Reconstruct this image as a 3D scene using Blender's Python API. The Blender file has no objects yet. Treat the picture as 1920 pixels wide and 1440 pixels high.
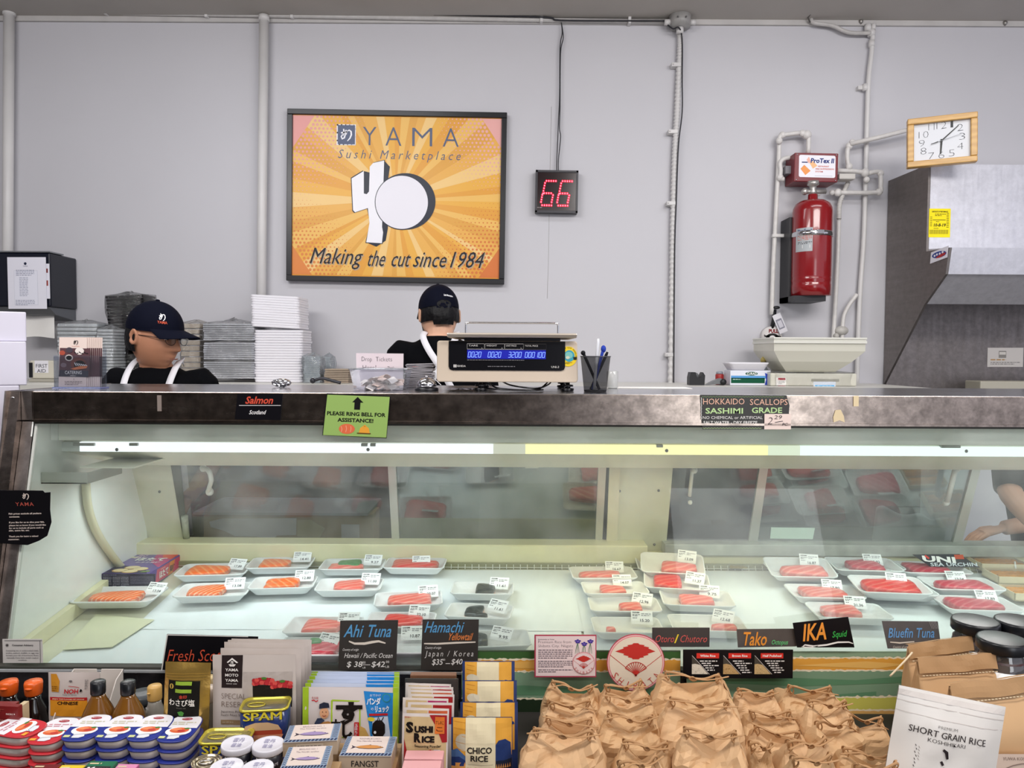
import bpy, bmesh, math, random
from mathutils import Matrix, Vector, noise
random.seed(7)
PI = math.pi
C = bpy.context.scene.collection
SC = bpy.context.scene

# ------------------------------------------------------------ camera
F = 1400.0                       # focal length in pixels of the 1920x1440 frame
PITCH = math.atan(55 / F)
ROLL = 0.0055
CAMP = Vector((0, 0, 1.40))
CR = Matrix.Rotation(PI / 2 - PITCH, 3, 'X') @ Matrix.Rotation(ROLL, 3, 'Z')
cam_d = bpy.data.cameras.new('camera'); cam_d.sensor_width = 36; cam_d.lens = F / 1920 * 36
cam_d.clip_start = 0.05; cam_d.clip_end = 50
cam = bpy.data.objects.new('camera', cam_d); C.objects.link(cam)
cam.matrix_world = Matrix.Translation(CAMP) @ CR.to_4x4()
SC.camera = cam

# ------------------------------------------------------------ world, exposure, lights
w = bpy.data.worlds.new('world'); SC.world = w; w.use_nodes = True
bg = w.node_tree.nodes['Background']; bg.inputs[0].default_value = (0.86, 0.87, 1.0, 1); bg.inputs[1].default_value = 0.75
SC.view_settings.view_transform = 'Standard'; SC.view_settings.look = 'None'
SC.view_settings.exposure = 0.22; SC.view_settings.gamma = 1.0; SC.view_settings.use_curve_mapping = False

def area(name, loc, sx, sy, power, col=(1, 1, 1), rot=(0, 0, 0)):
    d = bpy.data.lights.new(name, 'AREA'); d.shape = 'RECTANGLE'; d.size = sx; d.size_y = sy
    d.energy = power; d.color = col
    o = bpy.data.objects.new(name, d); C.objects.link(o); o.location = loc; o.rotation_euler = rot
    return o
# rows of fluorescent shop lights in the ceiling, over the aisle and over the kitchen
area('aisle_lamp', (-1.8, 0.6, 3.1), 2.2, 0.5, 50, (1, 0.975, 0.965), (.85, 0, 0))
area('aisle_lamp', (1.8, 0.6, 3.1), 2.2, 0.5, 54, (1, 0.965, 0.94), (.85, 0, 0))
# daylight through the shop's glass door behind the photographer, to the right
area('door_daylight', (1.75, -1.6, 1.35), 1.1, 1.7, 17, (0.95, 0.98, 1.0), (PI / 2, 0, 0))
area('aisle_lamp', (0.2, -1.6, 3.2), 3.0, 0.5, 42, (1, 0.95, 0.9))
area('kitchen_lamp', (-1.3, 2.75, 3.2), 1.6, 0.35, 13, (0.93, 0.95, 1.0))
area('kitchen_lamp', (1.7, 2.75, 3.2), 1.6, 0.35, 13, (0.95, 0.96, 1.0))

# ------------------------------------------------------------ pixel -> place
def ray(u, v):
    return CR @ Vector(((u - 960) / F, -(v - 720) / F, -1))
def P(u, v, D):                  # point of the plane y = D seen at pixel u, v
    d = ray(u, v); return CAMP + d * (D / d.y)
def PZ(u, v, z):                 # point of the plane z seen at pixel u, v
    d = ray(u, v); return CAMP + d * ((z - CAMP.z) / d.z)
def PX(u, v, X):
    d = ray(u, v); return CAMP + d * (X / d.x)

# ------------------------------------------------------------ materials
def lin(h):
    h = h.lstrip('#'); r = [int(h[i:i + 2], 16) / 255 for i in (0, 2, 4)]
    return tuple((x / 12.92 if x <= 0.04045 else ((x + 0.055) / 1.055) ** 2.4) for x in r) + (1,)
_mats = {}
def M_(name, col, rough=0.55, metal=0.0, var=0.0, scale=20, bump=0.0, spec=0.5, alpha=1.0, coat=0, emit=0, trans=0, stretch=None):
    if name in _mats: return _mats[name]
    m = bpy.data.materials.new(name); m.use_nodes = True; nt = m.node_tree; b = nt.nodes['Principled BSDF']
    c = lin(col); b.inputs['Base Color'].default_value = c
    b.inputs['Roughness'].default_value = rough; b.inputs['Metallic'].default_value = metal
    b.inputs['Specular IOR Level'].default_value = spec; b.inputs['Coat Weight'].default_value = coat
    b.inputs['Alpha'].default_value = alpha; b.inputs['Transmission Weight'].default_value = trans
    if emit:
        b.inputs['Emission Color'].default_value = c; b.inputs['Emission Strength'].default_value = emit
    if var or bump:
        tc = nt.nodes.new('ShaderNodeTexCoord'); src = tc.outputs['Object']
        if stretch:
            mp = nt.nodes.new('ShaderNodeMapping'); mp.inputs['Scale'].default_value = stretch
            nt.links.new(src, mp.inputs[0]); src = mp.outputs[0]
        n = nt.nodes.new('ShaderNodeTexNoise'); n.inputs['Scale'].default_value = scale; n.inputs['Detail'].default_value = 5
        nt.links.new(src, n.inputs['Vector'])
        if var:
            r = nt.nodes.new('ShaderNodeValToRGB'); r.color_ramp.elements[0].position = 0.3; r.color_ramp.elements[1].position = 0.7
            r.color_ramp.elements[0].color = tuple(x * (1 - var) for x in c[:3]) + (1,)
            r.color_ramp.elements[1].color = tuple(min(1, x * (1 + var * 0.6)) for x in c[:3]) + (1,)
            nt.links.new(n.outputs[0], r.inputs[0]); nt.links.new(r.outputs[0], b.inputs['Base Color'])
        if bump:
            bp = nt.nodes.new('ShaderNodeBump'); bp.inputs['Strength'].default_value = bump; bp.inputs['Distance'].default_value = 0.01
            nt.links.new(n.outputs[0], bp.inputs['Height']); nt.links.new(bp.outputs[0], b.inputs['Normal'])
    _mats[name] = m; return m

def flat(col):                   # printed ink / paint of one colour
    return M_('ink ' + col, col, 0.55, spec=.18)

def clear(name, tint='#ffffff', refl=0.06, rough=0.02, haze=0.0, hazecol='#ffffff', fres=True, streak=0, bump=0, bscale=25):
    """thin transparent sheet: clear body + mirror-like skin + an optional milky share"""
    if name in _mats: return _mats[name]
    m = bpy.data.materials.new(name); m.use_nodes = True; nt = m.node_tree; nt.nodes.clear()
    N = nt.nodes.new; L = nt.links.new
    out = N('ShaderNodeOutputMaterial'); tr = N('ShaderNodeBsdfTransparent'); tr.inputs[0].default_value = lin(tint)
    df = N('ShaderNodeBsdfDiffuse'); df.inputs[0].default_value = lin(hazecol)
    mx = N('ShaderNodeMixShader'); mx.inputs[0].default_value = haze; L(tr.outputs[0], mx.inputs[1]); L(df.outputs[0], mx.inputs[2])
    gl = N('ShaderNodeBsdfGlossy'); gl.inputs['Roughness'].default_value = rough
    m2 = N('ShaderNodeMixShader'); L(mx.outputs[0], m2.inputs[1]); L(gl.outputs[0], m2.inputs[2])
    if fres:
        lw = N('ShaderNodeLayerWeight'); lw.inputs[0].default_value = 0.25
        mr = N('ShaderNodeMapRange'); mr.inputs['To Min'].default_value = refl; mr.inputs['To Max'].default_value = 0.7
        L(lw.outputs['Fresnel'], mr.inputs[0]); L(mr.outputs[0], m2.inputs[0])
        mr.inputs['From Min'].default_value = 0.04
    else: m2.inputs[0].default_value = refl
    if streak or bump:
        tc = N('ShaderNodeTexCoord'); n = N('ShaderNodeTexNoise'); n.inputs['Scale'].default_value = bscale if bump else 6; n.inputs['Detail'].default_value = 6
        L(tc.outputs['Object'], n.inputs['Vector'])
        if streak:
            mr2 = N('ShaderNodeMapRange'); mr2.inputs['From Min'].default_value = 0.35; mr2.inputs['From Max'].default_value = 0.75
            mr2.inputs['To Min'].default_value = haze * (1 - streak); mr2.inputs['To Max'].default_value = haze * (1 + streak)
            L(n.outputs[0], mr2.inputs[0]); L(mr2.outputs[0], mx.inputs[0])
        if bump:
            bp = N('ShaderNodeBump'); bp.inputs['Strength'].default_value = bump; bp.inputs['Distance'].default_value = 0.02
            L(n.outputs[0], bp.inputs['Height']); L(bp.outputs[0], gl.inputs['Normal'])
    L(m2.outputs[0], out.inputs[0]); _mats[name] = m; return m

def steel(name, col='#b9b8b8', rough=0.3, scratch=0.3, sc=9, aniso=(1, 1, 12)):
    if name in _mats: return _mats[name]
    m = bpy.data.materials.new(name); m.use_nodes = True; nt = m.node_tree; b = nt.nodes['Principled BSDF']
    N = nt.nodes.new; L = nt.links.new
    b.inputs['Metallic'].default_value = 1
    tc = N('ShaderNodeTexCoord'); mp = N('ShaderNodeMapping'); mp.inputs['Scale'].default_value = aniso
    L(tc.outputs['Object'], mp.inputs[0])
    n = N('ShaderNodeTexNoise'); n.inputs['Scale'].default_value = sc; n.inputs['Detail'].default_value = 8; L(mp.outputs[0], n.inputs['Vector'])
    n2 = N('ShaderNodeTexNoise'); n2.inputs['Scale'].default_value = 30; n2.inputs['Detail'].default_value = 9; n2.inputs['Roughness'].default_value = 0.7
    L(tc.outputs['Object'], n2.inputs['Vector'])
    r = N('ShaderNodeValToRGB'); c = lin(col)
    r.color_ramp.elements[0].position = 0.36; r.color_ramp.elements[1].position = 0.66
    r.color_ramp.elements[0].color = tuple(x * (1 - scratch) for x in c[:3]) + (1,); r.color_ramp.elements[1].color = tuple(min(1, x * (1 + scratch * 0.5)) for x in c[:3]) + (1,)
    L(n2.outputs[0], r.inputs[0]); L(r.outputs[0], b.inputs['Base Color'])
    mr = N('ShaderNodeMapRange'); mr.inputs['To Min'].default_value = rough * 0.65; mr.inputs['To Max'].default_value = rough * 1.45
    L(n.outputs[0], mr.inputs[0]); L(mr.outputs[0], b.inputs['Roughness'])
    _mats[name] = m; return m

def emis(name, col, strength):
    if name in _mats: return _mats[name]
    m = bpy.data.materials.new(name); m.use_nodes = True; nt = m.node_tree; nt.nodes.clear()
    e = nt.nodes.new('ShaderNodeEmission'); e.inputs[0].default_value = lin(col); e.inputs[1].default_value = strength
    o = nt.nodes.new('ShaderNodeOutputMaterial'); nt.links.new(e.outputs[0], o.inputs[0]); _mats[name] = m; return m

def stripes(name, a, b, scale=60, dist=3.0, rough=0.3, direction='X', width=0.5, rot=0.3, soft=0.12, bump=0):
    """meat grain, seams: soft bands of two colours"""
    if name in _mats: return _mats[name]
    m = bpy.data.materials.new(name); m.use_nodes = True; nt = m.node_tree; bs = nt.nodes['Principled BSDF']; N = nt.nodes.new; L = nt.links.new
    tc = N('ShaderNodeTexCoord'); mp = N('ShaderNodeMapping'); mp.inputs['Rotation'].default_value = (0, 0, rot); L(tc.outputs['Object'], mp.inputs[0])
    wv = N('ShaderNodeTexWave'); wv.bands_direction = direction; wv.inputs['Scale'].default_value = scale; wv.inputs['Distortion'].default_value = dist; wv.inputs['Detail'].default_value = 2
    L(mp.outputs[0], wv.inputs['Vector'])
    r = N('ShaderNodeValToRGB'); r.color_ramp.elements[0].position = max(0, width - soft); r.color_ramp.elements[1].position = min(1, width + soft)
    r.color_ramp.elements[0].color = lin(a); r.color_ramp.elements[1].color = lin(b)
    L(wv.outputs[0], r.inputs[0]); L(r.outputs[0], bs.inputs['Base Color']); bs.inputs['Roughness'].default_value = rough
    if bump:
        bp = N('ShaderNodeBump'); bp.inputs['Strength'].default_value = bump; bp.inputs['Distance'].default_value = 0.004
        L(wv.outputs[0], bp.inputs['Height']); L(bp.outputs[0], bs.inputs['Normal'])
    _mats[name] = m; return m

# ------------------------------------------------------------ text outlines
_txt = {}
def glyphs(s, bold=0.0, space=1.0, res=2):
    k = (s, bold, space, res)
    if k in _txt: return _txt[k]
    cu = bpy.data.curves.new('t', 'FONT'); cu.body = s; cu.offset = bold; cu.space_character = space; cu.resolution_u = res
    o = bpy.data.objects.new('t', cu); me = o.to_mesh()
    vs = [(v.co.x, v.co.y) for v in me.vertices]; fs = [tuple(p.vertices) for p in me.polygons]
    o.to_mesh_clear(); bpy.data.objects.remove(o); bpy.data.curves.remove(cu)
    _txt[k] = (vs, fs); return _txt[k]

# ------------------------------------------------------------ mesh builder
EPS = 0.0004
class MB:
    def __init__(s): s.v = []; s.f = []; s.fm = []; s.sm = []; s.mats = []; s.cur = 0; s.M = None
    def use(s, m):
        if m not in s.mats: s.mats.append(m)
        s.cur = s.mats.index(m); return s
    def add(s, vs, fs, smooth=False):
        b = len(s.v)
        if s.M is not None: vs = [s.M @ Vector(v) for v in vs]
        s.v.extend([Vector(v) for v in vs])
        for f in fs: s.f.append(tuple(i + b for i in f)); s.fm.append(s.cur); s.sm.append(smooth)
        return s
    def box(s, x0, x1, y0, y1, z0, z1, bev=0):
        x0, x1 = sorted((x0, x1)); y0, y1 = sorted((y0, y1)); z0, z1 = sorted((z0, z1))
        if bev <= 0:
            vs = [(x, y, z) for x in (x0, x1) for y in (y0, y1) for z in (z0, z1)]
            return s.add(vs, [(0, 1, 3, 2), (4, 6, 7, 5), (0, 4, 5, 1), (2, 3, 7, 6), (0, 2, 6, 4), (1, 5, 7, 3)])
        bm = bmesh.new(); bmesh.ops.create_cube(bm, size=1)
        for v in bm.verts: v.co = Vector(((x0 + x1) / 2 + v.co.x * (x1 - x0), (y0 + y1) / 2 + v.co.y * (y1 - y0), (z0 + z1) / 2 + v.co.z * (z1 - z0)))
        bmesh.ops.bevel(bm, geom=bm.edges[:], offset=bev, segments=2, profile=0.5, affect='EDGES')
        bm.verts.index_update()
        s.add([v.co[:] for v in bm.verts], [tuple(v.index for v in f.verts) for f in bm.faces]); bm.free(); return s
    def rings(s, rs, caps=True, smooth=True, closed=True):
        n = len(rs[0]); vs = [p for r in rs for p in r]; fs = []
        for i in range(len(rs) - 1):
            for j in range(n if closed else n - 1):
                a = i * n + j; b = i * n + (j + 1) % n; fs.append((a, b, b + n, a + n))
        if caps:
            fs.append(tuple(reversed(range(n)))); fs.append(tuple((len(rs) - 1) * n + j for j in range(n)))
        return s.add(vs, fs, smooth)
    def cyl(s, p0, p1, r0, r1=None, n=16, caps=True, smooth=True):
        return s.tube([p0, p1], [r0, r0 if r1 is None else r1], n, caps, smooth)
    def tube(s, pts, r, n=8, caps=True, smooth=True, fl=1.0):
        pts = [Vector(p) for p in pts]; k = len(pts)
        if not isinstance(r, (list, tuple)): r = [r] * k
        rs = []; up = None
        for i, p in enumerate(pts):
            t = (pts[min(i + 1, k - 1)] - pts[max(i - 1, 0)]).normalized()
            if up is None: up = Vector((0, 0, 1)) if abs(t.z) < 0.9 else Vector((0, 1, 0))
            a = t.cross(up).normalized(); b = a.cross(t).normalized(); up = b
            rs.append([p + a * r[i] * math.cos(q) + b * r[i] * fl * math.sin(q) for q in [2 * PI * j / n for j in range(n)]])
        return s.rings(rs, caps, smooth)
    def lathe(s, prof, c=(0, 0, 0), n=24, smooth=True, sx=1, sy=1, caps=True):
        rs = [[(c[0] + r * sx * math.cos(2 * PI * j / n), c[1] + r * sy * math.sin(2 * PI * j / n), c[2] + z) for j in range(n)] for r, z in prof]
        return s.rings(rs, caps, smooth)
    def plate(s, poly, y0, y1):          # polygon in x,z extruded along y
        n = len(poly); vs = [(x, y0, z) for x, z in poly] + [(x, y1, z) for x, z in poly]
        fs = [tuple(range(n)), tuple(reversed(range(n, 2 * n)))] + [(i, i + n, (i + 1) % n + n, (i + 1) % n) for i in range(n)]
        return s.add(vs, fs)
    def slab(s, poly, z0, z1):           # polygon in x,y extruded along z
        n = len(poly); vs = [(x, y, z0) for x, y in poly] + [(x, y, z1) for x, y in poly]
        fs = [tuple(reversed(range(n))), tuple(range(n, 2 * n))] + [(i, (i + 1) % n, (i + 1) % n + n, i + n) for i in range(n)]
        return s.add(vs, fs)
    def prof(s, poly, x0, x1):           # polygon in y,z extruded along x
        n = len(poly); vs = [(x0, y, z) for y, z in poly] + [(x1, y, z) for y, z in poly]
        fs = [tuple(range(n)), tuple(reversed(range(n, 2 * n)))] + [(i, i + n, (i + 1) % n + n, (i + 1) % n) for i in range(n)]
        return s.add(vs, fs)
    def grid(s, nu, nv, fn, smooth=True):
        vs = [fn(i / nu, j / nv) for j in range(nv + 1) for i in range(nu + 1)]
        fs = [(j * (nu + 1) + i, j * (nu + 1) + i + 1, (j + 1) * (nu + 1) + i + 1, (j + 1) * (nu + 1) + i) for j in range(nv) for i in range(nu)]
        return s.add(vs, fs, smooth)
    def ball(s, c, r, n=12, sc=(1, 1, 1)):
        rs = [[(c[0] + r * sc[0] * math.sin(PI * i / n) * math.cos(2 * PI * j / n), c[1] + r * sc[1] * math.sin(PI * i / n) * math.sin(2 * PI * j / n), c[2] - r * sc[2] * math.cos(PI * i / n)) for j in range(n)] for i in range(n + 1)]
        rs[0] = [tuple(Vector(c) + Vector((0.0001 * math.cos(j), 0.0001 * math.sin(j), -r * sc[2]))) for j in range(n)]
        rs[-1] = [tuple(Vector(c) + Vector((0.0001 * math.cos(j), 0.0001 * math.sin(j), r * sc[2]))) for j in range(n)]
        return s.rings(rs, True, True)
    # flat prints on the plane y = -layer, x to the right and z up
    def rect(s, x0, x1, z0, z1, layer=1, nu=1, nv=1):
        y = -EPS * layer
        return s.grid(nu, nv, lambda a, b: (x0 + (x1 - x0) * a, y, z0 + (z1 - z0) * b), False)
    def shape(s, pts, layer=1):
        y = -EPS * layer; return s.add([(x, y, z) for x, z in pts], [tuple(range(len(pts)))])
    def text(s, t, x, z, h, layer=1, w=None, al='L', shear=0, bold=0, rot=0, space=1.0, jap=False):
        vs, fs = glyphs(t, bold, space)
        if not vs: return s
        xs = [v[0] for v in vs]; x0, x1 = min(xs), max(xs); k = h / (0.92 if jap else 0.69); kx = k if w is None else w / max(1e-6, x1 - x0)
        off = {'L': 0, 'C': -(x1 - x0) * kx / 2, 'R': -(x1 - x0) * kx}[al]
        cr, sr = math.cos(rot), math.sin(rot); out = []
        for a, b in vs:
            p = (a - x0) * kx + off + shear * b * k; q = b * k
            out.append((x + p * cr - q * sr, -EPS * layer, z + p * sr + q * cr))
        return s.add(out, fs)
    def deform(s, fn): s.v = [Vector(fn(v)) for v in s.v]; return s

class Art:
    """prints measured on the photograph: pixel u, v -> local x, z of a flat thing"""
    def __init__(a, mb, uc, vb, s, k=1.0, ou=0, ov=0): a.mb = mb; a.uc = uc; a.vb = vb; a.s = s; a.k = k; a.ou = ou; a.ov = ov
    def xz(a, u, v): return ((a.ou + u / a.k - a.uc) * a.s, (a.vb - a.ov - v / a.k) * a.s)
    def R(a, m, u0, v0, u1, v1, layer=1, nu=1, nv=1):
        a.mb.use(m); x0, z0 = a.xz(u0, v1); x1, z1 = a.xz(u1, v0); a.mb.rect(x0, x1, z0, z1, layer, nu, nv); return a
    def S(a, m, pts, layer=1): a.mb.use(m); a.mb.shape([a.xz(u, v) for u, v in pts][::-1], layer); return a
    def E(a, m, u, v, ru, rv, layer=1, n=28, t0=0, t1=2 * PI):
        return a.S(m, [(u + ru * math.cos(t0 + (t1 - t0) * i / n), v + rv * math.sin(t0 + (t1 - t0) * i / n)) for i in range(n)], layer)
    def T(a, m, t, u, v, h, layer=2, w=None, al='L', shear=0, bold=0, rot=0, space=1.0, jap=False):
        a.mb.use(m); x, z = a.xz(u, v); a.mb.text(t, x, z, h / a.k * a.s, layer, None if w is None else w / a.k * a.s, al, shear, bold, rot, space, jap); return a
    def L(a, m, pts, wd, layer=2, taper=False):      # a brush line of width wd along points
        n = len(pts); q = []; r = []
        for i, (u, v) in enumerate(pts):
            p0 = pts[max(0, i - 1)]; p1 = pts[min(n - 1, i + 1)]; du, dv = p1[0] - p0[0], p1[1] - p0[1]; l = math.hypot(du, dv) or 1
            ww = wd / 2 * (math.sin(PI * (i + 0.6) / (n + 0.2)) ** 0.6 if taper else 1)
            q.append((u - dv / l * ww, v + du / l * ww)); r.append((u + dv / l * ww, v - du / l * ww))
        a.mb.use(m)
        for i in range(n - 1): a.mb.shape([a.xz(*p) for p in (q[i], q[i + 1], r[i + 1], r[i])], layer)
        return a
    def G(a, m, u0, v0, u1, v1, rows, layer=2, fill=0.45, seed=1):   # rows of print too small to read
        rd = random.Random(seed); h = (v1 - v0) / rows
        for i in range(rows):
            u = u0; end = u1 if i < rows - 1 else u0 + (u1 - u0) * rd.uniform(0.45, 0.9)
            while u < end:
                wd = rd.uniform(1.5, 4.5) * h * fill; a.R(m, u, v0 + i * h + h * (1 - fill) / 2, min(end, u + wd), v0 + i * h + h * (1 + fill) / 2, layer); u += wd + h * fill * 0.8
        return a
    def mark(a, m, u, v, h, layer=2):   # the brushed mark of the shop
        k = h / 100
        pts = [[(28, 6), (32, 30), (22, 58)], [(8, 36), (30, 34), (52, 30)], [(22, 44), (10, 66), (18, 82), (34, 74), (42, 48), (38, 40)], [(50, 26), (72, 14), (86, 26), (88, 50), (78, 76), (58, 98)], [(44, 14), (50, 22), (48, 50)]]
        for p in pts: a.L(m, [(u + (x - 50) * k, v + (y - 50) * k) for x, y in p], 13 * k, layer, True)
        return a

# ------------------------------------------------------------ objects
def mesh_of(mb, name, mats=None, shift=None):
    me = bpy.data.meshes.new(name)
    vs = mb.v if shift is None else [shift @ v for v in mb.v]
    me.from_pydata([tuple(v) for v in vs], [], mb.f)
    ms = mb.mats if mb.mats else ([mats] if mats else [])
    if mats and not mb.mats: ms = [mats]
    for m in ms: me.materials.append(m)
    me.polygons.foreach_set('material_index', mb.fm if mb.mats else [0] * len(mb.f)); me.polygons.foreach_set('use_smooth', mb.sm)
    me.update(); return me
def tag(o, label=None, cat=None, group=None, kind=None):
    if label: o['label'] = label
    if cat: o['category'] = cat
    if group: o['group'] = group
    if kind: o['kind'] = kind
    return o
def mat4(loc=(0, 0, 0), rz=0, rx=0, ry=0, s=1):
    return Matrix.Translation(Vector(loc)) @ Matrix.Rotation(rz, 4, 'Z') @ Matrix.Rotation(rx, 4, 'X') @ Matrix.Rotation(ry, 4, 'Y') @ Matrix.Scale(s, 4)
def solo(name, mb, mat, label, cat, group=None, mw=None):     # a thing that is one mesh; mw = its placement
    o = bpy.data.objects.new(name, mesh_of(mb, name, mat)); C.objects.link(o)
    if mw is not None: o.matrix_world = mw
    return tag(o, label, cat, group)
def wsolo(name, mb, mat, label, cat, loc, group=None):        # built in world space, origin moved to loc
    loc = Vector(loc); o = bpy.data.objects.new(name, mesh_of(mb, name, mat, Matrix.Translation(-loc))); C.objects.link(o); o.location = loc
    return tag(o, label, cat, group)
def struct(name, mb, mat):
    o = bpy.data.objects.new(name, mesh_of(mb, name, mat)); C.objects.link(o); o['kind'] = 'structure'; return o
def thing(name, label, cat, loc=(0, 0, 0), group=None, mw=None):
    o = bpy.data.objects.new(name, None); C.objects.link(o); o.empty_display_size = 0.05
    o.matrix_world = mw if mw is not None else Matrix.Translation(Vector(loc))
    return tag(o, label, cat, group)
def part(name, mb, mat, parent, world=False, label=None, kind=None):
    sh = None
    if world:
        q = parent
        m = parent.matrix_basis.copy()
        while q.parent: q = q.parent; m = q.matrix_basis @ m
        sh = m.inverted()
    o = bpy.data.objects.new(name, mesh_of(mb, name, mat, sh)); C.objects.link(o); o.parent = parent
    return tag(o, label, kind=kind)
def dup(root, mw, label=None, group=None, skip=()):
    def cp(o, par):
        c = o.copy(); C.objects.link(c); c.parent = par
        for ch in list(o.children):
            if ch.name.split('.')[0] not in skip: cp(ch, c)
        return c
    r = cp(root, None); r.matrix_world = mw
    return tag(r, label, group=group)
def sign(name, label, cat, u0, v0, u1, v1, D, art, board, thick=0.002, rx=0, rot=0, group=None, skew=0, poly=None, rz=0):
    """a flat card whose face covers the photo rectangle at distance D; art(A) prints in photo pixels"""
    s = D / F; mb = MB(); mb.use(board); uc = (u0 + u1) / 2; hw = (u1 - u0) / 2 * s; h = (v1 - v0) * s
    if poly: mb.plate([((u - uc) * s, (v1 - v) * s) for u, v in poly][::-1], 0, thick)
    else: mb.plate([(-hw, 0), (hw, 0), (hw + skew * s, h), (-hw + skew * s, h)], 0, thick)
    A = Art(mb, uc, v1, s)
    if art: art(A)
    return solo(name, mb, None, label, cat, group, Matrix.Translation(P(uc, v1, D)) @ Matrix.Rotation(rz, 4, 'Z') @ Matrix.Rotation(rx, 4, 'X') @ Matrix.Rotation(rot - ROLL, 4, 'Y'))

WHITE = flat('#f4f2ee'); BLACK = flat('#141414'); RED = flat('#c22a2a')
def ease(pts, n=6):                 # smooth a path (Catmull-Rom)
    pts = [Vector(p) for p in pts]; out = []
    for i in range(len(pts) - 1):
        a, b, c, d = pts[max(0, i - 1)], pts[i], pts[i + 1], pts[min(len(pts) - 1, i + 2)]
        for j in range(n):
            t = j / n; out.append(0.5 * ((2 * b) + (c - a) * t + (2 * a - 5 * b + 4 * c - d) * t * t + (3 * b - a - 3 * c + d) * t ** 3))
    out.append(pts[-1]); return out
# ============================================================ the setting
WD = 4.25                          # distance of the back wall
wallm = M_('wall paint', '#c6c5ca', 0.6, var=0.035, scale=1.1, bump=0.04)
ceilm = M_('ceiling paint', '#b5b0aa', 0.8, var=0.05, scale=3)
CZ = P(960, 37, WD).z
wb = MB(); wb.box(-5, 6, WD, WD + 0.1, 0, CZ + .1); struct('wall_back', wb, wallm)
b = MB(); b.box(-5, 6, -4, WD + 0.1, CZ, CZ + 0.12); struct('ceiling', b, ceilm)
b = MB(); b.box(-5, 6, -4, WD + 0.1, -0.1, 0); struct('floor', b, M_('floor tile', '#6e6a66', 0.5, var=.15, scale=5))
b = MB(); b.box(-5.1, -5, -4, WD, 0, CZ); struct('wall_left', b, wallm)
b = MB(); b.box(-4.9, .65, -1.9, -1.8, 0, 2.3); struct('unseen_dark_screen', b, M_('dark screen brown', '#3f3833', .8, var=.3, scale=3))  # unseen stand-in for dark shop shelving, added to darken the steel's reflections
b = MB(); b.box(-5, 6, WD - 0.018, WD, CZ - .028, CZ); struct('trim_1', b, M_('trim paint', '#bfbcba', .6, var=.1, scale=8))

pipem = M_('pipe paint', '#d3d1d0', 0.4, var=0.06, scale=6)
cablem = M_('black cable', '#1c1c24', 0.5)
wirem = M_('painted conduit', '#bdbab8', 0.45, var=.1, scale=30)
WD1 = WD - 0.03
def wp(u, v, d=0.03): return P(u, v, WD - d)
# columns-pipes painted with the wall
b = MB(); p0 = wp(17, 18, .05); p1 = wp(13, 760, .05); b.cyl(p0, p1, .027, n=20); b.cyl(p0, p0 - Vector((0, 0, .03)), .032, n=20)
wsolo('wall_pipe', b, pipem, 'white painted vertical pipe at the far left edge of the wall', 'pipe', p1)
b = MB(); p0 = wp(495, 36, .05); p1 = wp(488, 760, .05); b.cyl(p0, p1, .026, n=20); b.cyl(p0 - Vector((0, 0, .01)), p0 + Vector((0, 0, .02)), .029, n=20)
wsolo('wall_pipe', b, pipem, 'white painted vertical pipe between the poster and the folder-black towel dispenser'.replace('folder-', ''), 'pipe', p1)
# conduit under the ceiling
b = MB(); b.tube([wp(-40, 20), wp(200, 24), wp(493, 29), wp(900, 36), wp(1258, 41)], .012, 10)
t = thing('ceiling_conduit', 'long thin white conduit running under the ceiling with black cable on it', 'conduit', wp(600, 30))
part('pipe', b, wirem, t, True)
for u, v in ((28, 19), (200, 22), (388, 27), (548, 29), (1015, 36), (1180, 39)):
    q = MB(); p = wp(u, v); q.box(p.x - .008, p.x + .008, WD - .048, WD, p.z - .02, p.z + .02, .002); part('clamp', q, pipem, t, True)
b = MB(); b.tube(ease([wp(-30, 13, .05), wp(60, 17, .05), wp(220, 18, .05), wp(330, 21, .05), wp(500, 23, .05), wp(800, 27, .05), wp(1015, 32, .05), wp(1050, 38, .05), wp(1180, 39, .05), wp(1250, 39, .05)]), .0045, 6)
part('cable', b, cablem, t, True)
# junction box and flexible conduit
c = wp(1275, 42, .06); t = thing('junction_box', 'round grey junction box at the ceiling above the ribbed conduit', 'junction box', c)
b = MB(); b.cyl(c + Vector((0, 0, -.03)), c + Vector((0, 0, .035)), .055, .06, 24); part('box', b, M_('junction grey', '#9a9896', .45, var=.12, scale=18), t, True)
for p0, p1, r in (((-.055, 0, 0), (-.085, 0, 0), .016), ((.055, 0, 0), (.085, 0, 0), .014), ((0, 0, -.03), (0, 0, -.06), .02)): b = MB(); b.cyl(c + Vector(p0), c + Vector(p1), r); part('connector', b, pipem, t, True)
for dx in (.02, -.025): b = MB(); b.ball(c + Vector((dx, -.06, .005)), .005, 6); part('screw', b, M_('screw', '#777777', .4, 1), t, True)
pts = ease([wp(1275, 60), wp(1275, 90), wp(1270, 200), wp(1265, 300), wp(1262, 420), wp(1260, 560), wp(1257, 745)], 60)
rr = [.0155 + .0022 * (1 if i % 4 < 2 else -1) for i in range(len(pts))]
t = thing('ribbed_conduit', 'white ribbed flexible conduit running down the wall from the round junction box', 'conduit', wp(1258, 745))
b = MB(); b.tube(pts, rr, 10); part('hose', b, pipem, t, True)
for u, v in ((1270, 123), (1264, 248), (1261, 382), (1258, 665)):
    q = MB(); p = wp(u, v); q.box(p.x - .035, p.x + .018, WD - .05, WD, p.z - .011, p.z + .011, .003); q.ball((p.x - .027, WD - .052, p.z), .004, 6); part('strap', q, pipem, t, True)
b = MB(); b.tube(ease([wp(1252, 47, .07), wp(1262, 54, .08), wp(1273, 52, .09), wp(1279, 75, .05), wp(1279, 150, .05), wp(1279, 210, .05), wp(1272, 275, .05), wp(1268, 380, .05), wp(1265, 480, .05), wp(1263, 745, .05)]), .004, 6)
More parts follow.
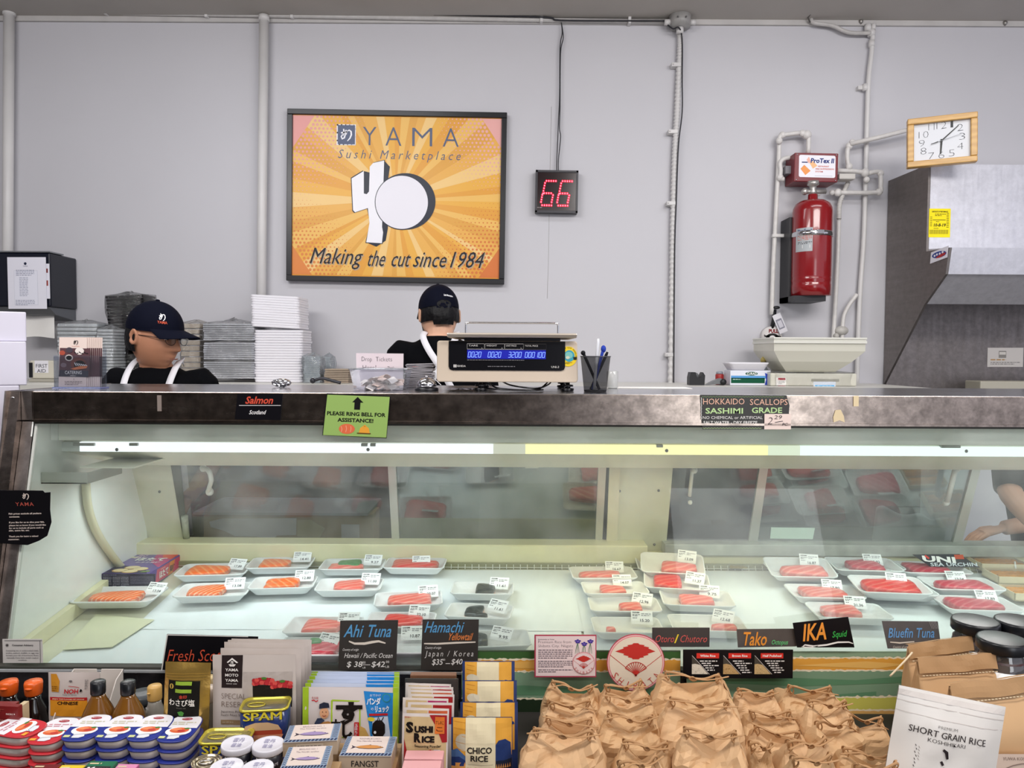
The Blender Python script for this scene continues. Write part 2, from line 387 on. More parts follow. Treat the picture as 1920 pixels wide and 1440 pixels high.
wsolo('black_cable', b, cablem, 'thin black cable hanging down beside the ribbed conduit', 'cable', wp(1263, 745))
# two thin wires to the led sign
t = thing('display_wires', 'two thin black wires dropping from the ceiling conduit to the red number display', 'wires', wp(1047, 318))
for pp in ([(1052, 40), (1056, 70), (1051, 100), (1050, 200), (1049, 240), (1051, 258), (1047, 300), (1047, 322)], [(1052, 40), (1054, 62), (1050, 90), (1049, 180), (1047, 230), (1044, 300), (1044, 322)]):
    b = MB(); b.tube(ease([wp(u, v, .03) for u, v in pp]), .003, 5); part('wire', b, cablem, t, True)
# right hand conduit
t = thing('corner_conduit', 'white rigid conduit running from the ceiling down behind the fire bottle pipes', 'conduit', wp(1607, 720))
b = MB(); b.tube(ease([wp(1638, 45), wp(1634, 100), wp(1628, 160), wp(1624, 300), wp(1620, 440), wp(1612, 560), wp(1606, 725)]), .013, 10); part('pipe', b, pipem, t, True)
b = MB(); b.tube(ease([wp(1522, 30, .02), wp(1524, 42, .04), wp(1560, 48, .04), wp(1582, 58, .04), wp(1600, 62, .04), wp(1632, 62, .04)]), .011, 8); part('branch', b, wirem, t, True)
for u, v, r in ((1634, 62, .02), (1634, 82, .017), (1622, 164, .015), (1627, 52, .018)):
    q = MB(); p = wp(u, v, .03); q.cyl(p - Vector((0, 0, .018)), p + Vector((0, 0, .018)), r, n=12); part('coupling', q, pipem, t, True)
b = MB(); p = wp(1616, 164); b.box(p.x - .02, p.x + .02, WD - .03, WD, p.z - .01, p.z + .01); part('strap', b, pipem, t, True)
b = MB(); b.tube([P(1545, -5, WD - .25), P(1530, 12, WD - .15), wp(1515, 33, .05), wp(1519, 42, .04)], .004, 6); part('cable', b, M_('grey cable', '#55524f', .5), t, True)
for u, v in ((1611, 45), (1880, 48)):
    b = MB(); p = wp(u, v, .0); b.lathe([(.004, 0), (.012, -.008), (.012, -.02), (.003, -.03)], (p.x, WD - .02, p.z + .02), 10)
    wsolo('ceiling_hook', b, M_('hook metal', '#9a9793', .35, .8), 'small metal fixing at the ceiling edge ' + ('beside the corner conduit' if u < 1700 else 'above the range hood'), 'fixing', p)
# thin scratches / old tape lines on the wall
b = MB(); b.tube([wp(1034, 200, 0), wp(1031, 330, 0), wp(1028, 500, 0), wp(1026, 560, 0)], .0012, 4); wsolo('wall_wire', b, M_('old line', '#aaa8a8', .6), 'faint thin painted line on the wall under the red number display', 'line', wp(1026, 560))

# ------------------------------------------------------------ poster
def poster():
    D = WD - .03; s = D / F; uc, vb = 741.5, 530
    mw = Matrix.Translation(P(uc, vb, D)) @ Matrix.Rotation(0.018 - ROLL, 4, 'Y')
    t = thing('framed_poster', 'large black framed orange shop poster hanging on the white wall', 'poster', mw=mw)
    W = 406 * s / 2; H = 316 * s; fw = 10 * s
    b = MB()
    for x0, x1, z0, z1 in ((-W, W, 0, fw), (-W, W, H - fw, H), (-W, -W + fw, fw, H - fw), (W - fw, W, fw, H - fw)): b.box(x0, x1, -.014, .02, z0, z1, .003)
    part('frame', b, M_('frame black', '#0f1016', .3), t)
    m = MB(); o = flat('#eaa23a'); m.use(o).rect(-W + fw, W - fw, fw, H - fw, 0); m.box(-W + fw, W - fw, .002, .02, fw, H - fw)
    A = Art(m, 741.5, 530, s, 4, 500, 180)
    cx, cy = 960, 790; L_, R_, T_, B_ = 186, 1742, 180, 1352
    def hit(a):
        dx, dy = math.cos(a), math.sin(a); k = 1e9
        for (q, d, lo, hi) in ((cx, dx, L_, R_), (cy, dy, T_, B_)):
            if d > 1e-6: k = min(k, (hi - q) / d)
            if d < -1e-6: k = min(k, (lo - q) / d)
        return (cx + dx * k, cy + dy * k)
    rd = random.Random(3); cols = ['#ecb350', '#e6a548', '#efbf68', '#e3a850', '#ebb35a', '#f2cb86']
    a = 0; i = 0
    while a < 2 * PI - .01:
        a2 = min(2 * PI, a + rd.uniform(.05, .16)); A.S(flat(cols[i % 6]), [(cx, cy), hit(a), hit(a2 - .0005)], 1); a = a2; i += 1
    # pink to red corner fields of half-tone dots
    for (qx, qy, col, rx) in ((L_, T_, '#e9a5a0', 560), (R_, T_, '#ebb0aa', 500), (L_, B_, '#df8a4c', 520), (R_, B_, '#d97c44', 520)):
        sx = 1 if qx == L_ else -1; sy = 1 if qy == T_ else -1
        dc = flat(col); st = 30
        A.S(dc, [(qx, qy), (qx + sx * rx * .30, qy), (qx, qy + sy * rx * .44)] if sx * sy > 0 else [(qx, qy), (qx, qy + sy * rx * .44), (qx + sx * rx * .30, qy)], 2)
        for iy in range(22):
            for ix in range(20):
                x = ix * st + (st / 2 if iy % 2 else 0); y = iy * st * .95
                d = math.hypot(x / rx, y / (rx * 1.15))
                if d > 1 or x / (rx * .30) + y / (rx * .44) < .98: continue
                r = 13.5 * (1.10 - d)
                if r > 2: A.E(dc, qx + sx * (x + 8), qy + sy * (y + 8), r, r, 3, 8)
    n = flat('#5d6680'); wh = flat('#f3f2f8'); dk = flat('#272c3a')
    A.R(wh, 518, 240, 660, 392, 3); A.R(n, 526, 246, 654, 386, 4); A.mark(wh, 590, 316, 96, 5)
    for ch, u, wd in (('Y', 712, 100), ('A', 880, 118), ('M', 1078, 148), ('A', 1305, 118)):
        A.T(n, ch, u, 392, 140, 4, w=wd, bold=-.012)
    A.T(n, 'Sushi Marketplace', 528, 488, 64, 4, w=905, shear=.25, space=1.5, bold=-.006)
    # the big white numeral with its dark side
    four = [(632, 636), (722, 580), (724, 745), (745, 750), (762, 730), (766, 548), (790, 520), (872, 500), (868, 690), (862, 990), (870, 1030), (862, 1110), (745, 1105), (750, 1080), (768, 960), (755, 852), (660, 885), (645, 870)]
    A.S(dk, [(722, 580), (765, 590), (762, 728), (745, 750), (720, 745)], 5); A.S(dk, [(872, 500), (915, 545), (905, 620), (905, 1000), (890, 1090), (862, 1110)], 5); A.S(dk, [(745, 1105), (862, 1110), (820, 1136)], 5)
    A.S(dk, [(cxx + (-6 if cxx < 760 else 5), cyy + (-5 if cyy < 800 else 5)) for cxx, cyy in four], 6); A.S(wh, four, 7)
    A.E(dk, 1035, 798, 222, 208, 8, 48); A.E(dk, 1008, 806, 202, 203, 9, 48); A.E(flat('#eceaf2'), 1006, 806, 195, 196, 10, 48)
    k = flat('#26262e'); sh = flat('#b9a58e')
    for q, (txt, u, wd) in enumerate((('Making', 325, 375), ('the', 745, 130), ('cut', 925, 135), ('since', 1092, 240), ('1984', 1370, 235))):
        A.T(sh, txt, u + 6, 1280 + (12 if q else 0) - 4, 118, 4, w=wd, shear=.3, bold=.0); A.T(k, txt, u, 1276 + (12 if q else 0) - 8, 118, 5, w=wd, shear=.3, bold=.0)
    part('print', m, None, t)
    g = MB(); g.rect(-W + fw, W - fw, fw, H - fw, 14); part('glazing', g, clear('poster glazing', refl=.01, rough=.25, fres=False), t)
poster()

# ------------------------------------------------------------ led display
def led():
    D = WD - .05; s = D / F; t = thing('number_display', 'small black led number display glowing red 66 on the wall', 'display', mw=Matrix.Translation(P(1043, 399, D)) @ Matrix.Rotation(.012, 4, 'Y'))
    b = MB(); W = 39.5 * s; H = 78 * s
    b.box(-W, W, 0, .05, 0, H, .003); part('case', b, M_('led case', '#15131a', .4), t)
    b = MB(); b.use(M_('led window', '#1c0309', .15)).rect(-W + .011, W - .011, .013, H - .013, 2); part('screen', b, None, t)
    b = MB(); b.use(M_('led frame', '#24222b', .35))
    for x0, x1, z0, z1 in ((-W, W, 0, .011), (-W, W, H - .011, H), (-W, -W + .011, 0, H), (W - .011, W, 0, H)): b.box(x0, x1, -.006, 0, z0, z1)
    part('frame', b, None, t)
    b = MB(); lm = emis('red led', '#ff1830', 4.5); hot = emis('red led core', '#ff7a86', 5)
    A = Art(b, 1043, 399, s, 3, 960, 0)
    def dig(x):
        q = []
        q += [(x + 38 + i * 13, 1022) for i in range(5)]
        q += [(x + 30 - i * 2.6, 1034 + i * 14.5) for i in range(5)]
        q += [(x + 26 + i * 13, 1090) for i in range(4)]
        q += [(x + 16 - i * 2, 1100 + i * 13) for i in range(4)]
        q += [(x + 76 - i * 2.4, 1100 + i * 13) for i in range(4)]
        q += [(x + 16 + i * 13, 1157) for i in range(5)]
        return q
    for x, y in dig(153) + dig(243): A.E(lm, x, y, 5.4, 6.4, 6, 10); A.E(hot, x, y, 2.3, 3, 7, 8)
    part('digits', b, None, t)
    b = MB(); Art(b, 1043, 399, s, 3, 960, 0).G(flat('#a9a0a0'), 140, 1166, 200, 1173, 1, 8); part('lettering', b, None, t)
led()
# ============================================================ fire suppression, clock, hood
fpipe = M_('pipe white', '#d6d3d0', 0.38, var=.08, scale=40)
fred = M_('fire red', '#860d15', 0.22, coat=.5)
chrome = M_('chrome', '#c9c9cc', 0.12, 1)
def pth(l, d, n=5): return ease([wp(u, v, d) for u, v in l], n)
t = thing('pipe_run', 'white threaded pipes with elbows around the small red control box', 'pipes', wp(1462, 600))
for pp in ([(1461, 262), (1460, 300), (1455, 400), (1450, 500), (1447, 590)], ):
    b = MB(); b.tube(pth(pp, .04), .0125, 10); part('pipe', b, fpipe, t, True)
for pp in ([(1461, 262), (1463, 255), (1470, 253), (1500, 249)], [(1511, 254), (1516, 258), (1515, 288)], [(1490, 296), (1472, 297), (1463, 305), (1464, 320), (1463, 334), (1470, 336)],
           [(1592, 318), (1589, 300), (1589, 282), (1592, 274)], [(1570, 320), (1600, 321), (1622, 324)],
           [(1628, 325), (1646, 322), (1651, 328), (1651, 350), (1645, 361), (1570, 361)]):
    b = MB(); b.tube(pth(pp, .06, 3), .0125, 10); part('pipe', b, fpipe, t, True)
b = MB(); b.tube([wp(1594, 270, .07), wp(1655, 256, .09), wp(1725, 238, .12)], .0125, 10); part('pipe', b, fpipe, t, True)
for u, v, r in ((1461, 264, .019), (1467, 253, .019), (1505, 250, .02), (1513, 253, .026), (1463, 333, .019), (1592, 274, .02), (1598, 267, .018), (1592, 312, .02), (1622, 324, .024), (1625, 337, .018), (1651, 325, .02), (1648, 360, .02), (1571, 361, .022), (1560, 361, .015), (1534, 362, .017)):
    q = MB(); q.ball(wp(u, v, .06), r, 10, (1, .8, 1)); part('elbow', q, fpipe, t, True)
b = MB(); pts = pth([(1590, 342), (1580, 365), (1574, 385), (1573, 410)], .05, 14); b.tube(pts, [.012 + .002 * (i % 3 == 0) for i in range(len(pts))], 10); part('flexible_hose', b, M_('hose grey', '#c2bfbb', .5), t, True)
b = MB(); b.tube(pth([(1573, 410), (1570, 500), (1563, 625), (1560, 660)], .04), .0115, 10); part('pipe', b, fpipe, t, True)
b = MB(); b.tube(pth([(1607, 552), (1592, 572), (1583, 590), (1580, 612), (1579, 640)], .05), .011, 10); part('branch', b, fpipe, t, True)
b = MB(); p = wp(1578, 620, .05); b.ball(p, .03, 10, (1.3, .8, .9)); b.ball(p + Vector((-.03, 0, -.03)), .018, 8); part('valve', b, M_('valve grey', '#b9b6b0', .5, var=.2, scale=30), t, True)
b = MB(); p = wp(1452, 443); b.box(p.x - .02, p.x + .11, WD - .06, WD - .04, p.z - .009, p.z + .009, .002); part('bracket', b, fpipe, t, True)
b = MB(); p0 = wp(1468, 314, .05); p1 = wp(1488, 329, .05); b.box(p0.x, p1.x, WD - .09, WD - .001, p1.z, p0.z, .003); part('relay_box', b, M_('relay grey', '#77757a', .5), t, True)
# small lamp like fitting right of the box
b = MB(); p = wp(1585, 335, .08); b.box(p.x - .05, p.x + .04, WD - .12, WD - .05, p.z - .012, p.z + .02, .006); part('fitting', b, M_('fitting', '#c9c5bf', .4), t, True)

def cbox():
    D = WD - .14; s = D / F; t = thing('control_box', 'small red fire control box with a white label above the red cylinder', 'control box', mw=Matrix.Translation(P(1530, 341, D)) @ Matrix.Rotation(.02 - ROLL, 4, 'Y'))
    b = MB(); b.box(-41 * s, 40 * s, 0, .135, 0, 53 * s, .004); part('case', b, M_('box red', '#74131f', .35), t)
    b = MB(); A = Art(b, 1530, 341, s, 3.692, 1400, 0)
    lb = flat('#f0eef5'); pts = []
    for cx, cy, a0 in ((598, 1218, 0), (372, 1216, PI / 2), (370, 1090, PI), (596, 1092, 1.5 * PI)):
        pts += [(cx + 12 * math.cos(a0 + i * PI / 8), cy + 12 * math.sin(a0 + i * PI / 8)) for i in range(5)]
    A.S(lb, pts, 1)
    og = flat('#f0a060'); og2 = flat('#f6c08e')
    A.S(og, [(370, 1172), (395, 1145), (440, 1185), (405, 1215)], 2); A.S(og2, [(430, 1130), (455, 1118), (485, 1150), (455, 1170)], 2); A.S(flat('#f0b7a6'), [(410, 1110), (425, 1090), (440, 1120), (425, 1135)], 2)
    A.R(flat('#26356e'), 378, 1124, 418, 1131, 2)
    A.T(flat('#1d2d76'), 'ProTex II', 438, 1130, 30, 3, w=158, shear=.1, bold=.03)
    for i, (x, tx) in enumerate(((490, 'RESTAURANT'), (474, 'FIRE SUPPRESSION'), (472, 'SYSTEM'))): A.T(flat('#d0604e'), tx, x, 1158 + i * 18, 9, 3, w=(75, 125, 52)[i], bold=.02)
    A.R(flat('#a7a7b5'), 470, 1217, 590, 1219, 2)
    part('label', b, None, t)
    for sx in (-37, 36):
        for z in (3, 50):
            q = MB(); q.ball((sx * s, -.001, z * s), .004, 6); part('screw', q, chrome, t)
cbox()
def bottle():
    D = WD - .16; s = D / F; t = thing('fire_cylinder', 'big red fire suppression cylinder strapped upright to the wall', 'cylinder', P(1520, 556, D)); r = 35.5 * s
    H = lambda v: (556 - v) * s
    b = MB(); b.lathe([(r * .8, 0), (r, .004), (r, H(535)), (r * .985, H(533)), (r * .985, H(530)), (r, H(528)), (r, H(524)), (r * .988, H(522)), (r, H(519)), (r, H(400)), (r * .97, H(393)), (r * .86, H(385)), (r * .65, H(380)), (r * .3, H(378)), (r * .25, H(377)), (r * .24, H(368)), (r * .2, H(367))], n=40)
    part('tank', b, fred, t)
    b = MB(); b.lathe([(.02, H(367)), (.022, H(362)), (.016, H(358)), (.018, H(352)), (.03, H(350)), (.03, H(343))], n=16); b.cyl((-.045, 0, H(362)), (.07, 0, H(362)), .012); b.ball((-.045, 0, H(362)), .019, 8)
    part('valve', b, M_('valve metal', '#b5b2ae', .35, .7), t)
    b = MB(); b.lathe([(r + .002, H(447)), (r + .005, H(446)), (r + .005, H(439)), (r + .002, H(438))], n=40, caps=False); b.box(-.018, .018, -r - .014, -r, H(446), H(438), .002); part('strap', b, chrome, t)
    b = MB(); b.box(-r - .012, -r + .01, .02, .15, H(566), H(408)); b.box(-r - .012, r * .55, -r * .6, .15, H(566), H(556)); part('bracket', b, M_('bracket black', '#15151a', .45), t)
    b = MB(); A = Art(b, 1520, 556, s); A.R(M_('cylinder label', '#aeb3b6', .4), 1486, 433, 1508, 476, 0, 10, 1); A.T(flat('#1f3f7a'), 'ProTex II', 1487.5, 440.5, 5, 1, w=19, bold=.02); A.G(flat('#c7502e'), 1487.5, 446, 1507, 456, 4, 1); A.G(flat('#222222'), 1488, 458, 1507, 463, 2, 1); A.R(WHITE, 1493, 464, 1504, 470, 1)
    b.deform(lambda v: (v.x, -math.sqrt(max(0, (r + .001) ** 2 - v.x ** 2)) + v.y, v.z)); part('label', b, None, t)
bottle()
# pull station with tag
def pull():
    D = WD - .05; s = D / F; t = thing('pull_station', 'round white and black PULL station on the wall with a paper tag', 'pull station', P(1448, 645, D))
    b = MB(); b.cyl((0, .05, 15 * s), (0, 0, 15 * s), 18 * s, n=28); b.use(M_('pull ring', '#dcd7d4', .4)); part('body', b, M_('pull ring', '#dcd7d4', .4), t)
    b = MB(); A = Art(b, 1448, 645, s); A.E(flat('#2a2828'), 1448, 633, 12, 8, 1); A.R(flat('#2a2828'), 1433, 629, 1462, 632, 1); A.E(flat('#e9e5e3'), 1448, 634, 6, 5, 2); A.E(BLACK, 1448, 635, 2.4, 2.4, 3); A.T(flat('#7c1c26'), 'PULL', 1441, 624, 6.5, 2, w=18, bold=.05)
    for q in range(7): A.E(flat('#4b4646'), 1448 + 15 * math.cos(q * .55), 631 + 14 * math.sin(q * .55), 1.3, 1.3, 2, 8)
    part('face', b, None, t)
    b = MB(); b.tube([(0, .01, 30 * s), (.006, .0, 45 * s), (.012, .01, 64 * s)], .012, 8); b.ball((.02, 0, 68 * s), .02, 8, (1, .6, .5)); part('handle', b, M_('bracket black', '#15151a', .45), t)
    b = MB(); b.M = Matrix.Rotation(-.42, 4, 'Y') @ Matrix.Identity(4); b.M = Matrix.Translation((.055, -.012, 25 * s)) @ Matrix.Rotation(-.42, 4, 'Y')
    b.use(M_('tag paper', '#d7d5da', .5)).box(-.024, .024, -.0, .002, -.012, .10); b.use(flat('#8b8a96')).rect(-.017, .017, .012, .07, 2); b.use(flat('#c9c7cf')).rect(-.012, .012, .02, .06, 3); part('tag', b, None, t)
pull()

def clock():
    D = 3.72; s = D / F; t = thing('wall_clock', 'square wooden framed clock leaning on top of the steel hood', 'clock', mw=Matrix.Translation(P(1765, 310, D)) @ Matrix.Rotation(-.36, 4, 'Z') @ Matrix.Rotation(-.02, 4, 'Y'))
    W = 57 * s; H = 90 * s; f = 11 * s; wood = stripes('clock wood', '#c49a56', '#b58a48', 10, 6, .35, 'Z', .5, 0, .5)
    for x0, x1, z0, z1 in ((-W, W, 0, f), (-W, W, H - f, H), (-W, -W + f, f, H - f), (W - f, W, f, H - f)):
        q = MB(); q.box(x0, x1, -.02, .025, z0, z1, .004); part('frame', q, wood, t)
    b = MB(); b.use(M_('clock face', '#c9cbd0', .5)); b.box(-W + f, W - f, 0, .02, f, H - f); dk = flat('#22242a'); k = H / 90
    sx = W / 57
    pos = {12: (0, 31), 1: (17, 31), 2: (31, 23), 3: (34, 5), 4: (31, -14), 5: (17, -26), 6: (0, -28), 7: (-17, -28), 8: (-30, -17), 9: (-33, -1), 10: (-30, 16), 11: (-17, 30)}
    b.use(dk)
    for n, (x, z) in pos.items(): b.text(str(n), x * sx * .98, (H / 2) + (z * .92 - 6.5) * k, 13 * k, 2, w=(16 if n > 9 else 9.5) * sx * (1 if n != 11 else .6) * (.45 if n == 1 else 1), al='C', bold=-.028)
    part('dial', b, None, t)
    def hand(a, l, wd, m, ly, back=0):
        q = MB(); q.use(m); ca, sa = math.sin(a), math.cos(a); c = (0, H / 2)
        pts = [(c[0] - sa * wd - ca * back, c[1] + ca * wd - sa * back), (c[0] + sa * wd - ca * back, c[1] - ca * wd - sa * back), (c[0] + sa * wd * .6 + ca * l, c[1] - ca * wd * .6 + sa * l), (c[0] - sa * wd * .6 + ca * l, c[1] + ca * wd * .6 + sa * l)]
        q.plate(pts, -EPS * ly - .001, -EPS * ly); part('hand', q, None, t)
    hand(3.2, 24 * k, 1.8 * k, BLACK, 6, 3 * k); hand(.83, 37 * k, 1.1 * k, BLACK, 10, 3 * k); hand(1.3, 33 * k, .4 * k, flat('#8a8d93'), 14, 18 * k); hand(1.3 + PI, 18 * k, .8 * k, BLACK, 16, -6 * k)
    b = MB(); b.rect(-W + f, W - f, f, H - f, 30); part('glazing', b, clear('clock glazing', refl=.012, rough=.3, fres=False), t)
clock()

# ------------------------------------------------------------ range hood
hst = steel('hood steel', '#e3e3ea', .42, .10, 5, (10, 1, 1)); hst.node_tree.nodes['Principled BSDF'].inputs['Metallic'].default_value = .7; hdk = steel('hood side steel', '#8d8784', .5, .10, 5, (1, 1, 10)); bsp = steel('backsplash steel', '#8a8482', .5, .2, 3, (12, 1, 1))  # front steel paler than the side: ceiling reflection put into its colour
HX = PX(1655, 500, 2.11).x
def hood():
    t = thing('range_hood', 'large stainless steel range hood with slanting side at the right', 'hood', (HX, WD, 1.2))
    g = lambda u, v: PX(u, v, HX)
    pts = [PX(1658, 345, HX), g(1741, 308), g(1735, 472), g(1780, 464), g(1773, 514), g(1741, 569)]
    Ys = [WD - .01, pts[1].y, pts[1].y, pts[3].y, pts[4].y, pts[1].y]
    zz = [P(1656, 340, WD).z, pts[1].z, pts[2].z, pts[3].z, pts[4].z, pts[5].z]
    poly = list(zip(Ys, zz)) + [(WD - .01, P(1638, 722, WD).z)]
    b = MB(); b.prof(poly, HX, HX + .012); part('side_panel', b, hdk, t, True)
    yf = Ys[1]; x1 = HX + 2.2
    b = MB(); b.box(HX + .013, x1, yf, yf + .01, zz[2], zz[1]); b.box(HX + .013, x1, yf + .01, WD - .01, zz[1] - .01, zz[1]); part('front_panel', b, hst, t, True)
    b = MB(); b.prof([(yf, zz[2] + .012), (Ys[3], zz[3]), (Ys[4], zz[4]), (Ys[4] + .012, zz[4]), (Ys[3] + .012, zz[3] - .01), (yf, zz[2])], HX + .013, x1); part('canopy_lip', b, hst, t, True)
    b = MB(); b.prof([(Ys[4] + .013, zz[4]), (Ys[5], zz[5]), (Ys[5] + .01, zz[5]), (Ys[4] + .025, zz[4] + .005)], HX + .013, x1); part('filter_panel', b, hst, t, True)
    b = MB(); b.use(flat('#d4cf3a' if 0 else '#f0dc1e')); p = g(1739, 420); s = yf / F; c = P(1761, 445, yf - .001)
    mb = MB(); mb.use(flat('#eedb20')).rect(-20 * s, 20 * s, 0, 53 * s, 1); A = Art(mb, 1761, 445, s)
    A.T(BLACK, 'CERTIFICATE OF PERFORMANCE', 1746, 399, 2.6, 2, w=30, bold=.03); A.G(flat('#3a3512'), 1752, 401, 1772, 406, 2, 2); A.R(flat('#3a3512'), 1748, 412.5, 1772, 413.5, 2); A.G(flat('#3a3512'), 1754, 415, 1766, 417, 1, 2); A.T(BLACK, '10-8-19', 1750, 425, 5.4, 2, w=22, bold=.03, shear=.15); A.R(flat('#3a3512'), 1750, 428, 1759, 428.8, 2)
    for i in range(14):
        A.R(flat('#8d831c'), 1743 + i * 2.5, 431, 1744.4 + i * 2.5, 439, 2)
    for i in range(9): A.R(flat('#8d831c'), 1773.5, 400 + i * 3.2, 1778, 401.5 + i * 3.2, 2)
    for i in range(6): A.R(flat('#8d831c'), 1743, 407 + i * 3.2, 1747, 408.4 + i * 3.2, 2)
    o = solo('yellow_notice', mb, None, 'small yellow inspection notice stuck on the front of the steel hood', 'notice', None, Matrix.Translation(c))
    # oval brand sticker on the side
    mb = MB(); mb.use(flat('#e4e2ea')); c = g(1761, 479); s2 = c.y / F
    u = lambda a, z: (a, 0, z)
    A = Art(mb, 1761, 479, s2); 
    A.S(flat('#e6e4ec'), [(1751, 470), (1773, 465), (1772, 486), (1750, 491)], 1); A.E(flat('#24418e'), 1761.5, 477.5, 9, 6, 2); A.S(flat('#b03434'), [(1758, 481), (1764, 477), (1770, 476), (1769, 480), (1764, 483), (1758, 483.4)], 3)
    for q_ in ((1756, 478), (1759, 476.5), (1762.5, 476), (1766, 474.5)): A.E(flat('#eceaf2'), q_[0], q_[1], 1.3, 2.2, 4, 8)
    mb.deform(lambda v: (v.y, v.x * -2.6, v.z))
    solo('oval_sticker', mb, None, 'oval blue and red sticker on the dark side of the steel hood', 'sticker', None, Matrix.Translation((HX - .002, c.y, c.z)))
    mb = MB(); s3 = (yf - .03) / F; c = P(1905, 472, yf - .03); mb.use(flat('#26221f'))
    mb.slab([(-.11, .0), (-.05, -.03), (.0, -.01), (.06, -.035), (.14, -.02), (.2, .03), (-.05, .03)], 0, .01)
    solo('crumpled_foil', mb, M_('dark rag', '#1d1a18', .5), 'dark crumpled scrap lying on the hood ledge at the right edge', 'scrap', None, Matrix.Translation((c.x, yf - .04, pts[3].z + .004)))
hood()
b = MB(); b.box(HX + .013, HX + 2.2, WD - .016, WD - .001, .9, P(1700, 565, WD).z + .4); o = wsolo('backsplash', b, bsp, 'dark stainless steel sheet on the wall under the hood', 'backsplash', (HX + .1, WD - .01, .9))
sign('printed_notice', 'small white printed notice on the steel sheet under the hood', 'notice', 1851, 652, 1918, 688, WD - .018, lambda A: (A.R(flat('#8f8c88'), 1872, 658, 1886, 671, 1), A.R(flat('#d6d2cc'), 1873, 660, 1885, 665, 2), A.G(flat('#b38d5a'), 1857, 672, 1913, 677, 1, 1), A.G(flat('#7d7a78'), 1857, 678, 1913, 684, 2, 1)), M_('notice paper', '#cfcac6', .5), .001)
b = MB(); p0 = P(1830, 714, WD - .2); p1 = P(1830, 726, WD - .2); b.box(p0.x, p0.x + .9, WD - .24, WD - .1, p1.z - .06, p0.z, .006); wsolo('range_shelf', b, M_('range cream', '#b9b4a4', .4), 'pale ledge of the kitchen range below the printed notice', 'range', (p0.x, WD - .2, p1.z - .06))

# ============================================================ back counter and what stands on it
SZ = P(700, 719, 3.85).z        # its top
b = MB(); b.box(-3.0, HX - .05, 3.62, WD - .002, SZ - .04, SZ, .004)
t = thing('back_counter', 'white back counter running along the wall behind the workers', 'counter', (-.5, 3.9, 0))
part('top', b, M_('shelf white', '#d8d6cf', .4, var=.05, scale=4), t, True)
b = MB(); b.box(-2.98, HX - .07, 3.70, WD - .004, 0, SZ - .041); part('cabinet', b, M_('cabinet dark', '#3d3b39', .5, var=.15, scale=2), t, True)
foam = M_('foam white', '#eeecf2', .55, bump=.15, scale=300)
filmw = clear('shrink wrap', '#ffffff', .10, .09, .05, '#ffffff', True, 0, 1.2, 30)
clearp = clear('clear plastic', '#eef2f4', .08, .05, .22, '#dfe4ea', True, .8)
D3 = 3.9; q3 = D3 / F
# white foam tray stacks
def tray_mesh(w, d, h):
    b = MB()
    def rr(k, z, e=.012):
        W = w / 2 * k; Dd = d / 2 * k; r = min(W, Dd) * .3; pts = []
        for cx, cy, a0 in ((W - r, Dd - r, 0), (-W + r, Dd - r, PI / 2), (-W + r, -Dd + r, PI), (W - r, -Dd + r, 1.5 * PI)):
            pts += [(cx + r * math.cos(a0 + i * PI / 8), cy + r * math.sin(a0 + i * PI / 8), z) for i in range(5)]
        return pts
    b.rings([rr(.8, 0), rr(.97, h * .8), rr(1, h * .86), rr(1, h), rr(.975, h * 1.02), rr(.95, h * .9), rr(.8, h * .16)], True, True)
    return b
def stack_mesh(w, d, h):
    b = MB()
    def rr(k, z):
        W = w / 2 * k; Dd = d / 2 * k; r = .02; pts = []
        for cx, cy, a0 in ((W - r, Dd - r, 0), (-W + r, Dd - r, PI / 2), (-W + r, -Dd + r, PI), (W - r, -Dd + r, 1.5 * PI)): pts += [(cx + r * math.cos(a0 + i * PI / 8), cy + r * math.sin(a0 + i * PI / 8), z) for i in range(5)]
        return pts
    b.rings([rr(.96, 0), rr(.985, h * .1), rr(1, h * .3), rr(1, h * .9), rr(.99, h), rr(.95, h), rr(.90, h * .2)], True, False); return b
tm = mesh_of(stack_mesh(91 * q3, .2, 4.75 * q3), 'foam_tray', foam)
proto = None
for i in range(33):
    low = i < 20; v = 714 - i * 4.9 if low else 714 - 20 * 4.9 - 4 - (i - 20) * 4.6
    o = bpy.data.objects.new('foam_tray', tm); C.objects.link(o); r_ = random.Random(i)
    c = P(532 + r_.uniform(-1, 1) + (0 if low else -6), v, D3 + .1)
    c.z = SZ + .001 + (i * 4.9 * q3 if low else (20 * 4.9 + (i - 20) * 4.6) * q3 + .012)
    o.matrix_world = mat4(c, 0.02 * r_.uniform(-1, 1), 0, .0 if low else .05)
    tag(o, 'white foam tray in the lower straight part of the tall stack by the wall pipe' if low else 'white foam tray in the tilted upper part of the tall stack by the wall pipe', 'tray', 'stacked foam trays by the wall pipe')
tm2 = mesh_of(stack_mesh(.22, .16, .0104), 'foam_tray', foam)
CARTZ = P(30, 585, 2.14).z
for i in range(17):
    o = bpy.data.objects.new('foam_tray', tm2); C.objects.link(o); c = P(16, 500, 2.3)
    o.matrix_world = mat4((-1.62, 2.16, CARTZ + .002 + i * .0107), .58 + random.Random(i).uniform(-.05, .05)); tag(o, 'white foam tray stacked on the white cartons at the left edge', 'tray', 'foam trays on the cartons')
crt = M_('carton white', '#d9d6e4', .5, var=.03, scale=5)
def carton(u, v0, v1, D0, xr, lab, dx=0):
    z1 = P(u, v0, D0).z; z0 = P(u, v1, D0).z
    b = MB(); b.M = Matrix.Translation((xr, D0, 0)) @ Matrix.Rotation(.58, 4, 'Z'); b.box(-.45, 0, 0, .32, z0, z1, .003)
    return wsolo('carton', b, crt, lab, 'carton', (xr - .2, D0 + .2, z0), 'white cartons at the left edge')
carton(30, 585, 640, 2.14, -1.39, 'topmost white carton at the left edge, under the foam trays')
carton(30, 640.5, 722, 2.13, -1.385, 'white carton at the left edge, second in the pile')
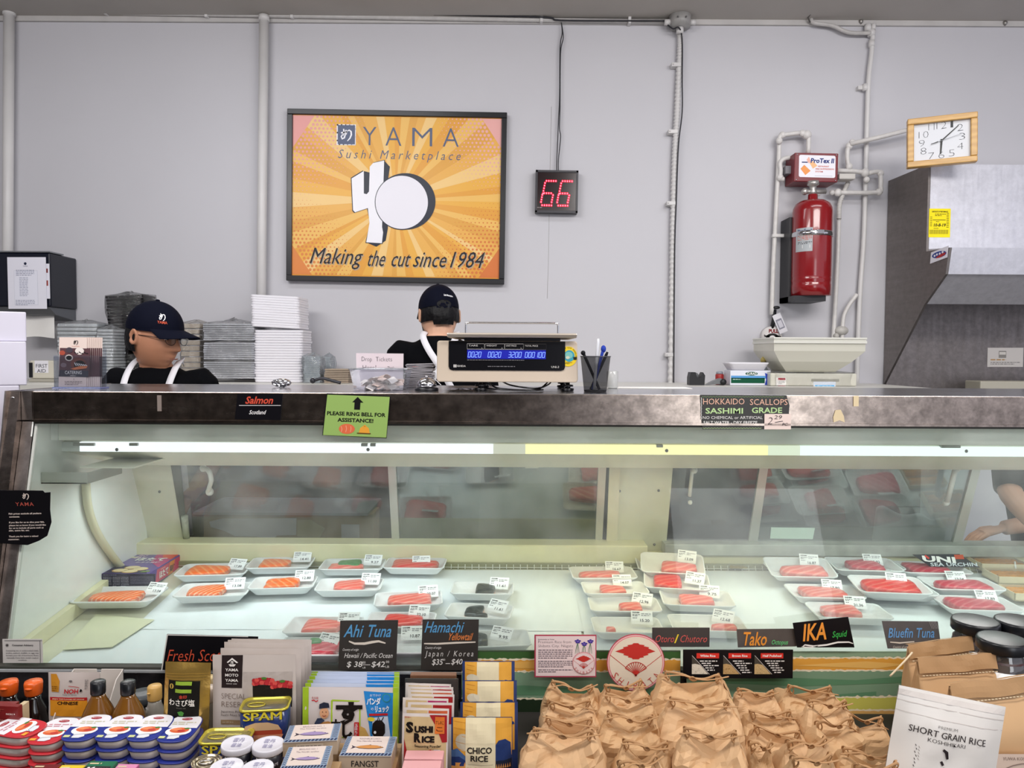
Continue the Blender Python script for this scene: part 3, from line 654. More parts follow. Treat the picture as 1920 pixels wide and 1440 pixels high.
carton(10, 722.5, 1000, 2.12, -1.40, 'white carton at the left edge, beside the steel case end')
b = MB(); b.M = Matrix.Translation((-1.41, 2.13, 0)) @ Matrix.Rotation(.58, 4, 'Z'); b.box(-.44, 0, 0, .32, 0, P(10, 1000, 2.12).z - .001); wsolo('side_bench', b, M_('cabinet grey', '#55524f', .5), 'grey bench left of the display case holding the white cartons', 'bench', (-1.6, 2.3, 0))

# towel dispenser with a sheet taped on it
def towel():
    X1 = PX(148, 530, -2.465).x; yb = WD - .005; yf = 4.0; zt = P(147, 485, yb).z; zb = P(150, 587, yb).z; x0 = -2.78
    t = thing('towel_dispenser', 'black paper towel dispenser on the wall at the left', 'dispenser', (-2.6, WD, zb)); nav = M_('dispenser navy', '#0c1120', .3)
    b = MB(); b.box(x0, X1, yf, yb, zb + .02, zt, .008); part('cover', b, nav, t, True)
    b = MB(); b.prof([(yf, zb + .018), (yb, zb + .018), (yb, zb - .045), (yf + .06, zb - .02)], x0 + .01, X1 - .01); part('chute', b, M_('chute grey', '#5d6066', .4), t, True)
    b = MB(); b.box(x0, X1 + .002, yf - .004, yf + .12, zt + .001, zt + .008); part('lid', b, M_('lid steel', '#8c8f93', .3, .6), t, True)
    b = MB(); c = P(75, 595, yf + .1); e = P(104, 633, yf + .1); b.grid(6, 6, lambda a, q: (c.x - .1 + (e.x - c.x + .1) * a, yf + .1 + .008 * math.sin(a * 5), c.z + .03 + (e.z - c.z - .03) * q + .006 * math.sin(a * 4) * q))
    b.v = [v for v in b.v]; o = wsolo('paper_towel', b, WHITE, 'white paper towel hanging out of the black dispenser', 'paper towel', c)
    def art(A):
        A.E(flat('#2b3146'), 49.5, 495, 2.6, 2.6, 1, 12); A.T(flat('#6a6d80'), 'YAMA', 45, 501, 2.6, 1, w=9)
        A.R(flat('#c9cad6'), 28, 508, 72, 572, 1); A.R(flat('#e3e3ee'), 28.5, 508.5, 71.5, 571.5, 2)
        A.G(flat('#9a9caf'), 32, 506, 66, 518, 4, 3, seed=4); A.G(flat('#a9abbd'), 38, 520, 54, 556, 12, 3, seed=6); A.G(flat('#9a9caf'), 30, 562, 66, 573, 4, 3, seed=8)
    sign('order_sheet', 'white printed sheet taped on the front of the black towel dispenser', 'paper', 16, 483, 88, 579, 3.99, art, M_('sheet', '#e3e2ec', .5), .001)
    sign('order_sheet', 'second paper peeking out behind the white sheet on the towel dispenser', 'paper', 70, 495, 94, 560, 3.994, lambda A: (A.R(flat('#7d3a3a'), 88, 504, 91, 512, 1), A.R(flat('#9c4a44'), 88, 526, 91, 536, 1)), M_('sheet', '#e3e2ec', .5), .001)
towel()
# first aid box
def aid():
    D = 3.8; t = thing('first_aid_box', 'small white box with handwritten FIRST AID beside the cartons', 'box', P(82, 716, D))
    s = D / F; b = MB(); b.box(-26 * s, 24 * s, 0, .14, 6 * s, 40 * s, .006); part('body', b, M_('aid cream', '#cfcabb', .4), t)
    b = MB(); b.box(-28 * s, 28 * s, -.004, .15, 0, 5.6 * s, .003); part('tray', b, M_('aid base', '#a8a498', .5), t)
    b = MB(); A = Art(b, 82, 716, s, 4, 0, 440); A.R(flat('#e6e4ea'), 262, 945, 365, 1036, 1); A.T(flat('#20202a'), 'FIRST', 272, 998, 28, 2, w=86, bold=-.0); A.T(flat('#20202a'), 'AID', 280, 1034, 26, 2, w=66); part('label', b, None, t)
    b = MB(); b.box(-27 * s, -20 * s, -.003, .02, 8 * s, 36 * s, .002); part('clasp', b, M_('bracket black', '#15151a', .45), t)
aid()
# wrapped stacks
def layers(mb, x0, x1, y0, y1, z0, z1, n, bev=.003, jit=.003, seed=1):
    r_ = random.Random(seed); h = (z1 - z0) / n
    for i in range(n):
        j = r_.uniform(-jit, jit); mb.box(x0 + j, x1 + j, y0, y1, z0 + i * h, z0 + (i + .82) * h, min(bev, h * .3))
def wrap(x0, x1, y0, y1, z0, z1, seed=1, amp=.008):
    b = MB()
    def f(z):
        pts = []
        for i in range(36):
            a = 2 * PI * i / 36; ca, sa = math.cos(a), math.sin(a); k = (abs(ca) ** 8 + abs(sa) ** 8) ** (-1 / 8)
            n_ = noise.noise(Vector((ca * 3 + seed, sa * 3, z * 18))) * amp * 1.6
            pts.append(((x0 + x1) / 2 + ca * k * ((x1 - x0) / 2 + n_), (y0 + y1) / 2 + sa * k * ((y1 - y0) / 2 + n_), z + n_ * .6))
        return pts
    b.rings([f(z0 + (z1 - z0) * i / 14) for i in range(15)], False, True)
    cx, cy = (x0 + x1) / 2, (y0 + y1) / 2
    top = [[(cx + (p[0] - cx) * k, cy + (p[1] - cy) * k, p[2] + .02 * (1 - k) * (1 + noise.noise(Vector((p[0] * 30, k * 5, seed))))) for p in f(z1)] for k in (1, .6, .2, .02)]
    b.rings(top, False, True); return b
def bundle(name, lab, cat, u0, v0, u1, v1, D, depth, m, n, seed, tilt=0, group=None, wr=filmw, holes=0, rows=1, base=716):
    s = D / F; uc = (u0 + u1) / 2; t = thing(name, lab, cat, mw=Matrix.Translation((P(uc, v1, D).x, D, SZ + .001 + max(0, base - v1) * s)) @ Matrix.Rotation(tilt, 4, 'Y'), group=group)
    W = (u1 - u0) / 2 * s; H = (v1 - v0) * s; b = MB()
    for k in range(rows):
        z0 = H * k / rows; z1 = H * (k + 1) / rows - (.004 if rows > 1 else 0); layers(b, -W + .008, W - .008, .008, depth - .008, z0 + .002, z1 - .004, n, seed=seed + k)
    part('trays', b, m, t)
    for k in range(rows): part('wrap', wrap(-W, W, 0, depth, H * k / rows, H * (k + 1) / rows - .004, seed + k), wr, t)
    return t
blk = M_('tray black', '#08080b', .3, spec=.3); gry = M_('tray clear grey', '#a7a9b0', .3); cl2 = M_('tray clear', '#bcc2c6', .25); tan = M_('tray kraft', '#a89c8c', .5)
bundle('wrapped_trays', 'tall bundle of black food trays in shrink wrap behind the worker in a cap', 'tray bundle', 204, 545, 280, 702, 4.0, .16, blk, 26, 3, -.05, base=708, wr=clear('thin wrap', '#ffffff', .07, .08, .02, '#ffffff', True, 0, 1.2, 30))
bundle('wrapped_containers', 'plastic wrapped stack of clear containers left of the black tray bundle', 'container bundle', 178, 615, 214, 712, 3.85, .14, cl2, 16, 5)
bundle('wrapped_containers', 'plastic wrapped pile of clear lids behind the menu holder', 'container bundle', 104, 606, 184, 712, 3.95, .2, cl2, 14, 8)
bundle('wrapped_containers', 'three-layer pile of grey trays in plastic wrap right of the worker in a cap', 'container bundle', 378, 603, 480, 710, 3.9, .2, gry, 8, 11, rows=3)
bundle('wrapped_containers', 'kraft coloured wrapped bundle between the worker and the grey tray pile', 'container bundle', 336, 605, 377, 712, 4.0, .16, tan, 10, 14)
bundle('cup_lids', 'stack of clear cup lids standing right of the tall foam tray stack', 'lids', 566, 666, 602, 717, 3.85, .1, cl2, 22, 17, wr=clearp)
bundle('cup_lids', 'short stack of frosted lids behind the napkins', 'lids', 603, 668, 622, 712, 4.05, .1, cl2, 14, 19, wr=clearp)
b = MB(); s = 3.85 / F; layers(b, -23 * s, 23 * s, 0, .11, 0, 27 * s, 8, seed=4); solo('napkin_stack', b, M_('napkin tan', '#a89886', .7, var=.12, scale=30), 'short stack of brown napkins beside the clear cup lids', 'napkins', None, Matrix.Translation((P(631, 717, 3.85).x, 3.85, SZ + .001)))
b = MB(); p = P(605, 714, 3.72); b.tube(ease([p + Vector((-.04, 0, .002)), p + Vector((0, 0, .012)), p + Vector((.05, .0, .0)), p + Vector((.09, .0, -.01))]), .008, 8); b.ball(p + Vector((-.05, 0, .0)), .014, 8); wsolo('curved_tool', b, M_('dark metal', '#3a3a40', .3, .5), 'dark curved tool handle lying in front of the napkin stack', 'tool', p)
# right side of the back counter
def backitems():
    D = 3.85; s = D / F
    t = thing('tape_dispenser', 'small black tape dispenser on the back counter', 'tape dispenser', (P(1307, 720, D).x, D, SZ + .001))
    b = MB(); b.plate([(-14 * s, 0), (14 * s, 0), (15 * s, 18 * s), (11 * s, 24 * s), (6 * s, 14 * s), (0, 14 * s), (-3 * s, 24 * s), (-12 * s, 24 * s), (-14 * s, 14 * s)], 0, .06); part('body', b, M_('bracket black', '#15151a', .45), t)
    b = MB(); b.cyl((-.006, .01, 17 * s), (-.006, .05, 17 * s), .017, n=16); part('roll', b, M_('tape grey', '#6c6e70', .3), t)
    t = thing('tape_gun', 'black and grey tape gun lying beside the red canister', 'tape gun', (P(1343, 720, D).x, D, SZ + .001))
    b = MB(); b.plate([(-19 * s, 0), (-5 * s, 8 * s), (8 * s, 13 * s), (15 * s, 10 * s), (12 * s, 2 * s), (0, 2 * s)], 0, .04); part('blade', b, M_('tape grey', '#6c6e70', .3), t)
    b = MB(); b.cyl((13 * s, -.005, 6 * s), (13 * s, .05, 6 * s), .016, n=16); part('grip', b, M_('bracket black', '#15151a', .45), t)
    t = thing('red_canister', 'small red canister behind the tape gun on the back counter', 'canister', (P(1359, 720, D).x, D + .1, SZ + .001))
    b = MB(); b.lathe([(.02, 0), (.022, .004), (.022, .05), (.02, .055)], n=16); part('body', b, M_('can red', '#a62a28', .35), t)
    b = MB(); b.lathe([(.018, .055), (.018, .066), (.012, .07)], n=16); part('cap', b, M_('can cap', '#9aa0aa', .35), t)
    # glove box
    t = thing('glove_box', 'white, blue and green glove box on the back counter under a foam tray', 'box', (P(1407, 721, D).x, D, SZ + .001))
    b = MB(); b.box(-38 * s, 38 * s, 0, .12, 0, 28 * s, .003); part('carton', b, M_('box white', '#e2e4ee', .45), t)
    b = MB(); A = Art(b, 1407, 721, s, 4, 1200, 580); A.R(flat('#5f9ed6'), 682, 492, 960, 512, 1); A.R(flat('#0f5238'), 682, 508, 935, 548, 1); A.S(flat('#2a3fae'), [(935, 470), (960, 480), (975, 520), (968, 560), (935, 560), (945, 520)], 2); A.E(flat('#0f5238'), 835, 476, 46, 14, 2); A.T(WHITE, 'CURAD', 800, 485, 18, 3, w=72, bold=.02); A.G(flat('#cfe0da'), 695, 514, 812, 524, 1, 2); A.E(flat('#c9c738'), 972, 545, 14, 14, 3, 12); part('print', b, None, t)
    o = solo('foam_tray', tray_mesh(76 * s, .14, .038), foam, 'white foam tray lying on top of the glove box', 'tray', None, Matrix.Translation((P(1404, 700, D).x, D + .06, SZ + .003 + 28 * s)))
    t = thing('plastic_bottle', 'clear squeeze bottle behind the glove box, left of the kitchen scale', 'bottle', (P(1450, 720, D).x, D + .16, SZ + .001))
    b = MB(); b.lathe([(.028, 0), (.03, .01), (.03, .07), (.012, .1), (.012, .12)], n=16); part('body', b, clearp, t)
    b = MB(); b.lathe([(.015, .12), (.015, .135), (.005, .15)], n=12); part('cap', b, M_('yellow cap', '#b9a75c', .4), t)
    # bench scale
    D = 3.78; s = D / F; cr_ = M_('scale cream', '#cfcdbf', .35)
    t = thing('bench_scale', 'cream kitchen scale with a deep square pan on the back counter', 'scale', (P(1535, 721, D).x, D, SZ + .001))
    def ring(u0, u1, v, y0, y1): return [((u0 - 1535) * s, y0, (721 - v) * s), ((u1 - 1535) * s, y0, (721 - v) * s), ((u1 - 1535) * s, y1, (721 - v) * s), ((u0 - 1535) * s, y1, (721 - v) * s)]
    b = MB(); b.rings([ring(1482, 1574, 695, .06, .26), ring(1463, 1600, 675, .02, .3), ring(1450, 1621, 655, 0, .32), ring(1450, 1621, 641, 0, .32)], True, False); part('pan', b, cr_, t)
    b = MB()
    for v0, v1, e in ((641, 636, 1), (636, 633, 0), (633, 629.5, 1)):
        x0, x1 = (1449 - e - 1535) * s, (1622 + e - 1535) * s; b.box(x0, x1, -.004 * (1 + e), .325, (721 - v0) * s, (721 - v1) * s, .002)
    part('rim', b, M_('scale rim', '#dddcd2', .3), t)
    b = MB(); b.box(-88 * s, 75 * s, .02, .3, 0, 24 * s, .006); part('base', b, cr_, t)
    b = MB(); b.box(-20 * s, 25 * s, .1, .2, 24 * s, 27 * s); part('post', b, M_('tape grey', '#6c6e70', .3), t)
    b = MB(); A = Art(b, 1535, 721, s, 4, 1200, 580); A.R(flat('#9b998c'), 1295, 510, 1505, 530, 1); A.R(flat('#dfe6f2'), 1312, 530, 1480, 585, 2); b.v = [v + Vector((0, .02, 0)) for v in b.v]; part('panel', b, None, t)
    b = MB(); A = Art(b, 1535, 721, s, 4, 1200, 580); A.R(emis('scale lcd', '#59b4e8', .9), 1325, 556, 1470, 580, 3); A.T(flat('#e8f4ff'), '0.000', 1340, 578, 18, 4, w=110); b.v = [v + Vector((0, .02, 0)) for v in b.v]; part('display', b, None, t)
    b = MB(); A = Art(b, 1535, 721, s, 4, 1200, 580); A.R(WHITE, 1030, 500, 1105, 560, 1); A.R(flat('#a32433'), 1045, 503, 1100, 520, 2); A.R(flat('#a32433'), 1045, 562, 1098, 578, 2); A.G(flat('#888888'), 1050, 525, 1098, 550, 3, 2); b.v = [v + Vector((0, .02, 0)) for v in b.v]; part('sticker', b, None, t)
    part('wrap', wrap(-88.5 * s, 75.5 * s, .005, .31, 0, 26 * s, 3, .004), clear('thin wrap', '#ffffff', .1, .08, .03, '#ffffff', True, 0, 1.2, 30), t)
backitems()
# ============================================================ the refrigerated display case
cst = steel('case steel', '#a3968c', .24, .42, 7, (1, 1, 5)); cst2 = steel('case steel dull', '#a39a96', .38, .25, 8, (4, 4, 1)); topst = steel('case top steel', '#c2c2c6', .2, .08, 6, (1, 3, 1))
enam = M_('enamel white', '#e9ebe6', .35, var=.03, scale=5); cream = M_('enamel cream', '#e0dab2', .4, var=.07, scale=9); pale = M_('enamel pale', '#e6e6d4', .4, var=.04, scale=6)
gask = M_('gasket', '#3a3a34', .6); gasketw = M_('white rubber', '#c9cbc4', .5)
CX0, CX1 = -1.343, 1.95; DT, DB = 2.0, 1.85
zT = P(960, 738, DT).z; zB = P(960, 795, DT).z; zG = P(960, 1252, DB).z
DF0 = zG; DBK = 2.52; DB0 = P(960, 1061, DBK).z           # deck heights, front and back
def deck_z(y): return DF0 + (y - DB) * (DB0 - DF0) / (DBK - DB)
def PD(u, v, up=0.0):                                       # pixel -> point on the deck
    d = ray(u, v); k = (DB0 - DF0) / (DBK - DB); tt = (DF0 + up - CAMP.z - DB * k) / (d.z - d.y * k); return CAMP + d * tt
case = thing('display_case', 'long refrigerated fish display case with stainless steel top and slanted glass front', 'display case', (0, 2.2, 0))
b = MB(); b.box(CX0 + .0, CX1, DT, 2.5, zT - .004, zT, .001); part('counter_top', b, topst, case, True)
b = MB(); b.box(CX0 + .06, CX1, DT - .006, DT + .006, zB + .004, zT - .001, .0015); b.box(CX0 + .06, CX1, DT - .012, DT + .01, zB + .0, zB + .006); part('front_band', b, cst, case, True)
b = MB(); b.box(CX0 + .06, CX1, DT - .004, DT + .012, zB - .006, zB - .0005); part('band_seal', b, gask, case, True)
b = MB(); b.box(CX0 + .031, CX0 + .059, DT - .007, DT + .02, zB + .004, zT); part('corner_plate', b, cst2, case, True)
def slant(x0, x1, m, name, z0=None, th=.012, off=0):
    q = MB(); z0 = zG - .05 if z0 is None else z0; q.prof([(DT + off, zT if name == 'end_post' else zB), (DB + off, z0), (DB + off + th, z0), (DT + off + th, zT if name == 'end_post' else zB)], x0, x1); return part(name, q, m, case, True)
slant(CX0 - .004, CX0 + .03, cst, 'end_post', th=.03, off=-.01)
slant(CX0 + .031, CX0 + .062, cst2, 'inner_post', th=.02, off=-.004)
slant(CX0 + .0625, CX0 + .069, gasketw, 'glass_edge', th=.008)
b = MB(); b.prof([(DT + .004, zB), (DB + .004, zG), (DB + .008, zG), (DT + .008, zB)], CX0 + .067, CX1); part('front_glass', b, clear('front glass', '#f7fbf9', .02, .015, .06, '#e8eee8', True, .9), case, True)  # milky share puts reflected room haze into the glass, lifting the header behind
b = MB(); b.prof([(DT - .02, zT + .001), (2.5, zT + .001), (2.5, zT - .9), (DB + .02, zT - .9), (DB + .02, zG)], CX0 - .004, CX0 - .0); part('end_panel', b, cst2, case, True)
for z in (.018, .035): 
    q = MB(); q.ball((CX0 + .012, DT - .012, zT - z), .005, 8, (1.3, .6, .8)); part('bolt', q, chrome, case, True)
# base channel under the glass and the lower steel front
b = MB(); b.box(CX0, CX1, DB - .012, DB + .012, zG - .0045, zG + .001); part('channel_seal', b, gask, case, True)
b = MB(); b.box(CX0, CX1, DB - .016, DB + .01, zG - .012, zG - .005, .001); part('channel', b, M_('channel', '#dfe3e6', .25, .6), case, True)
b = MB(); b.box(CX0, CX1, DB - .008, DB + .02, .1, zG - .0125); part('lower_front', b, steel('lower steel', '#6d6a70', .28, .25, 6, (1, 1, 4)), case, True)
b = MB(); b.box(CX0 + .02, CX1 - .02, DB + .04, 2.48, 0, zG - .14); part('cabinet', b, cst2, case, True)
# inside
XW = CX0 + .062
b = MB(); b.prof([(DB + .012, zG - .04), (DT + .01, zT - .01), (2.5, zT - .01), (2.64, DB0 - .1)], XW - .004, XW); part('side_wall', b, enam, case, True)
b = MB(); b.box(XW, CX1, DT + .014, 2.62, zT - .02, zT - .008); part('ceiling_panel', b, pale, case, True)
zh = P(960, 830, 2.07).z
b = MB(); b.box(XW + .02, CX1, 2.07, 2.08, zh, zT - .02); part('header_panel', b, M_('header grey', '#f2f2e8', .35, var=.03, scale=4), case, True)
b = MB(); b.box(XW + .001, XW + .019, 2.066, 2.08, zh, zT - .02); part('header_end', b, enam, case, True)
# light canopy
LX = P(106, 840, 2.12).x; z1 = P(960, 833, 2.12).z; z2 = P(960, 851, 2.12).z; z3 = P(960, 876, 2.45).z
b = MB(); b.prof([(2.128, z1 + .003), (2.128, z2), (2.45, z3), (2.45, z3 + .006), (2.2, z1 + .05)], LX, CX1); t = part('light_canopy', b, pale, case, True)
segs = [(LX, P(150, 840, 2.12).x, None), (P(150, 840, 2.12).x, P(925, 840, 2.12).x, ('#f4f8ff', 1.15)), (P(925, 840, 2.12).x, P(985, 840, 2.12).x, ('#e8e6d2', .75)), (P(985, 840, 2.12).x, P(1440, 840, 2.12).x, ('#fbf1b4', 1.1)), (P(1440, 840, 2.12).x, P(1500, 840, 2.12).x, ('#e8f0d8', .95)), (P(1500, 840, 2.12).x, CX1, ('#eafcf6', 1.15))]
for x0, x1, e in segs:
    q = MB(); q.box(x0, x1, 2.118, 2.127, z2, z1, .001); part('diffuser' if e else 'end_cap', q, emis('tube ' + e[0], *e) if e else M_('diffuser end', '#dfe3df', .3), t, True)
for u, v in ((219, 843), (690, 843), (1250, 845), (1812, 846)):
    q = MB(); q.ball(P(u, v, 2.117), .005, 8, (1, .6, 1)); part('screw', q, M_('screw', '#777777', .4, 1), t, True)
for u, v, l in ((160, 834, 20), (253, 834, 8), (684, 835, 6), (700, 835, 5), (1236, 837, 6), (1780, 838, 18)):
    q = MB(); p = P(u, v, 2.12); q.box(p.x - l * .0015, p.x + l * .0015, 2.11, 2.125, p.z - .002, p.z + .006, .001); part('clip', q, M_('clip', '#a9aba4', .4), t, True)
def strip(x0, x1, y, z, power, col):
    o = area('case_lamp', ((x0 + x1) / 2, y, z), x1 - x0, .10, power, col)
strip(LX + .1, P(925, 840, 2.12).x, 2.24, z3 - .012, 2.3, (.86, .95, 1.0))
strip(P(985, 840, 2.12).x, P(1440, 840, 2.12).x, 2.24, z3 - .012, 1.15, (1.0, .9, .56))
strip(P(1500, 840, 2.12).x, CX1 - .1, 2.24, z3 - .012, 1.45, (.84, 1.0, .96))
# return air bracket and the curved cable duct on the side wall
p0 = P(100, 888, 2.0); 
b = MB(); zq = P(100, 886, 2.02).z; zr = P(100, 907, 2.02).z; x2 = P(162, 890, 2.02).x
b.box(XW + .001, x2, 2.02, 2.024, zr, zq); b.box(XW + .001, x2, 2.02, 2.2, zr, zr + .003); b.box(x2, x2 + .003, 2.02, 2.2, zr, zq); t = part('drain_bracket', b, M_('bracket grey', '#a8a99f', .4, .3), case, True)
b = MB(); b.prof([(2.1, zq + .0), (2.3, zq + .0), (2.3, zq + .004), (2.1, zq + .004)], XW + .06, x2 + .09); part('cover', b, pale, t, True)
b = MB(); b.tube(ease([PX(u, v, XW + .014) for u, v in ((161, 906), (165, 950), (180, 995), (205, 1035), (231, 1068))]), .012, 10); part('cable_duct', b, M_('duct cream', '#cdc7a8', .5), case, True)
# rear wall : slanted plane with sliding panes
A0 = P(960, 874, 2.5); B0 = P(960, 1019, 2.62); rn = Vector((0, -(A0.z - B0.z), -(B0.y - A0.y))).normalized()
def RP(u, v, off=0):
    d = ray(u, v); return CAMP + d * ((A0 + rn * off - CAMP).dot(rn) / d.dot(rn))
def rq(name, pts, m, par, off=0, th=.008, lab=None):
    q = MB(); f = [RP(u, v, off) for u, v in pts]; bk = [p - rn * th for p in f]; n = len(f)
    q.add(f + bk, [tuple(range(n)), tuple(reversed(range(n, 2 * n)))] + [(i, i + n, (i + 1) % n + n, (i + 1) % n) for i in range(n)]); return part(name, q, m, par, True, lab)
divm = M_('divider cream', '#d8d6bf', .4, var=.06, scale=7); alu = M_('mullion alu', '#c4c3bb', .3, .35)
rq('rear_panel', [(214, 872), (321, 872), (346, 1020), (240, 1020)], divm, case, th=.012)
rq('rear_panel', [(1143, 872), (1262, 872), (1248, 1036), (1137, 1036)], divm, case, th=.012)
rq('door_post', [(1143, 872), (1163, 872), (1157, 1022), (1137, 1022)], M_('post cream', '#d9d2b8', .4), case, off=.012, th=.01)
rq('door_seal', [(320, 872), (337, 872), (351, 1020), (345, 1020)], M_('seal dark', '#4a4c40', .6, var=.3, scale=30), case, off=.003)
rq('door_seal', [(1136, 872), (1145, 872), (1138, 1020), (1131, 1020)], gask, case, off=-.003)
for i, (u, v) in enumerate(((299, 922), (1162, 921), (1235, 920), (1227, 1021))):
    q = MB(); q.ball(RP(u, v, .002), .0045, 8); part('screw', q, M_('screw', '#777777', .4, 1), case, True)
gl1 = clear('rear glass dark', '#e3e3e3', .06, .05, .10, '#8a8a88', False, .8); gl2 = clear('rear glass green', '#d9e0dc', .15, .03, .15, '#9aa5a0', False, .5)
def pane(name, lab, gl, g, bars, extra=None):
    t = rq(name, g, gl, case, off=-.004, th=.003)
    for q in bars: rq('frame', q, alu, t, off=.004, th=.012)
    return t
td = pane('sliding_door', 'leftmost sliding glass door at the back of the display case, with a curved handle', gl1, [(337, 874), (730, 874), (736, 1018), (351, 1018)], [[(727, 873), (742, 873), (749, 1019), (735, 1019)]])
b = MB(); b.tube(ease([RP(383, 878, .02), RP(392, 884, .035), RP(396, 900, .04), RP(393, 912, .03), RP(391, 920, .02)]), .008, 8); b.ball(RP(381, 878, .015), .012, 8); b.ball(RP(393, 922, .012), .014, 8); part('handle', b, M_('handle cream', '#d9d8d0', .3), td, True)
b = MB(); b.tube([RP(346, 968, .01), RP(350, 1016, .01)], .012, 8); part('latch', b, M_('latch', '#a9ab98', .5, var=.3, scale=40), td, True)
td = pane('sliding_door', 'second sliding glass door from the left at the back of the case', gl2, [(742, 874), (1126, 874), (1120, 1018), (748, 1018)], [[(1122, 873), (1137, 873), (1129, 1019), (1116, 1019)], [(985, 873), (1009, 873), (1009, 878), (985, 878)]])
td = pane('sliding_door', 'third sliding glass door at the back, dark with a thin white vertical handle', gl1, [(1262, 874), (1426, 874), (1406, 1020), (1249, 1020)], [[(1425, 873), (1441, 873), (1420, 1020), (1403, 1020)]])
b = MB(); b.box(0, 0.001, 0, .001, 0, .001); b = MB(); b.tube([RP(1298, 882, .02), RP(1293, 930, .02)], .0065, 6); b.ball(RP(1302, 882, .02), .011, 8); b.ball(RP(1294, 942, .02), .008, 8); part('handle', b, M_('handle cream', '#d9d8d0', .3), td, True)
td = pane('sliding_door', 'fourth glass door at the back of the case, reflecting the fish trays', gl2, [(1441, 874), (1827, 874), (1789, 1020), (1420, 1020)], [[(1826, 868), (1842, 868), (1803, 1021), (1786, 1021)]])
b = MB(); b.tube([RP(1791, 880, .03), RP(1776, 940, .03)], .009, 8); b.ball(RP(1792, 878, .02), .014, 8); b.ball(RP(1774, 942, .02), .012, 8); part('handle', b, M_('handle cream', '#d9d8d0', .3), td, True)
rq('door_sticker', [(1446, 989), (1528, 990), (1524, 1011), (1444, 1010)], flat('#cfe6d6'), td, off=.002, th=.001)
# ledge in front of the doors
b = MB(); zl = P(960, 1021, 2.54).z; zl2 = P(960, 1052, 2.53).z; xr = P(1213, 1030, 2.54).x
b.prof([(2.53, zl2 - .03), (2.53, zl - .004), (2.535, zl), (2.62, zl), (2.62, zl2 - .03)], XW, xr); part('rear_ledge', b, cream, case, True)
b = MB(); xm = P(1247, 1030, 2.56).x; zs = P(1500, 1043, 2.56).z
b.box(xm, CX1, 2.56, 2.64, zs, P(1500, 1022, 2.56).z, .002); part('door_sill', b, M_('sill grey', '#b3b5ac', .4, var=.2, scale=20), case, True)
b = MB(); b.box(xr + .001, CX1, 2.57, 2.63, DB0 - .06, zs - .002); part('rear_ledge', b, cream, case, True)
b = MB(); b.box(XW, CX1, 2.52, 2.529, DB0 - .06, P(960, 1056, 2.52).z); part('air_grille', b, M_('grille olive', '#8e8c6a', .5), case, True)
# deck
b = MB(); b.prof([(DB + .013, deck_z(DB + .013) - .012), (2.52, DB0 - .012), (2.52, DB0 - .03), (DB + .013, DF0 - .03)], XW, CX1); part('deck', b, M_('deck cream', '#d5d3bc', .4, var=.06, scale=6), case, True)
b = MB(); ww = P(960, 1064, 2.51)
for i in range(int((CX1 - (-.25)) / .0235)):
    x = -.25 + i * .0235; b.tube([(x, 2.505, DB0 - .012), (x, 2.515, DB0 + .006)], .0013, 4)
b.tube([(-1.2, 2.514, DB0 - .004), (CX1, 2.514, DB0 - .004)], .0014, 4)
part('wire_rack', b, M_('wire white', '#e3e2d8', .4), case, True)
b = MB(); b.prof([(DB + .02, DF0 - .01), (2.5, DB0 - .01), (2.5, DB0 + .03), (DB + .02, DF0 + .03)], XW + .001, XW + .022); part('side_trim', b, cream, case, True)
# paper liners
paper = M_('liner paper', '#e4e8ea', .6, bump=.05, scale=12)
def liner(x0, x1, y0, y1, lab, seed, up=0.0):
    b = MB()
    b.grid(30, 14, lambda a, q: (x0 + (x1 - x0) * a, y0 + (y1 - y0) * q, deck_z(y0 + (y1 - y0) * q) - .0105 + up + .0022 * (1 + noise.noise(Vector((a * 5 + seed, q * 4, 0))))), True)
    wsolo('paper_liner', b, paper, lab, 'paper', ((x0 + x1) / 2, (y0 + y1) / 2, deck_z((y0 + y1) / 2)), 'paper liners on the deck')
yv = PD(700, 1174).y
liner(PD(330, 1110).x - .02, PD(1080, 1110).x, yv - .01, 2.5, 'white paper liner under the salmon and tuna trays in the back left of the case', 1, .0015)
liner(XW + .10, PD(1080, 1200).x + .02, DB + .014, yv + .03, 'white paper liner along the front glass in the left half of the case', 5)
liner(PD(1080, 1110).x + .0, PD(1500, 1110).x, DB + .014, 2.5, 'white paper liner under the trays in the middle of the case', 9, .003)
liner(PD(1500, 1110).x - .02, CX1 - .01, DB + .014, 2.5, 'white paper liner in the right end of the case', 13)
b = MB(); pts = [PD(118, 1216), (PD(210, 1211)), PD(289, 1160), PD(180, 1150)]; b.slab([(p.x, p.y) for p in pts], 0, .0015); b.v = [Vector((v.x, v.y, deck_z(v.y) + v.z - .004)) for v in b.v]
wsolo('cream_sheet', b, M_('cream sheet', '#d6d5b4', .5), 'cream plastic sheet under the front salmon tray at the left', 'sheet', pts[0])
o = PD(1382, 1064, .004); b = MB(); b.slab([(-.028, -.012), (.03, -.012), (.024, .012), (-.022, .012)], 0, .003); b.use(flat('#8c7a3a')); solo('old_label', b, M_('old label', '#4a4630', .5, var=.6, scale=120), 'small dark old label lying at the back edge of the deck', 'label', None, Matrix.Translation(o))
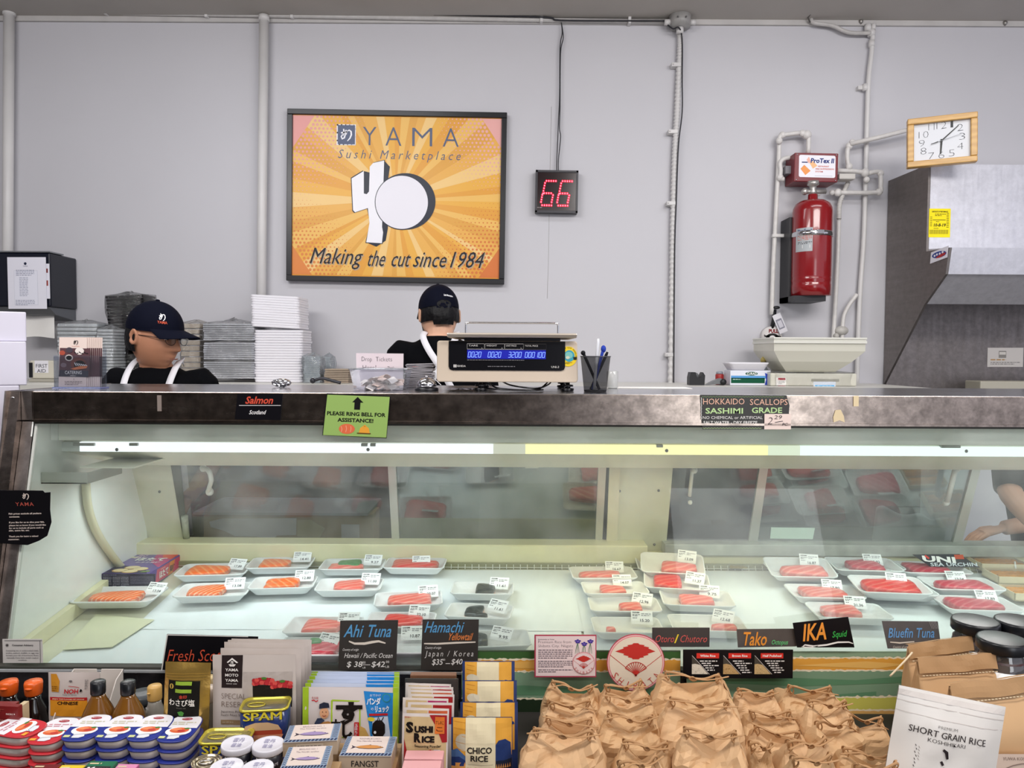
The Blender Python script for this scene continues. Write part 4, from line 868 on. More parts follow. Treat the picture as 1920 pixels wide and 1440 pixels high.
# behind the left door : work table, carton, tray
D = 2.74; s = D / F
zt_ = P(520, 1024, D).z
b = MB(); b.box(P(362, 1000, D).x, P(1110, 1000, D).x, D - .05, D + .14, zt_ - .03, zt_); 
t = thing('work_table', 'dim steel work table behind the left glass doors', 'table', (-.6, D, 0)); part('top', b, cst2, t, True)
for x in (P(370, 1000, D).x, P(1090, 1000, D).x):
    q = MB(); q.box(x, x + .04, D - .03, D + .01, 0, zt_ - .031); part('leg', q, cst2, t, True)
b = MB(); p0 = P(381, 962, D); p1 = P(700, 1020, D); b.box(p0.x, p1.x, D, D + .13, zt_ + .001, p0.z, .003)
b.use(M_('kraft box', '#b29a77', .6, var=.08, scale=9)); b.M = Matrix.Translation((p0.x, D - .001, zt_)); 
wsolo('cardboard_box', b, None, 'brown cardboard box with paper scraps seen behind the leftmost glass door', 'box', (p0.x, D, zt_))
sign('paper_sheet', 'crumpled white paper hanging on the brown box behind the glass door', 'paper', 392, 970, 557, 1012, D - .006, None, M_('sheet', '#e3e2ec', .5), .002, poly=[(392, 978), (415, 972), (557, 971), (556, 1003), (520, 1004), (512, 1012), (480, 1006), (440, 1005), (420, 995), (395, 988)])
sign('paper_sheet', 'yellowed paper scrap on the brown box behind the glass door', 'paper', 557, 974, 610, 1012, D - .005, None, M_('yellow paper', '#cfc49c', .5), .002, poly=[(557, 975), (583, 974), (610, 990), (597, 1012), (557, 1005)])
sign('paper_sheet', 'small white note at the right end of the brown box behind the glass door', 'paper', 640, 983, 674, 1014, D - .005, None, M_('sheet', '#e3e2ec', .5), .002)
b = MB(); q0 = P(368, 962, D - .01); W = P(690, 962, D - .01).x - q0.x
b.rings([[(-.02, -.03, .0), (W + .0, -.03, 0), (W - .04, .22, 0), (.05, .22, 0)], [(-.0, -.02, .0), (W - .02, -.02, 0), (W - .05, .2, 0), (.06, .2, 0)], [(.0, -.02, .006), (W - .02, -.02, .006), (W - .05, .2, .006), (.06, .2, .006)], [(-.02, -.03, .006), (W, -.03, .006), (W - .04, .22, .006), (.05, .22, .006)]], True, False)
b = MB(); b.box(0, W, -.03, .25, 0, .003); b.box(0, W, -.034, -.026, .0, .009); b.box(0, W, .246, .254, 0, .009); b.box(-.004, .004, -.03, .25, 0, .009); b.box(W - .004, W + .004, -.03, .25, 0, .009)
wsolo('sheet_pan', b, M_('pan alu', '#c9cdd6', .35, .7), 'shallow metal sheet pan resting on the brown box behind the glass door', 'tray', (0, 0, 0)).location = (q0.x, D, p0.z + .001)

# ============================================================ signs on the case
bk = M_('sign black', '#0f0e13', .35, spec=.25); bkb = M_('sign slate', '#38332f', .5, var=.1, scale=30)
def a_salmon(A):
    A = Art(A.mb, A.uc, A.vb, A.s, 4, 360, 500); r = flat('#d0503c'); wv = flat('#e6e4e4')
    A.T(r, 'Salmon', 400, 1026, 52, 2, w=205, shear=.3, bold=.025); A.R(wv, 355, 1038, 668, 1042, 2); A.T(wv, 'Scotland', 428, 1106, 30, 2, w=122, shear=.3, bold=.015)
sign('fish_sign', 'small black sign reading Salmon Scotland on the steel band', 'sign', 441, 738, 531, 788, DT - .009, a_salmon, bk, .002, poly=[(446, 738), (531, 738), (526, 788), (440, 786)])
def a_ring(A):
    g = flat('#97b765'); A = Art(A.mb, A.uc, A.vb, A.s, 4, 360, 500)
    A.S(g, [(1018, 958), (1486, 975), (1458, 1282), (982, 1262)], 1)
    A.S(BLACK, [(1246, 975), (1288, 1018), (1266, 1018), (1262, 1072), (1218, 1070), (1222, 1016), (1204, 1015)], 2)
    A.T(BLACK, 'PLEASE RING BELL FOR', 1014, 1110, 27, 2, w=440, bold=.03, rot=-.035); A.T(BLACK, 'ASSISTANCE!', 1092, 1160, 27, 2, w=270, bold=.03, rot=-.035)
    o = flat('#e8a23c'); A.S(o, [(1252, 1244), (1262, 1210), (1284, 1194), (1310, 1196), (1328, 1212), (1334, 1248)], 2); A.E(o, 1297, 1192, 9, 6, 2); A.S(flat('#6b4a22'), [(1238, 1244), (1342, 1248), (1342, 1256), (1238, 1252)], 3)
    c = flat('#e0704a'); A.E(c, 1162, 1216, 60, 38, 2, 30)
    for k in range(3): A.L(flat('#f0a98a'), [(1120 + k * 36, 1196 - 6 * (k == 1)), (1126 + k * 34, 1216), (1120 + k * 34, 1240)], 5, 3)
sign('bell_sign', 'green sign reading PLEASE RING BELL FOR ASSISTANCE! taped over the steel band', 'sign', 604, 737, 732, 823, DT - .015, a_ring, BLACK, .0015, poly=[(613, 737), (733, 743), (725, 822), (604, 816)])
def a_hok(A):
    A = Art(A.mb, A.uc, A.vb, A.s, 4, 1200, 580); pk = flat('#e9b9a2'); gn = flat('#b9d79b'); wv = flat('#e4e2df')
    A.T(pk, 'HOKKAIDO', 470, 712, 44, 2, w=310, bold=-.002); A.T(pk, 'SCALLOPS', 822, 716, 44, 2, w=282, bold=-.002)
    A.T(gn, 'SASHIMI', 488, 780, 40, 2, w=282, bold=.02); A.T(gn, 'GRADE', 836, 776, 40, 2, w=228, bold=.02)
    A.T(wv, 'NO CHEMICAL or ARTIFICIAL', 468, 822, 22, 2, w=450, bold=.0); A.T(wv, 'SALT WATER - DRY FREEZE', 474, 860, 22, 2, w=405, bold=.02)
    for k in range(40): A.L(gn, [(470 + k * 11, 888 + 5 * (k % 2)), (481 + k * 11, 888 + 5 * ((k + 1) % 2))], 3, 2)
    for k in range(56): A.L(flat('#7f9a6a'), [(460 + k * 11, 652 + 6 * (k % 2)), (471 + k * 11, 652 + 6 * ((k + 1) % 2))], 3, 2)
    for k in range(14): A.L(wv, [(455 + 4 * (k % 2), 660 + k * 12), (455 + 4 * ((k + 1) % 2), 672 + k * 12)], 4, 2)
sign('scallop_sign', 'black hand-lettered HOKKAIDO SCALLOPS SASHIMI GRADE sign on the steel band', 'sign', 1312, 739, 1480, 805, DT - .009, a_hok, M_('sign chalk black', '#26241f', .4), .0015, poly=[(1312, 740), (1474, 741), (1480, 760), (1478, 790), (1432, 805), (1317, 805)])
def a_price(A):
    A = Art(A.mb, A.uc, A.vb, A.s, 4, 1200, 580); k = flat('#23232b')
    A.T(k, '2', 955, 862, 54, 2, w=34, shear=.2, bold=-.02); A.T(k, '29', 1004, 822, 28, 2, w=56, shear=.2, bold=-.01); A.L(k, [(1010, 848), (1040, 842), (1070, 838)], 4, 2); A.T(k, 'PC', 1066, 872, 20, 2, w=38, shear=.2)
sign('price_sticker', 'small pink price sticker 2.29 PC on the corner of the scallop sign', 'price sticker', 1433, 776, 1483, 805, DT - .012, a_price, M_('price pink', '#ead6cd', .5), .0008)
sign('tape_residue', 'torn yellowed tape bit stuck on the steel band right of the scallop sign', 'tape', 1562, 768, 1584, 792, DT - .008, None, M_('tape yellow', '#dcc9a2', .5), .0006, poly=[(1563, 792), (1562, 782), (1566, 769), (1576, 768), (1582, 780), (1584, 792), (1574, 788)])
sign('tape_residue', 'thin tape strip stuck near the upper edge of the steel band at the right', 'tape', 1600, 742, 1610, 762, DT - .008, None, M_('tape yellow', '#dcc9a2', .5), .0006)
sign('tape_residue', 'clear tape strip standing on the steel band left of the Salmon sign', 'tape', 295, 741, 303, 771, DT - .008, None, M_('tape brown', '#8b7f78', .3), .0006)
def a_yama(A):
    A = Art(A.mb, A.uc, A.vb, A.s, 4, 0, 720); r = flat('#b8564a'); c = flat('#e9d9cf'); g = flat('#a59c93')
    A.mark(c, 256, 812, 56, 2); A.T(r, 'YAMA', 170, 888, 28, 2, w=136, space=1.2, bold=.01)
    for tx, x, y, wd in (('Fish prices exclude all package', 106, 958, 246), ('contents.', 106, 982, 80), ('If you like for us to slice your fish,', 98, 1028, 266), ('please let us know if you would like', 94, 1052, 278), ('for us to include all parts such as', 90, 1074, 262), ('skin, extra fat, etc.', 86, 1094, 156), ('Thank you for being a valued', 78, 1142, 222), ('customer.', 70, 1166, 84)):
        A.T(c, tx, x, y, 12, 2, w=wd, shear=.2, bold=.03, rot=.02)
sign('shop_notice', 'black shop notice with curling corners taped on the left end of the glass', 'notice', 0, 911, 111, 1024, P(960, 960, 1.96).y - .05, a_yama, bk, .001, rx=.2, poly=[(17, 911), (97, 912), (100, 916), (111, 915), (105, 950), (104, 975), (92, 1003), (75, 1013), (52, 1022), (0, 1018), (0, 985)])
def a_cons(A):
    A = Art(A.mb, A.uc, A.vb, A.s, 4.8, 0, 980); k = flat('#4a4648')
    A.R(flat('#5e5a5c'), 44, 1052, 386, 1056, 2); A.R(flat('#5e5a5c'), 366, 1056, 370, 1262, 2)
    for j in range(4): A.L(k, [(67 + 16 * math.cos(j * PI / 4), 1097 + 16 * math.sin(j * PI / 4)), (67 - 16 * math.cos(j * PI / 4), 1097 - 16 * math.sin(j * PI / 4))], 4, 2)
    A.T(k, 'Consumer Advisory', 112, 1104, 15, 2, w=195, bold=.03)
    for j, tx in enumerate(('Consuming raw or undercooked meats,', 'poultry, seafood, shellfish, or eggs may', 'increase your risk of food borne illness,', 'especially if you have certain medical', 'conditions.')):
        A.T(flat('#7b7678'), tx, 205, 1152 + j * 22, 11, 2, w=(300, 300, 300, 290, 80)[j], al='C', bold=.02)
sign('advisory_card', 'small grey consumer advisory card at the lower left corner of the glass', 'card', 5, 1197, 81, 1243, DB - .014, a_cons, M_('card grey', '#cdc8c4', .5), .001, rx=-.0)
def a_fresh(A):
    A = Art(A.mb, A.uc, A.vb, A.s, 4.8, 280, 1140); A.S(flat('#e6e2dd'), [(160, 226), (900, 245), (900, 252), (168, 236)], 2); A.S(flat('#d9d5d0'), [(158, 226), (168, 236), (110, 560), (100, 560)], 2)
    A.T(flat('#d4573c'), 'Fresh Scottish', 155, 474, 108, 3, w=640, shear=.25, bold=-.005)
sign('fish_sign', 'black sign with orange Fresh Scottish lettering partly behind the seaweed packets', 'sign', 303, 1187, 486, 1256, DB - .02, a_fresh, bk, .002, poly=[(313, 1187), (486, 1192), (484, 1256), (302, 1256)])
def a_ahi(A):
    A = Art(A.mb, A.uc, A.vb, A.s, 4.8, 540, 1140); bl = flat('#5d9cc9'); c = flat('#e6dacb'); wv = flat('#efeae4')
    A.T(bl, 'Ahi', 498, 250, 112, 2, w=160, shear=.3, bold=.012); A.T(bl, 'Tuna', 702, 250, 112, 2, w=225, shear=.3, bold=.012)
    A.L(c, [(548, 290), (600, 312), (690, 312), (760, 298), (820, 290), (882, 308)], 24, 2, True); A.T(wv, 'Country of origin', 488, 378, 22, 2, w=146, shear=.3)
    A.T(wv, 'Hawaii / Pacific Ocean', 503, 444, 44, 2, w=438, shear=.3, bold=.0); A.T(wv, '$ 38', 525, 528, 50, 2, w=140, shear=.2, bold=.01); A.T(wv, '00', 670, 498, 22, 2, w=28); A.R(wv, 668, 506, 742, 511, 2); A.T(wv, 'LB', 672, 542, 16, 2, w=26); A.T(wv, '$42', 750, 528, 50, 2, w=122, shear=.2, bold=.01); A.T(wv, '00', 885, 492, 22, 2, w=30); A.T(wv, 'LB', 880, 536, 20, 2, w=34)
sign('fish_sign', 'dark square sign reading Ahi Tuna Hawaii / Pacific Ocean standing at the glass', 'sign', 633, 1160, 748, 1257, DB - .028, a_ahi, bkb, .002, poly=[(638, 1161), (748, 1160), (743, 1257), (633, 1256)])
def a_ham(A):
    A = Art(A.mb, A.uc, A.vb, A.s, 4.8, 540, 1140); bl = flat('#5d9cc9'); c = flat('#e6dacb'); wv = flat('#efeae4')
    A.T(bl, 'Hamachi', 1226, 208, 100, 2, w=340, shear=.3, bold=.008); A.T(flat('#e2854a'), 'Yellowtail', 1434, 280, 66, 2, w=218, shear=.3, bold=.008); A.L(c, [(1222, 312), (1340, 314), (1520, 304), (1692, 298)], 18, 2, True)
    A.T(wv, 'Country of origin', 1228, 360, 22, 2, w=148, shear=.3); A.T(wv, 'Japan / Korea', 1230, 430, 52, 2, w=440, shear=.2, space=1.4, bold=-.005); A.T(wv, '$35', 1292, 508, 52, 2, w=96, shear=.2, bold=.01); A.T(wv, '00', 1388, 470, 18, 2, w=26); A.R(wv, 1418, 494, 1460, 500, 2); A.T(wv, '$40', 1468, 504, 50, 2, w=100, shear=.2, bold=.01)
sign('fish_sign', 'dark square sign reading Hamachi Yellowtail standing at the glass', 'sign', 788, 1158, 899, 1257, DB - .028, a_ham, bkb, .002, poly=[(792, 1159), (899, 1159), (896, 1257), (788, 1256)])
def a_oto(A):
    A = Art(A.mb, A.uc, A.vb, A.s, 4.8, 1200, 1140); r = flat('#d4605a')
    A.T(r, 'Otoro', 128, 306, 66, 2, w=172, shear=.25, bold=-.003); A.T(flat('#e6c93c'), '/', 305, 312, 78, 2, w=44, bold=.01); A.T(r, 'Chutoro', 355, 306, 66, 2, w=245, shear=.25, bold=-.003)
sign('fish_sign', 'dark narrow sign with red Otoro / Chutoro lettering', 'sign', 1222, 1176, 1331, 1213, DB - .026, a_oto, M_('sign soft black', '#3d3836', .5), .002)
def a_tako(A):
    A = Art(A.mb, A.uc, A.vb, A.s, 4.8, 1200, 1140); A.T(flat('#ef9a3e'), 'Tako', 912, 334, 122, 2, w=222, shear=.15, bold=.015); A.T(flat('#6cc07c'), 'Octopus', 1180, 326, 42, 2, w=150, shear=.2, bold=.02)
sign('fish_sign', 'dark grey narrow sign reading Tako Octopus in orange and green', 'sign', 1380, 1178, 1493, 1214, DB - .026, a_tako, M_('sign grey', '#57504c', .5, var=.1, scale=40), .002, poly=[(1380, 1179), (1490, 1178), (1495, 1212), (1383, 1214)])
def a_ika(A):
    A = Art(A.mb, A.uc, A.vb, A.s, 4.8, 1200, 1140); A.T(flat('#ef9a3e'), 'IKA', 1462, 294, 152, 2, w=216, shear=.15, bold=.02, rot=.09); A.T(flat('#3fb050'), 'Squid', 1728, 262, 56, 2, w=128, shear=.2, bold=.008, rot=.08); A.L(WHITE, [(1452, 352), (1480, 330), (1560, 342), (1680, 330), (1780, 306), (1880, 304), (1920, 318)], 16, 2, True); A.L(WHITE, [(1450, 348), (1540, 354), (1600, 340)], 10, 2, True)
sign('fish_sign', 'tilted black sign reading IKA Squid between the Tako and Bluefin signs', 'sign', 1485, 1155, 1603, 1215, DB - .034, a_ika, bk, .002, poly=[(1485, 1167), (1590, 1155), (1603, 1214), (1494, 1214)])
def a_blue(A):
    A = Art(A.mb, A.uc, A.vb, A.s, 4.8, 1520, 1140); A.T(flat('#6fa5dc'), 'Bluefin Tuna', 692, 262, 88, 2, w=420, shear=.1, bold=.012); A.L(flat('#e9dfd2'), [(710, 304), (800, 312), (930, 300)], 14, 2, True); A.T(flat('#e9dfd2'), 'Country of origin', 736, 360, 22, 2, w=150, shear=.2)
    for j in range(5): A.L(flat('#a8a4a2'), [(1060 + j * 14, 112), (1090 + j * 14, 180)], 4, 3)
sign('fish_sign', 'grey sign with blue Bluefin lettering half hidden by the brown paper bags', 'sign', 1652, 1163, 1765, 1216, DB - .026, a_blue, M_('sign grey blue', '#5f5b5c', .5, var=.1, scale=40), .002, poly=[(1652, 1163), (1758, 1164), (1766, 1216), (1664, 1216)])
# ============================================================ people
skin1 = M_('skin', '#b07c60', .5, var=.05, scale=14, spec=.35); skin2 = M_('skin light', '#d9aa8e', .5, var=.05, scale=14, spec=.35)
hairm = M_('hair black', '#08070a', .5, spec=.25, var=.2, scale=60, bump=.4); navy = M_('cap navy', '#05081a', .8, spec=.12, bump=.1, scale=90); shirtm = M_('shirt black', '#05060a', .85, spec=.1, bump=.12, scale=40); tr_m = M_('trousers', '#1d1d24', .8); apronw = M_('apron white', '#e9e8ee', .7)
def head_grid(b, HM, nose=1.0):
    b.M = HM; nu, nv = 64, 56
    def f(a, q):
        th = PI * (0.002 + .996 * q); ph = 2 * PI * a; dx, dy, dz = math.sin(th) * math.sin(ph), -math.sin(th) * math.cos(ph), math.cos(th)
        x, y, z = .077 * dx, .096 * dy, .118 * dz
        if z < 0:
            t = -z / .118; x *= 1 - .26 * t * t
            if y > 0: y *= 1 - .45 * t
            else: y -= .005 * t * (1 - abs(x) / .08)
        if dy < 0:
            E = math.exp; p = max(0, min(1, (.022 - z) / .052)) ** 1.2 if z > -.03 else E(-((z + .03) / .008) ** 2)
            wd = .010 + .006 * max(0, min(1, (.02 - z) / .05))
            y -= .019 * nose * E(-(x / wd) ** 2) * p
            y += .009 * E(-(((abs(x) - .031) / .014) ** 2 + ((z - .014) / .010) ** 2))
            y -= .004 * E(-((z - .034) / .010) ** 2 - (x / .05) ** 2)
            y -= .0065 * E(-(x / .022) ** 2) * (E(-((z + .057) / .0045) ** 2) + E(-((z + .068) / .0055) ** 2))
            y -= .007 * E(-((z + .1) / .016) ** 2 - (x / .026) ** 2)
            y -= .003 * E(-(((abs(x) - .045) / .018) ** 2 + ((z + .02) / .02) ** 2))
        return (x, y, z)
    b.grid(nu, nv, f)
    for sx in (-1, 1):
        b.rings([[(sx * (.070 + k[0]), .008 + k[1] + .017 * k[3] * math.cos(2 * PI * j / 14), .0 + k[2] + .030 * k[3] * math.sin(2 * PI * j / 14)) for j in range(14)] for k in ((0, 0, 0, .7), (.008, .002, 0, .85), (.016, .007, .003, 1.0), (.020, .009, .003, .92), (.017, .008, .002, .6), (.010, .006, 0, .35))], True)
    b.M = None
def add_hand(b, w, d, up, side):
    """palm and five bent fingers from the wrist w along d; up = back of the hand; side = thumb side"""
    d = d.normalized(); s_ = d.cross(up).normalized() * side; n = s_.cross(d).normalized() * side
    b.tube([w, w + d * .03, w + d * .085], [.024, .030, .034], 12, fl=.45)
    for k, (o, l) in enumerate(((-.028, .062), (-.0095, .078), (.0095, .082), (.028, .072))):
        p0 = w + d * .078 + s_ * o; p1 = p0 + d * l * .45 - n * .008; p2 = p1 + d * l * .3 - n * l * .22; p3 = p2 + d * l * .12 - n * l * .25
        b.tube([p0, p1, p2, p3], [.0088, .0084, .0078, .0062], 8)
    p0 = w + d * .025 + s_ * .024; b.tube([p0, p0 + d * .03 + s_ * .022, p0 + d * .058 + s_ * .026 - n * .012], [.012, .010, .0075], 8)
def limb(b, pts, r, n=14, fl=1.0): b.tube(ease(pts, 5), [r[min(len(r) - 2, int(i / 5))] + (r[min(len(r) - 1, int(i / 5) + 1)] - r[min(len(r) - 2, int(i / 5))]) * (i % 5) / 5 if i < 5 * (len(pts) - 1) else r[-1] for i in range(5 * (len(pts) - 1) + 1)], n, fl=fl)
def torso(b, pel, che, nec, side, k=1.0, top=True):
    side = side.normalized(); rs = []
    spec = [(0, .155, .115), (.25, .15, .108), (.5, .148, .108), (.75, .168, .118), (1, .178, .112)]
    def ring(c, ax, rx, ry):
        fwd = ax.cross(side).normalized(); return [c + side * rx * k * math.cos(2 * PI * j / 28) + fwd * ry * k * math.sin(2 * PI * j / 28) for j in range(28)]
    ax = (che - pel).normalized()
    rs.append(ring(pel - ax * .08, ax, .13, .1))
    for t_, rx, ry in spec: rs.append(ring(pel.lerp(che, t_), ax, rx, ry))
    ax2 = (nec - che).normalized()
    for t_, rx, ry in ((.45, .178, .10), (.75, .14, .088), (.92, .085, .07), (1.0, .064, .062)): rs.append(ring(che.lerp(nec, t_), ax2, rx, ry))
    b.rings(rs, True)
def remesh(o, v, sm=3):
    m = o.modifiers.new('fuse', 'REMESH'); m.mode = 'VOXEL'; m.voxel_size = v; m.use_smooth_shade = True
    m = o.modifiers.new('soft', 'SMOOTH'); m.iterations = sm; m.factor = .5
def figure(label, J, HM, skin, mw, nose=1.0, sleeves=.55):
    t = thing('person', label, 'person', mw=mw); V = Vector; J = {k: V(v) for k, v in J.items()}
    side = J['shR'] - J['shL']; hc = HM @ V((0, .015, -.05))
    b = MB(); head_grid(b, HM, nose); torso(b, J['pel'], J['che'], J['nec'], side, .94)
    b.tube(ease([J['nec'] - V((0, 0, .04)), J['nec'].lerp(hc, .5), hc], 4), .058, 18)
    for q in 'LR':
        limb(b, [J['sh' + q], J['el' + q], J['wr' + q]], [.05, .041, .027])
        d = J['wr' + q] - J['el' + q]; add_hand(b, J['wr' + q], d, V((0, 0, 1)) if abs(d.normalized().z) < .8 else V((0, -1, 0)), 1 if q == 'R' else -1)
        if 'kn' + q in J:
            limb(b, [J['hi' + q], J['kn' + q], J['an' + q]], [.085, .058, .04]); a = J['an' + q]; b.tube([a + V((0, .04, -.03)), a + V((0, -.06, -.045)), a + V((0, -.16, -.055))], [.04, .042, .028], 12, fl=.7)
    o = part('body', b, skin, t); remesh(o, .0045, 1)
    b = MB(); torso(b, J['pel'], J['che'], J['nec'].lerp(J['che'], .02), side, 1.05)
    if 'knL' in J and mw.translation.x > 1.5: sleeves = .9
    for q in 'LR': e = J['sh' + q].lerp(J['el' + q], sleeves * 1.5 if sleeves < .6 else sleeves); limb(b, [J['sh' + q].lerp(J['che'], .25), J['sh' + q], e], [.06, .064, .058])
    o = part('shirt', b, shirtm, t); remesh(o, .008, 4)
    if 'knL' in J:
        b = MB(); 
        for q in 'LR': limb(b, [J['hi' + q] + V((0, 0, .04)), J['kn' + q], J['an' + q]], [.105, .075, .06])
        b.tube([J['pel'] + V((0, 0, .02)), J['hiL'].lerp(J['hiR'], .5) - V((0, 0, .05))], [.15, .12], 20, fl=.8); o = part('trousers', b, tr_m, t); remesh(o, .01, 3)
        for q in 'LR':
            b = MB(); a = J['an' + q]; b.tube([a + V((0, .06, -.05)), a + V((0, -.06, -.05)), a + V((0, -.19, -.055))], [.045, .05, .036], 12, fl=.7); part('shoe', b, BLACK, t)
    return t
def cap(t, HM, logo=None, back=None):
    b = MB(); b.M = HM; X, Y, Z = .084, .106, .108; zc = .038
    def f(a, q):
        ph = 2 * PI * a; th = q * PI * .5 * (1.06 + .0 * math.cos(ph)); k = 1 + .01 * abs(math.sin(3 * ph))
        return (X * math.sin(th) * math.sin(ph) * k, -Y * math.sin(th) * math.cos(ph) * k, zc + Z * math.cos(th) * .93)
    b.grid(48, 16, f); b.grid(48, 3, lambda a, q: (lambda p: (p[0] * (1 - .03 * q), p[1] * (1 - .03 * q), p[2] + .002 * q))(f(a, 1)))
    c = part('cap', b, navy, t)
    b = MB(); b.M = HM; R = lambda a, q, dz: ((X * 1.0) * math.sin(a) * (1 - .0 * q), -(Y * math.cos(a) + q * .078 * math.cos(a * .95) ** .7), zc + .006 - q * .016 - .020 * math.sin(a) ** 2 * (.3 + .7 * q) + dz)
    b.grid(20, 6, lambda a, q: R((a - .5) * 2.3, q, 0)); b.grid(20, 6, lambda a, q: R((a - .5) * 2.3, q, -.004)); b.grid(20, 1, lambda a, q: R((a - .5) * 2.3, 1, -.004 * q))
    part('brim', b, navy, c)
    b = MB(); b.M = HM; b.ball((0, 0, zc + Z * .93 + .001), .008, 8, (1, 1, .6)); part('button', b, navy, c)
    def onto(mb, a0, z0):
        def g(v):
            a = a0 + v.x / .095; z = z0 + v.z; r = math.sqrt(max(0.05, 1 - ((z - zc) / (Z * .93)) ** 2)) * 1.025 + (-v.y) * 4
            return HM @ Vector((X * r * math.sin(a), -Y * r * math.cos(a), z))
        mb.deform(g)
    if logo is not None:
        m = MB(); A = Art(m, 0, 0, .001); A.mark(flat('#f2f2f6'), 0, -15, 27, 2); A.T(flat('#c8553a'), 'YAMA', -17, 8, 9, 2, w=34, bold=.02); onto(m, logo, .07); part('logo', m, None, c)
    if back is not None:
        m = MB(); A = Art(m, 0, 0, .001); A.T(flat('#f2f2f6'), 'Sushi Marketplace', -24, 0, 8, 2, w=50, bold=.02, shear=.1, rot=-.05); onto(m, back, .07); part('logo', m, None, c)
        m = MB(); A = Art(m, 0, 0, .001); A.E(hairm, 0, 0, 34, 18, 1); A.L(navy, [(-36, 10), (0, 13), (36, 10)], 9, 2); A.L(flat('#3a3f4c'), [(18, 4), (18, 16), (25, 16), (25, 4), (18, 4)], 1.6, 3); onto(m, PI, .035); part('strap', m, None, c)
    return c
def hair(t, HM, z0=-.045, back=True):
    b = MB(); b.M = HM
    def f(a, q):     # from ear to ear around the back
        ph = PI * (.535 + .93 * a); z = .045 + (z0 - .045) * q; r = math.sqrt(max(.02, 1 - (z / .118) ** 2)) * 1.06 + .012 * math.sin(q * PI); k = (1 - .34 * (-z / .118) if z < 0 else 1)
        n_ = 1 + .03 * noise.noise(Vector((a * 40, q * 2, 1)))
        return (.079 * r * math.sin(ph) * n_, -.101 * r * math.cos(ph) * k * n_, z - (.018 if .3 < a < .7 else 0) * q)
    b.grid(60, 10, f); part('hair', b, hairm, t)
def strap(name, t, pts, w, m, nrm):
    b = MB(); pts = ease(pts, 5); vs = []
    for i, p in enumerate(pts):
        d = (pts[min(i + 1, len(pts) - 1)] - pts[max(0, i - 1)]).normalized(); s_ = d.cross(Vector(nrm)).normalized() * w / 2; vs += [p + s_, p - s_]
    fs = [(2 * i, 2 * i + 1, 2 * i + 3, 2 * i + 2) for i in range(len(pts) - 1)]; b.add(vs, fs, True); o = part(name, b, m, t); q = o.modifiers.new('thick', 'SOLIDIFY'); q.thickness = .002

# --- the worker in a cap at the left
x0 = P(297, 640, 2.94).x; NZ = 1.35
HM = Matrix.Translation((0.0, -.035, 1.455)) @ Matrix.Rotation(1.30, 4, 'Z') @ Matrix.Rotation(.13, 4, 'X') @ Matrix.Scale(1.06, 4)
J = dict(pel=(0, .02, .86), che=(0, 0, 1.18), nec=(0, 0, NZ), shL=(-.165, .01, 1.275), shR=(.165, .01, 1.275), elL=(-.20, .05, 1.0), elR=(.195, .05, 1.0), wrL=(-.15, -.1, .84), wrR=(.15, -.1, .84), hiL=(-.085, .02, .8), hiR=(.085, .02, .8), knL=(-.09, 0, .46), knR=(.09, 0, .46), anL=(-.09, .04, .08), anR=(.09, .04, .08))
t1 = figure('worker in a navy cap and glasses looking right, white apron over black shirt', J, HM, skin1, Matrix.Translation((x0, 2.94, 0)), 1.5)
cap(t1, HM, logo=-.74); hair(t1, HM, -.05)
for sx in (-1, 1):
    b = MB(); b.M = HM; b.use(flat('#f0ebe6')).ball((sx * .031, -.074, .012), .0125, 12); b.use(flat('#1a1210')).ball((sx * .031, -.084, .010), .0055, 8); part('eye', b, None, t1)
    b = MB(); b.M = HM; b.tube([(sx * .014, -.094, .030), (sx * .03, -.093, .036), (sx * .05, -.080, .031)], [.002, .003, .002], 6); part('eyebrow', b, hairm, t1)
    b = MB(); b.M = HM; b.tube([(sx * .012, -.087, .017), (sx * .03, -.0895, .020), (sx * .046, -.079, .015)], [.003, .004, .003], 6); part('eyelid', b, skin1, t1)
b = MB(); b.M = HM; b.tube([(-.022, -.094, -.063), (-.01, -.101, -.0625), (0, -.1025, -.063), (.01, -.101, -.0625), (.022, -.094, -.063)], [.0012, .0022, .0024, .0022, .0012], 6); part('lips', b, M_('lips', '#7c4436', .5), t1)
b = MB(); b.M = HM
for sx in (-1, 1):
    b.tube([(sx * .034 + .022 * math.cos(q * PI / 8), -.106 + .010 * abs(math.cos(q * PI / 8) + sx * .3) ** 2 * .5, .004 + .016 * math.sin(q * PI / 8)) for q in range(17)], .0011, 6)
    b.tube([(sx * .055, -.098, .010), (sx * .074, -.05, .012), (sx * .082, .005, .012)], .0014, 6)
b.tube([(-.012, -.107, .008), (0, -.112, .011), (.012, -.107, .008)], .0012, 6)
g_ = part('glasses', b, M_('glasses dark', '#2a2226', .3, .4), t1)
b = MB(); b.M = HM
for sx in (-1, 1): b.add([(sx * .034 + .0215 * math.cos(q * PI / 8), -.105, .004 + .0155 * math.sin(q * PI / 8)) for q in range(16)], [tuple(range(16))])
part('lens', b, clear('lens', '#e9eef2', .10, .03), g_)
for sx in (-1, 1): strap('apron_strap', t1, [(sx * .072, .06, 1.358), (sx * .085, .01, 1.372), (sx * .088, -.06, 1.33), (sx * .085, -.115, 1.25), (sx * .08, -.135, 1.12)], .026, apronw, (0, -1, .35))
b = MB(); b.grid(12, 12, lambda a, q: ((a - .5) * .28 * (1.2 - .25 * q), -.142 + .05 * (2 * a - 1) ** 2 - .0 * q, .70 + .44 * q)); o = part('apron', b, apronw, t1); q = o.modifiers.new('thick', 'SOLIDIFY'); q.thickness = .003

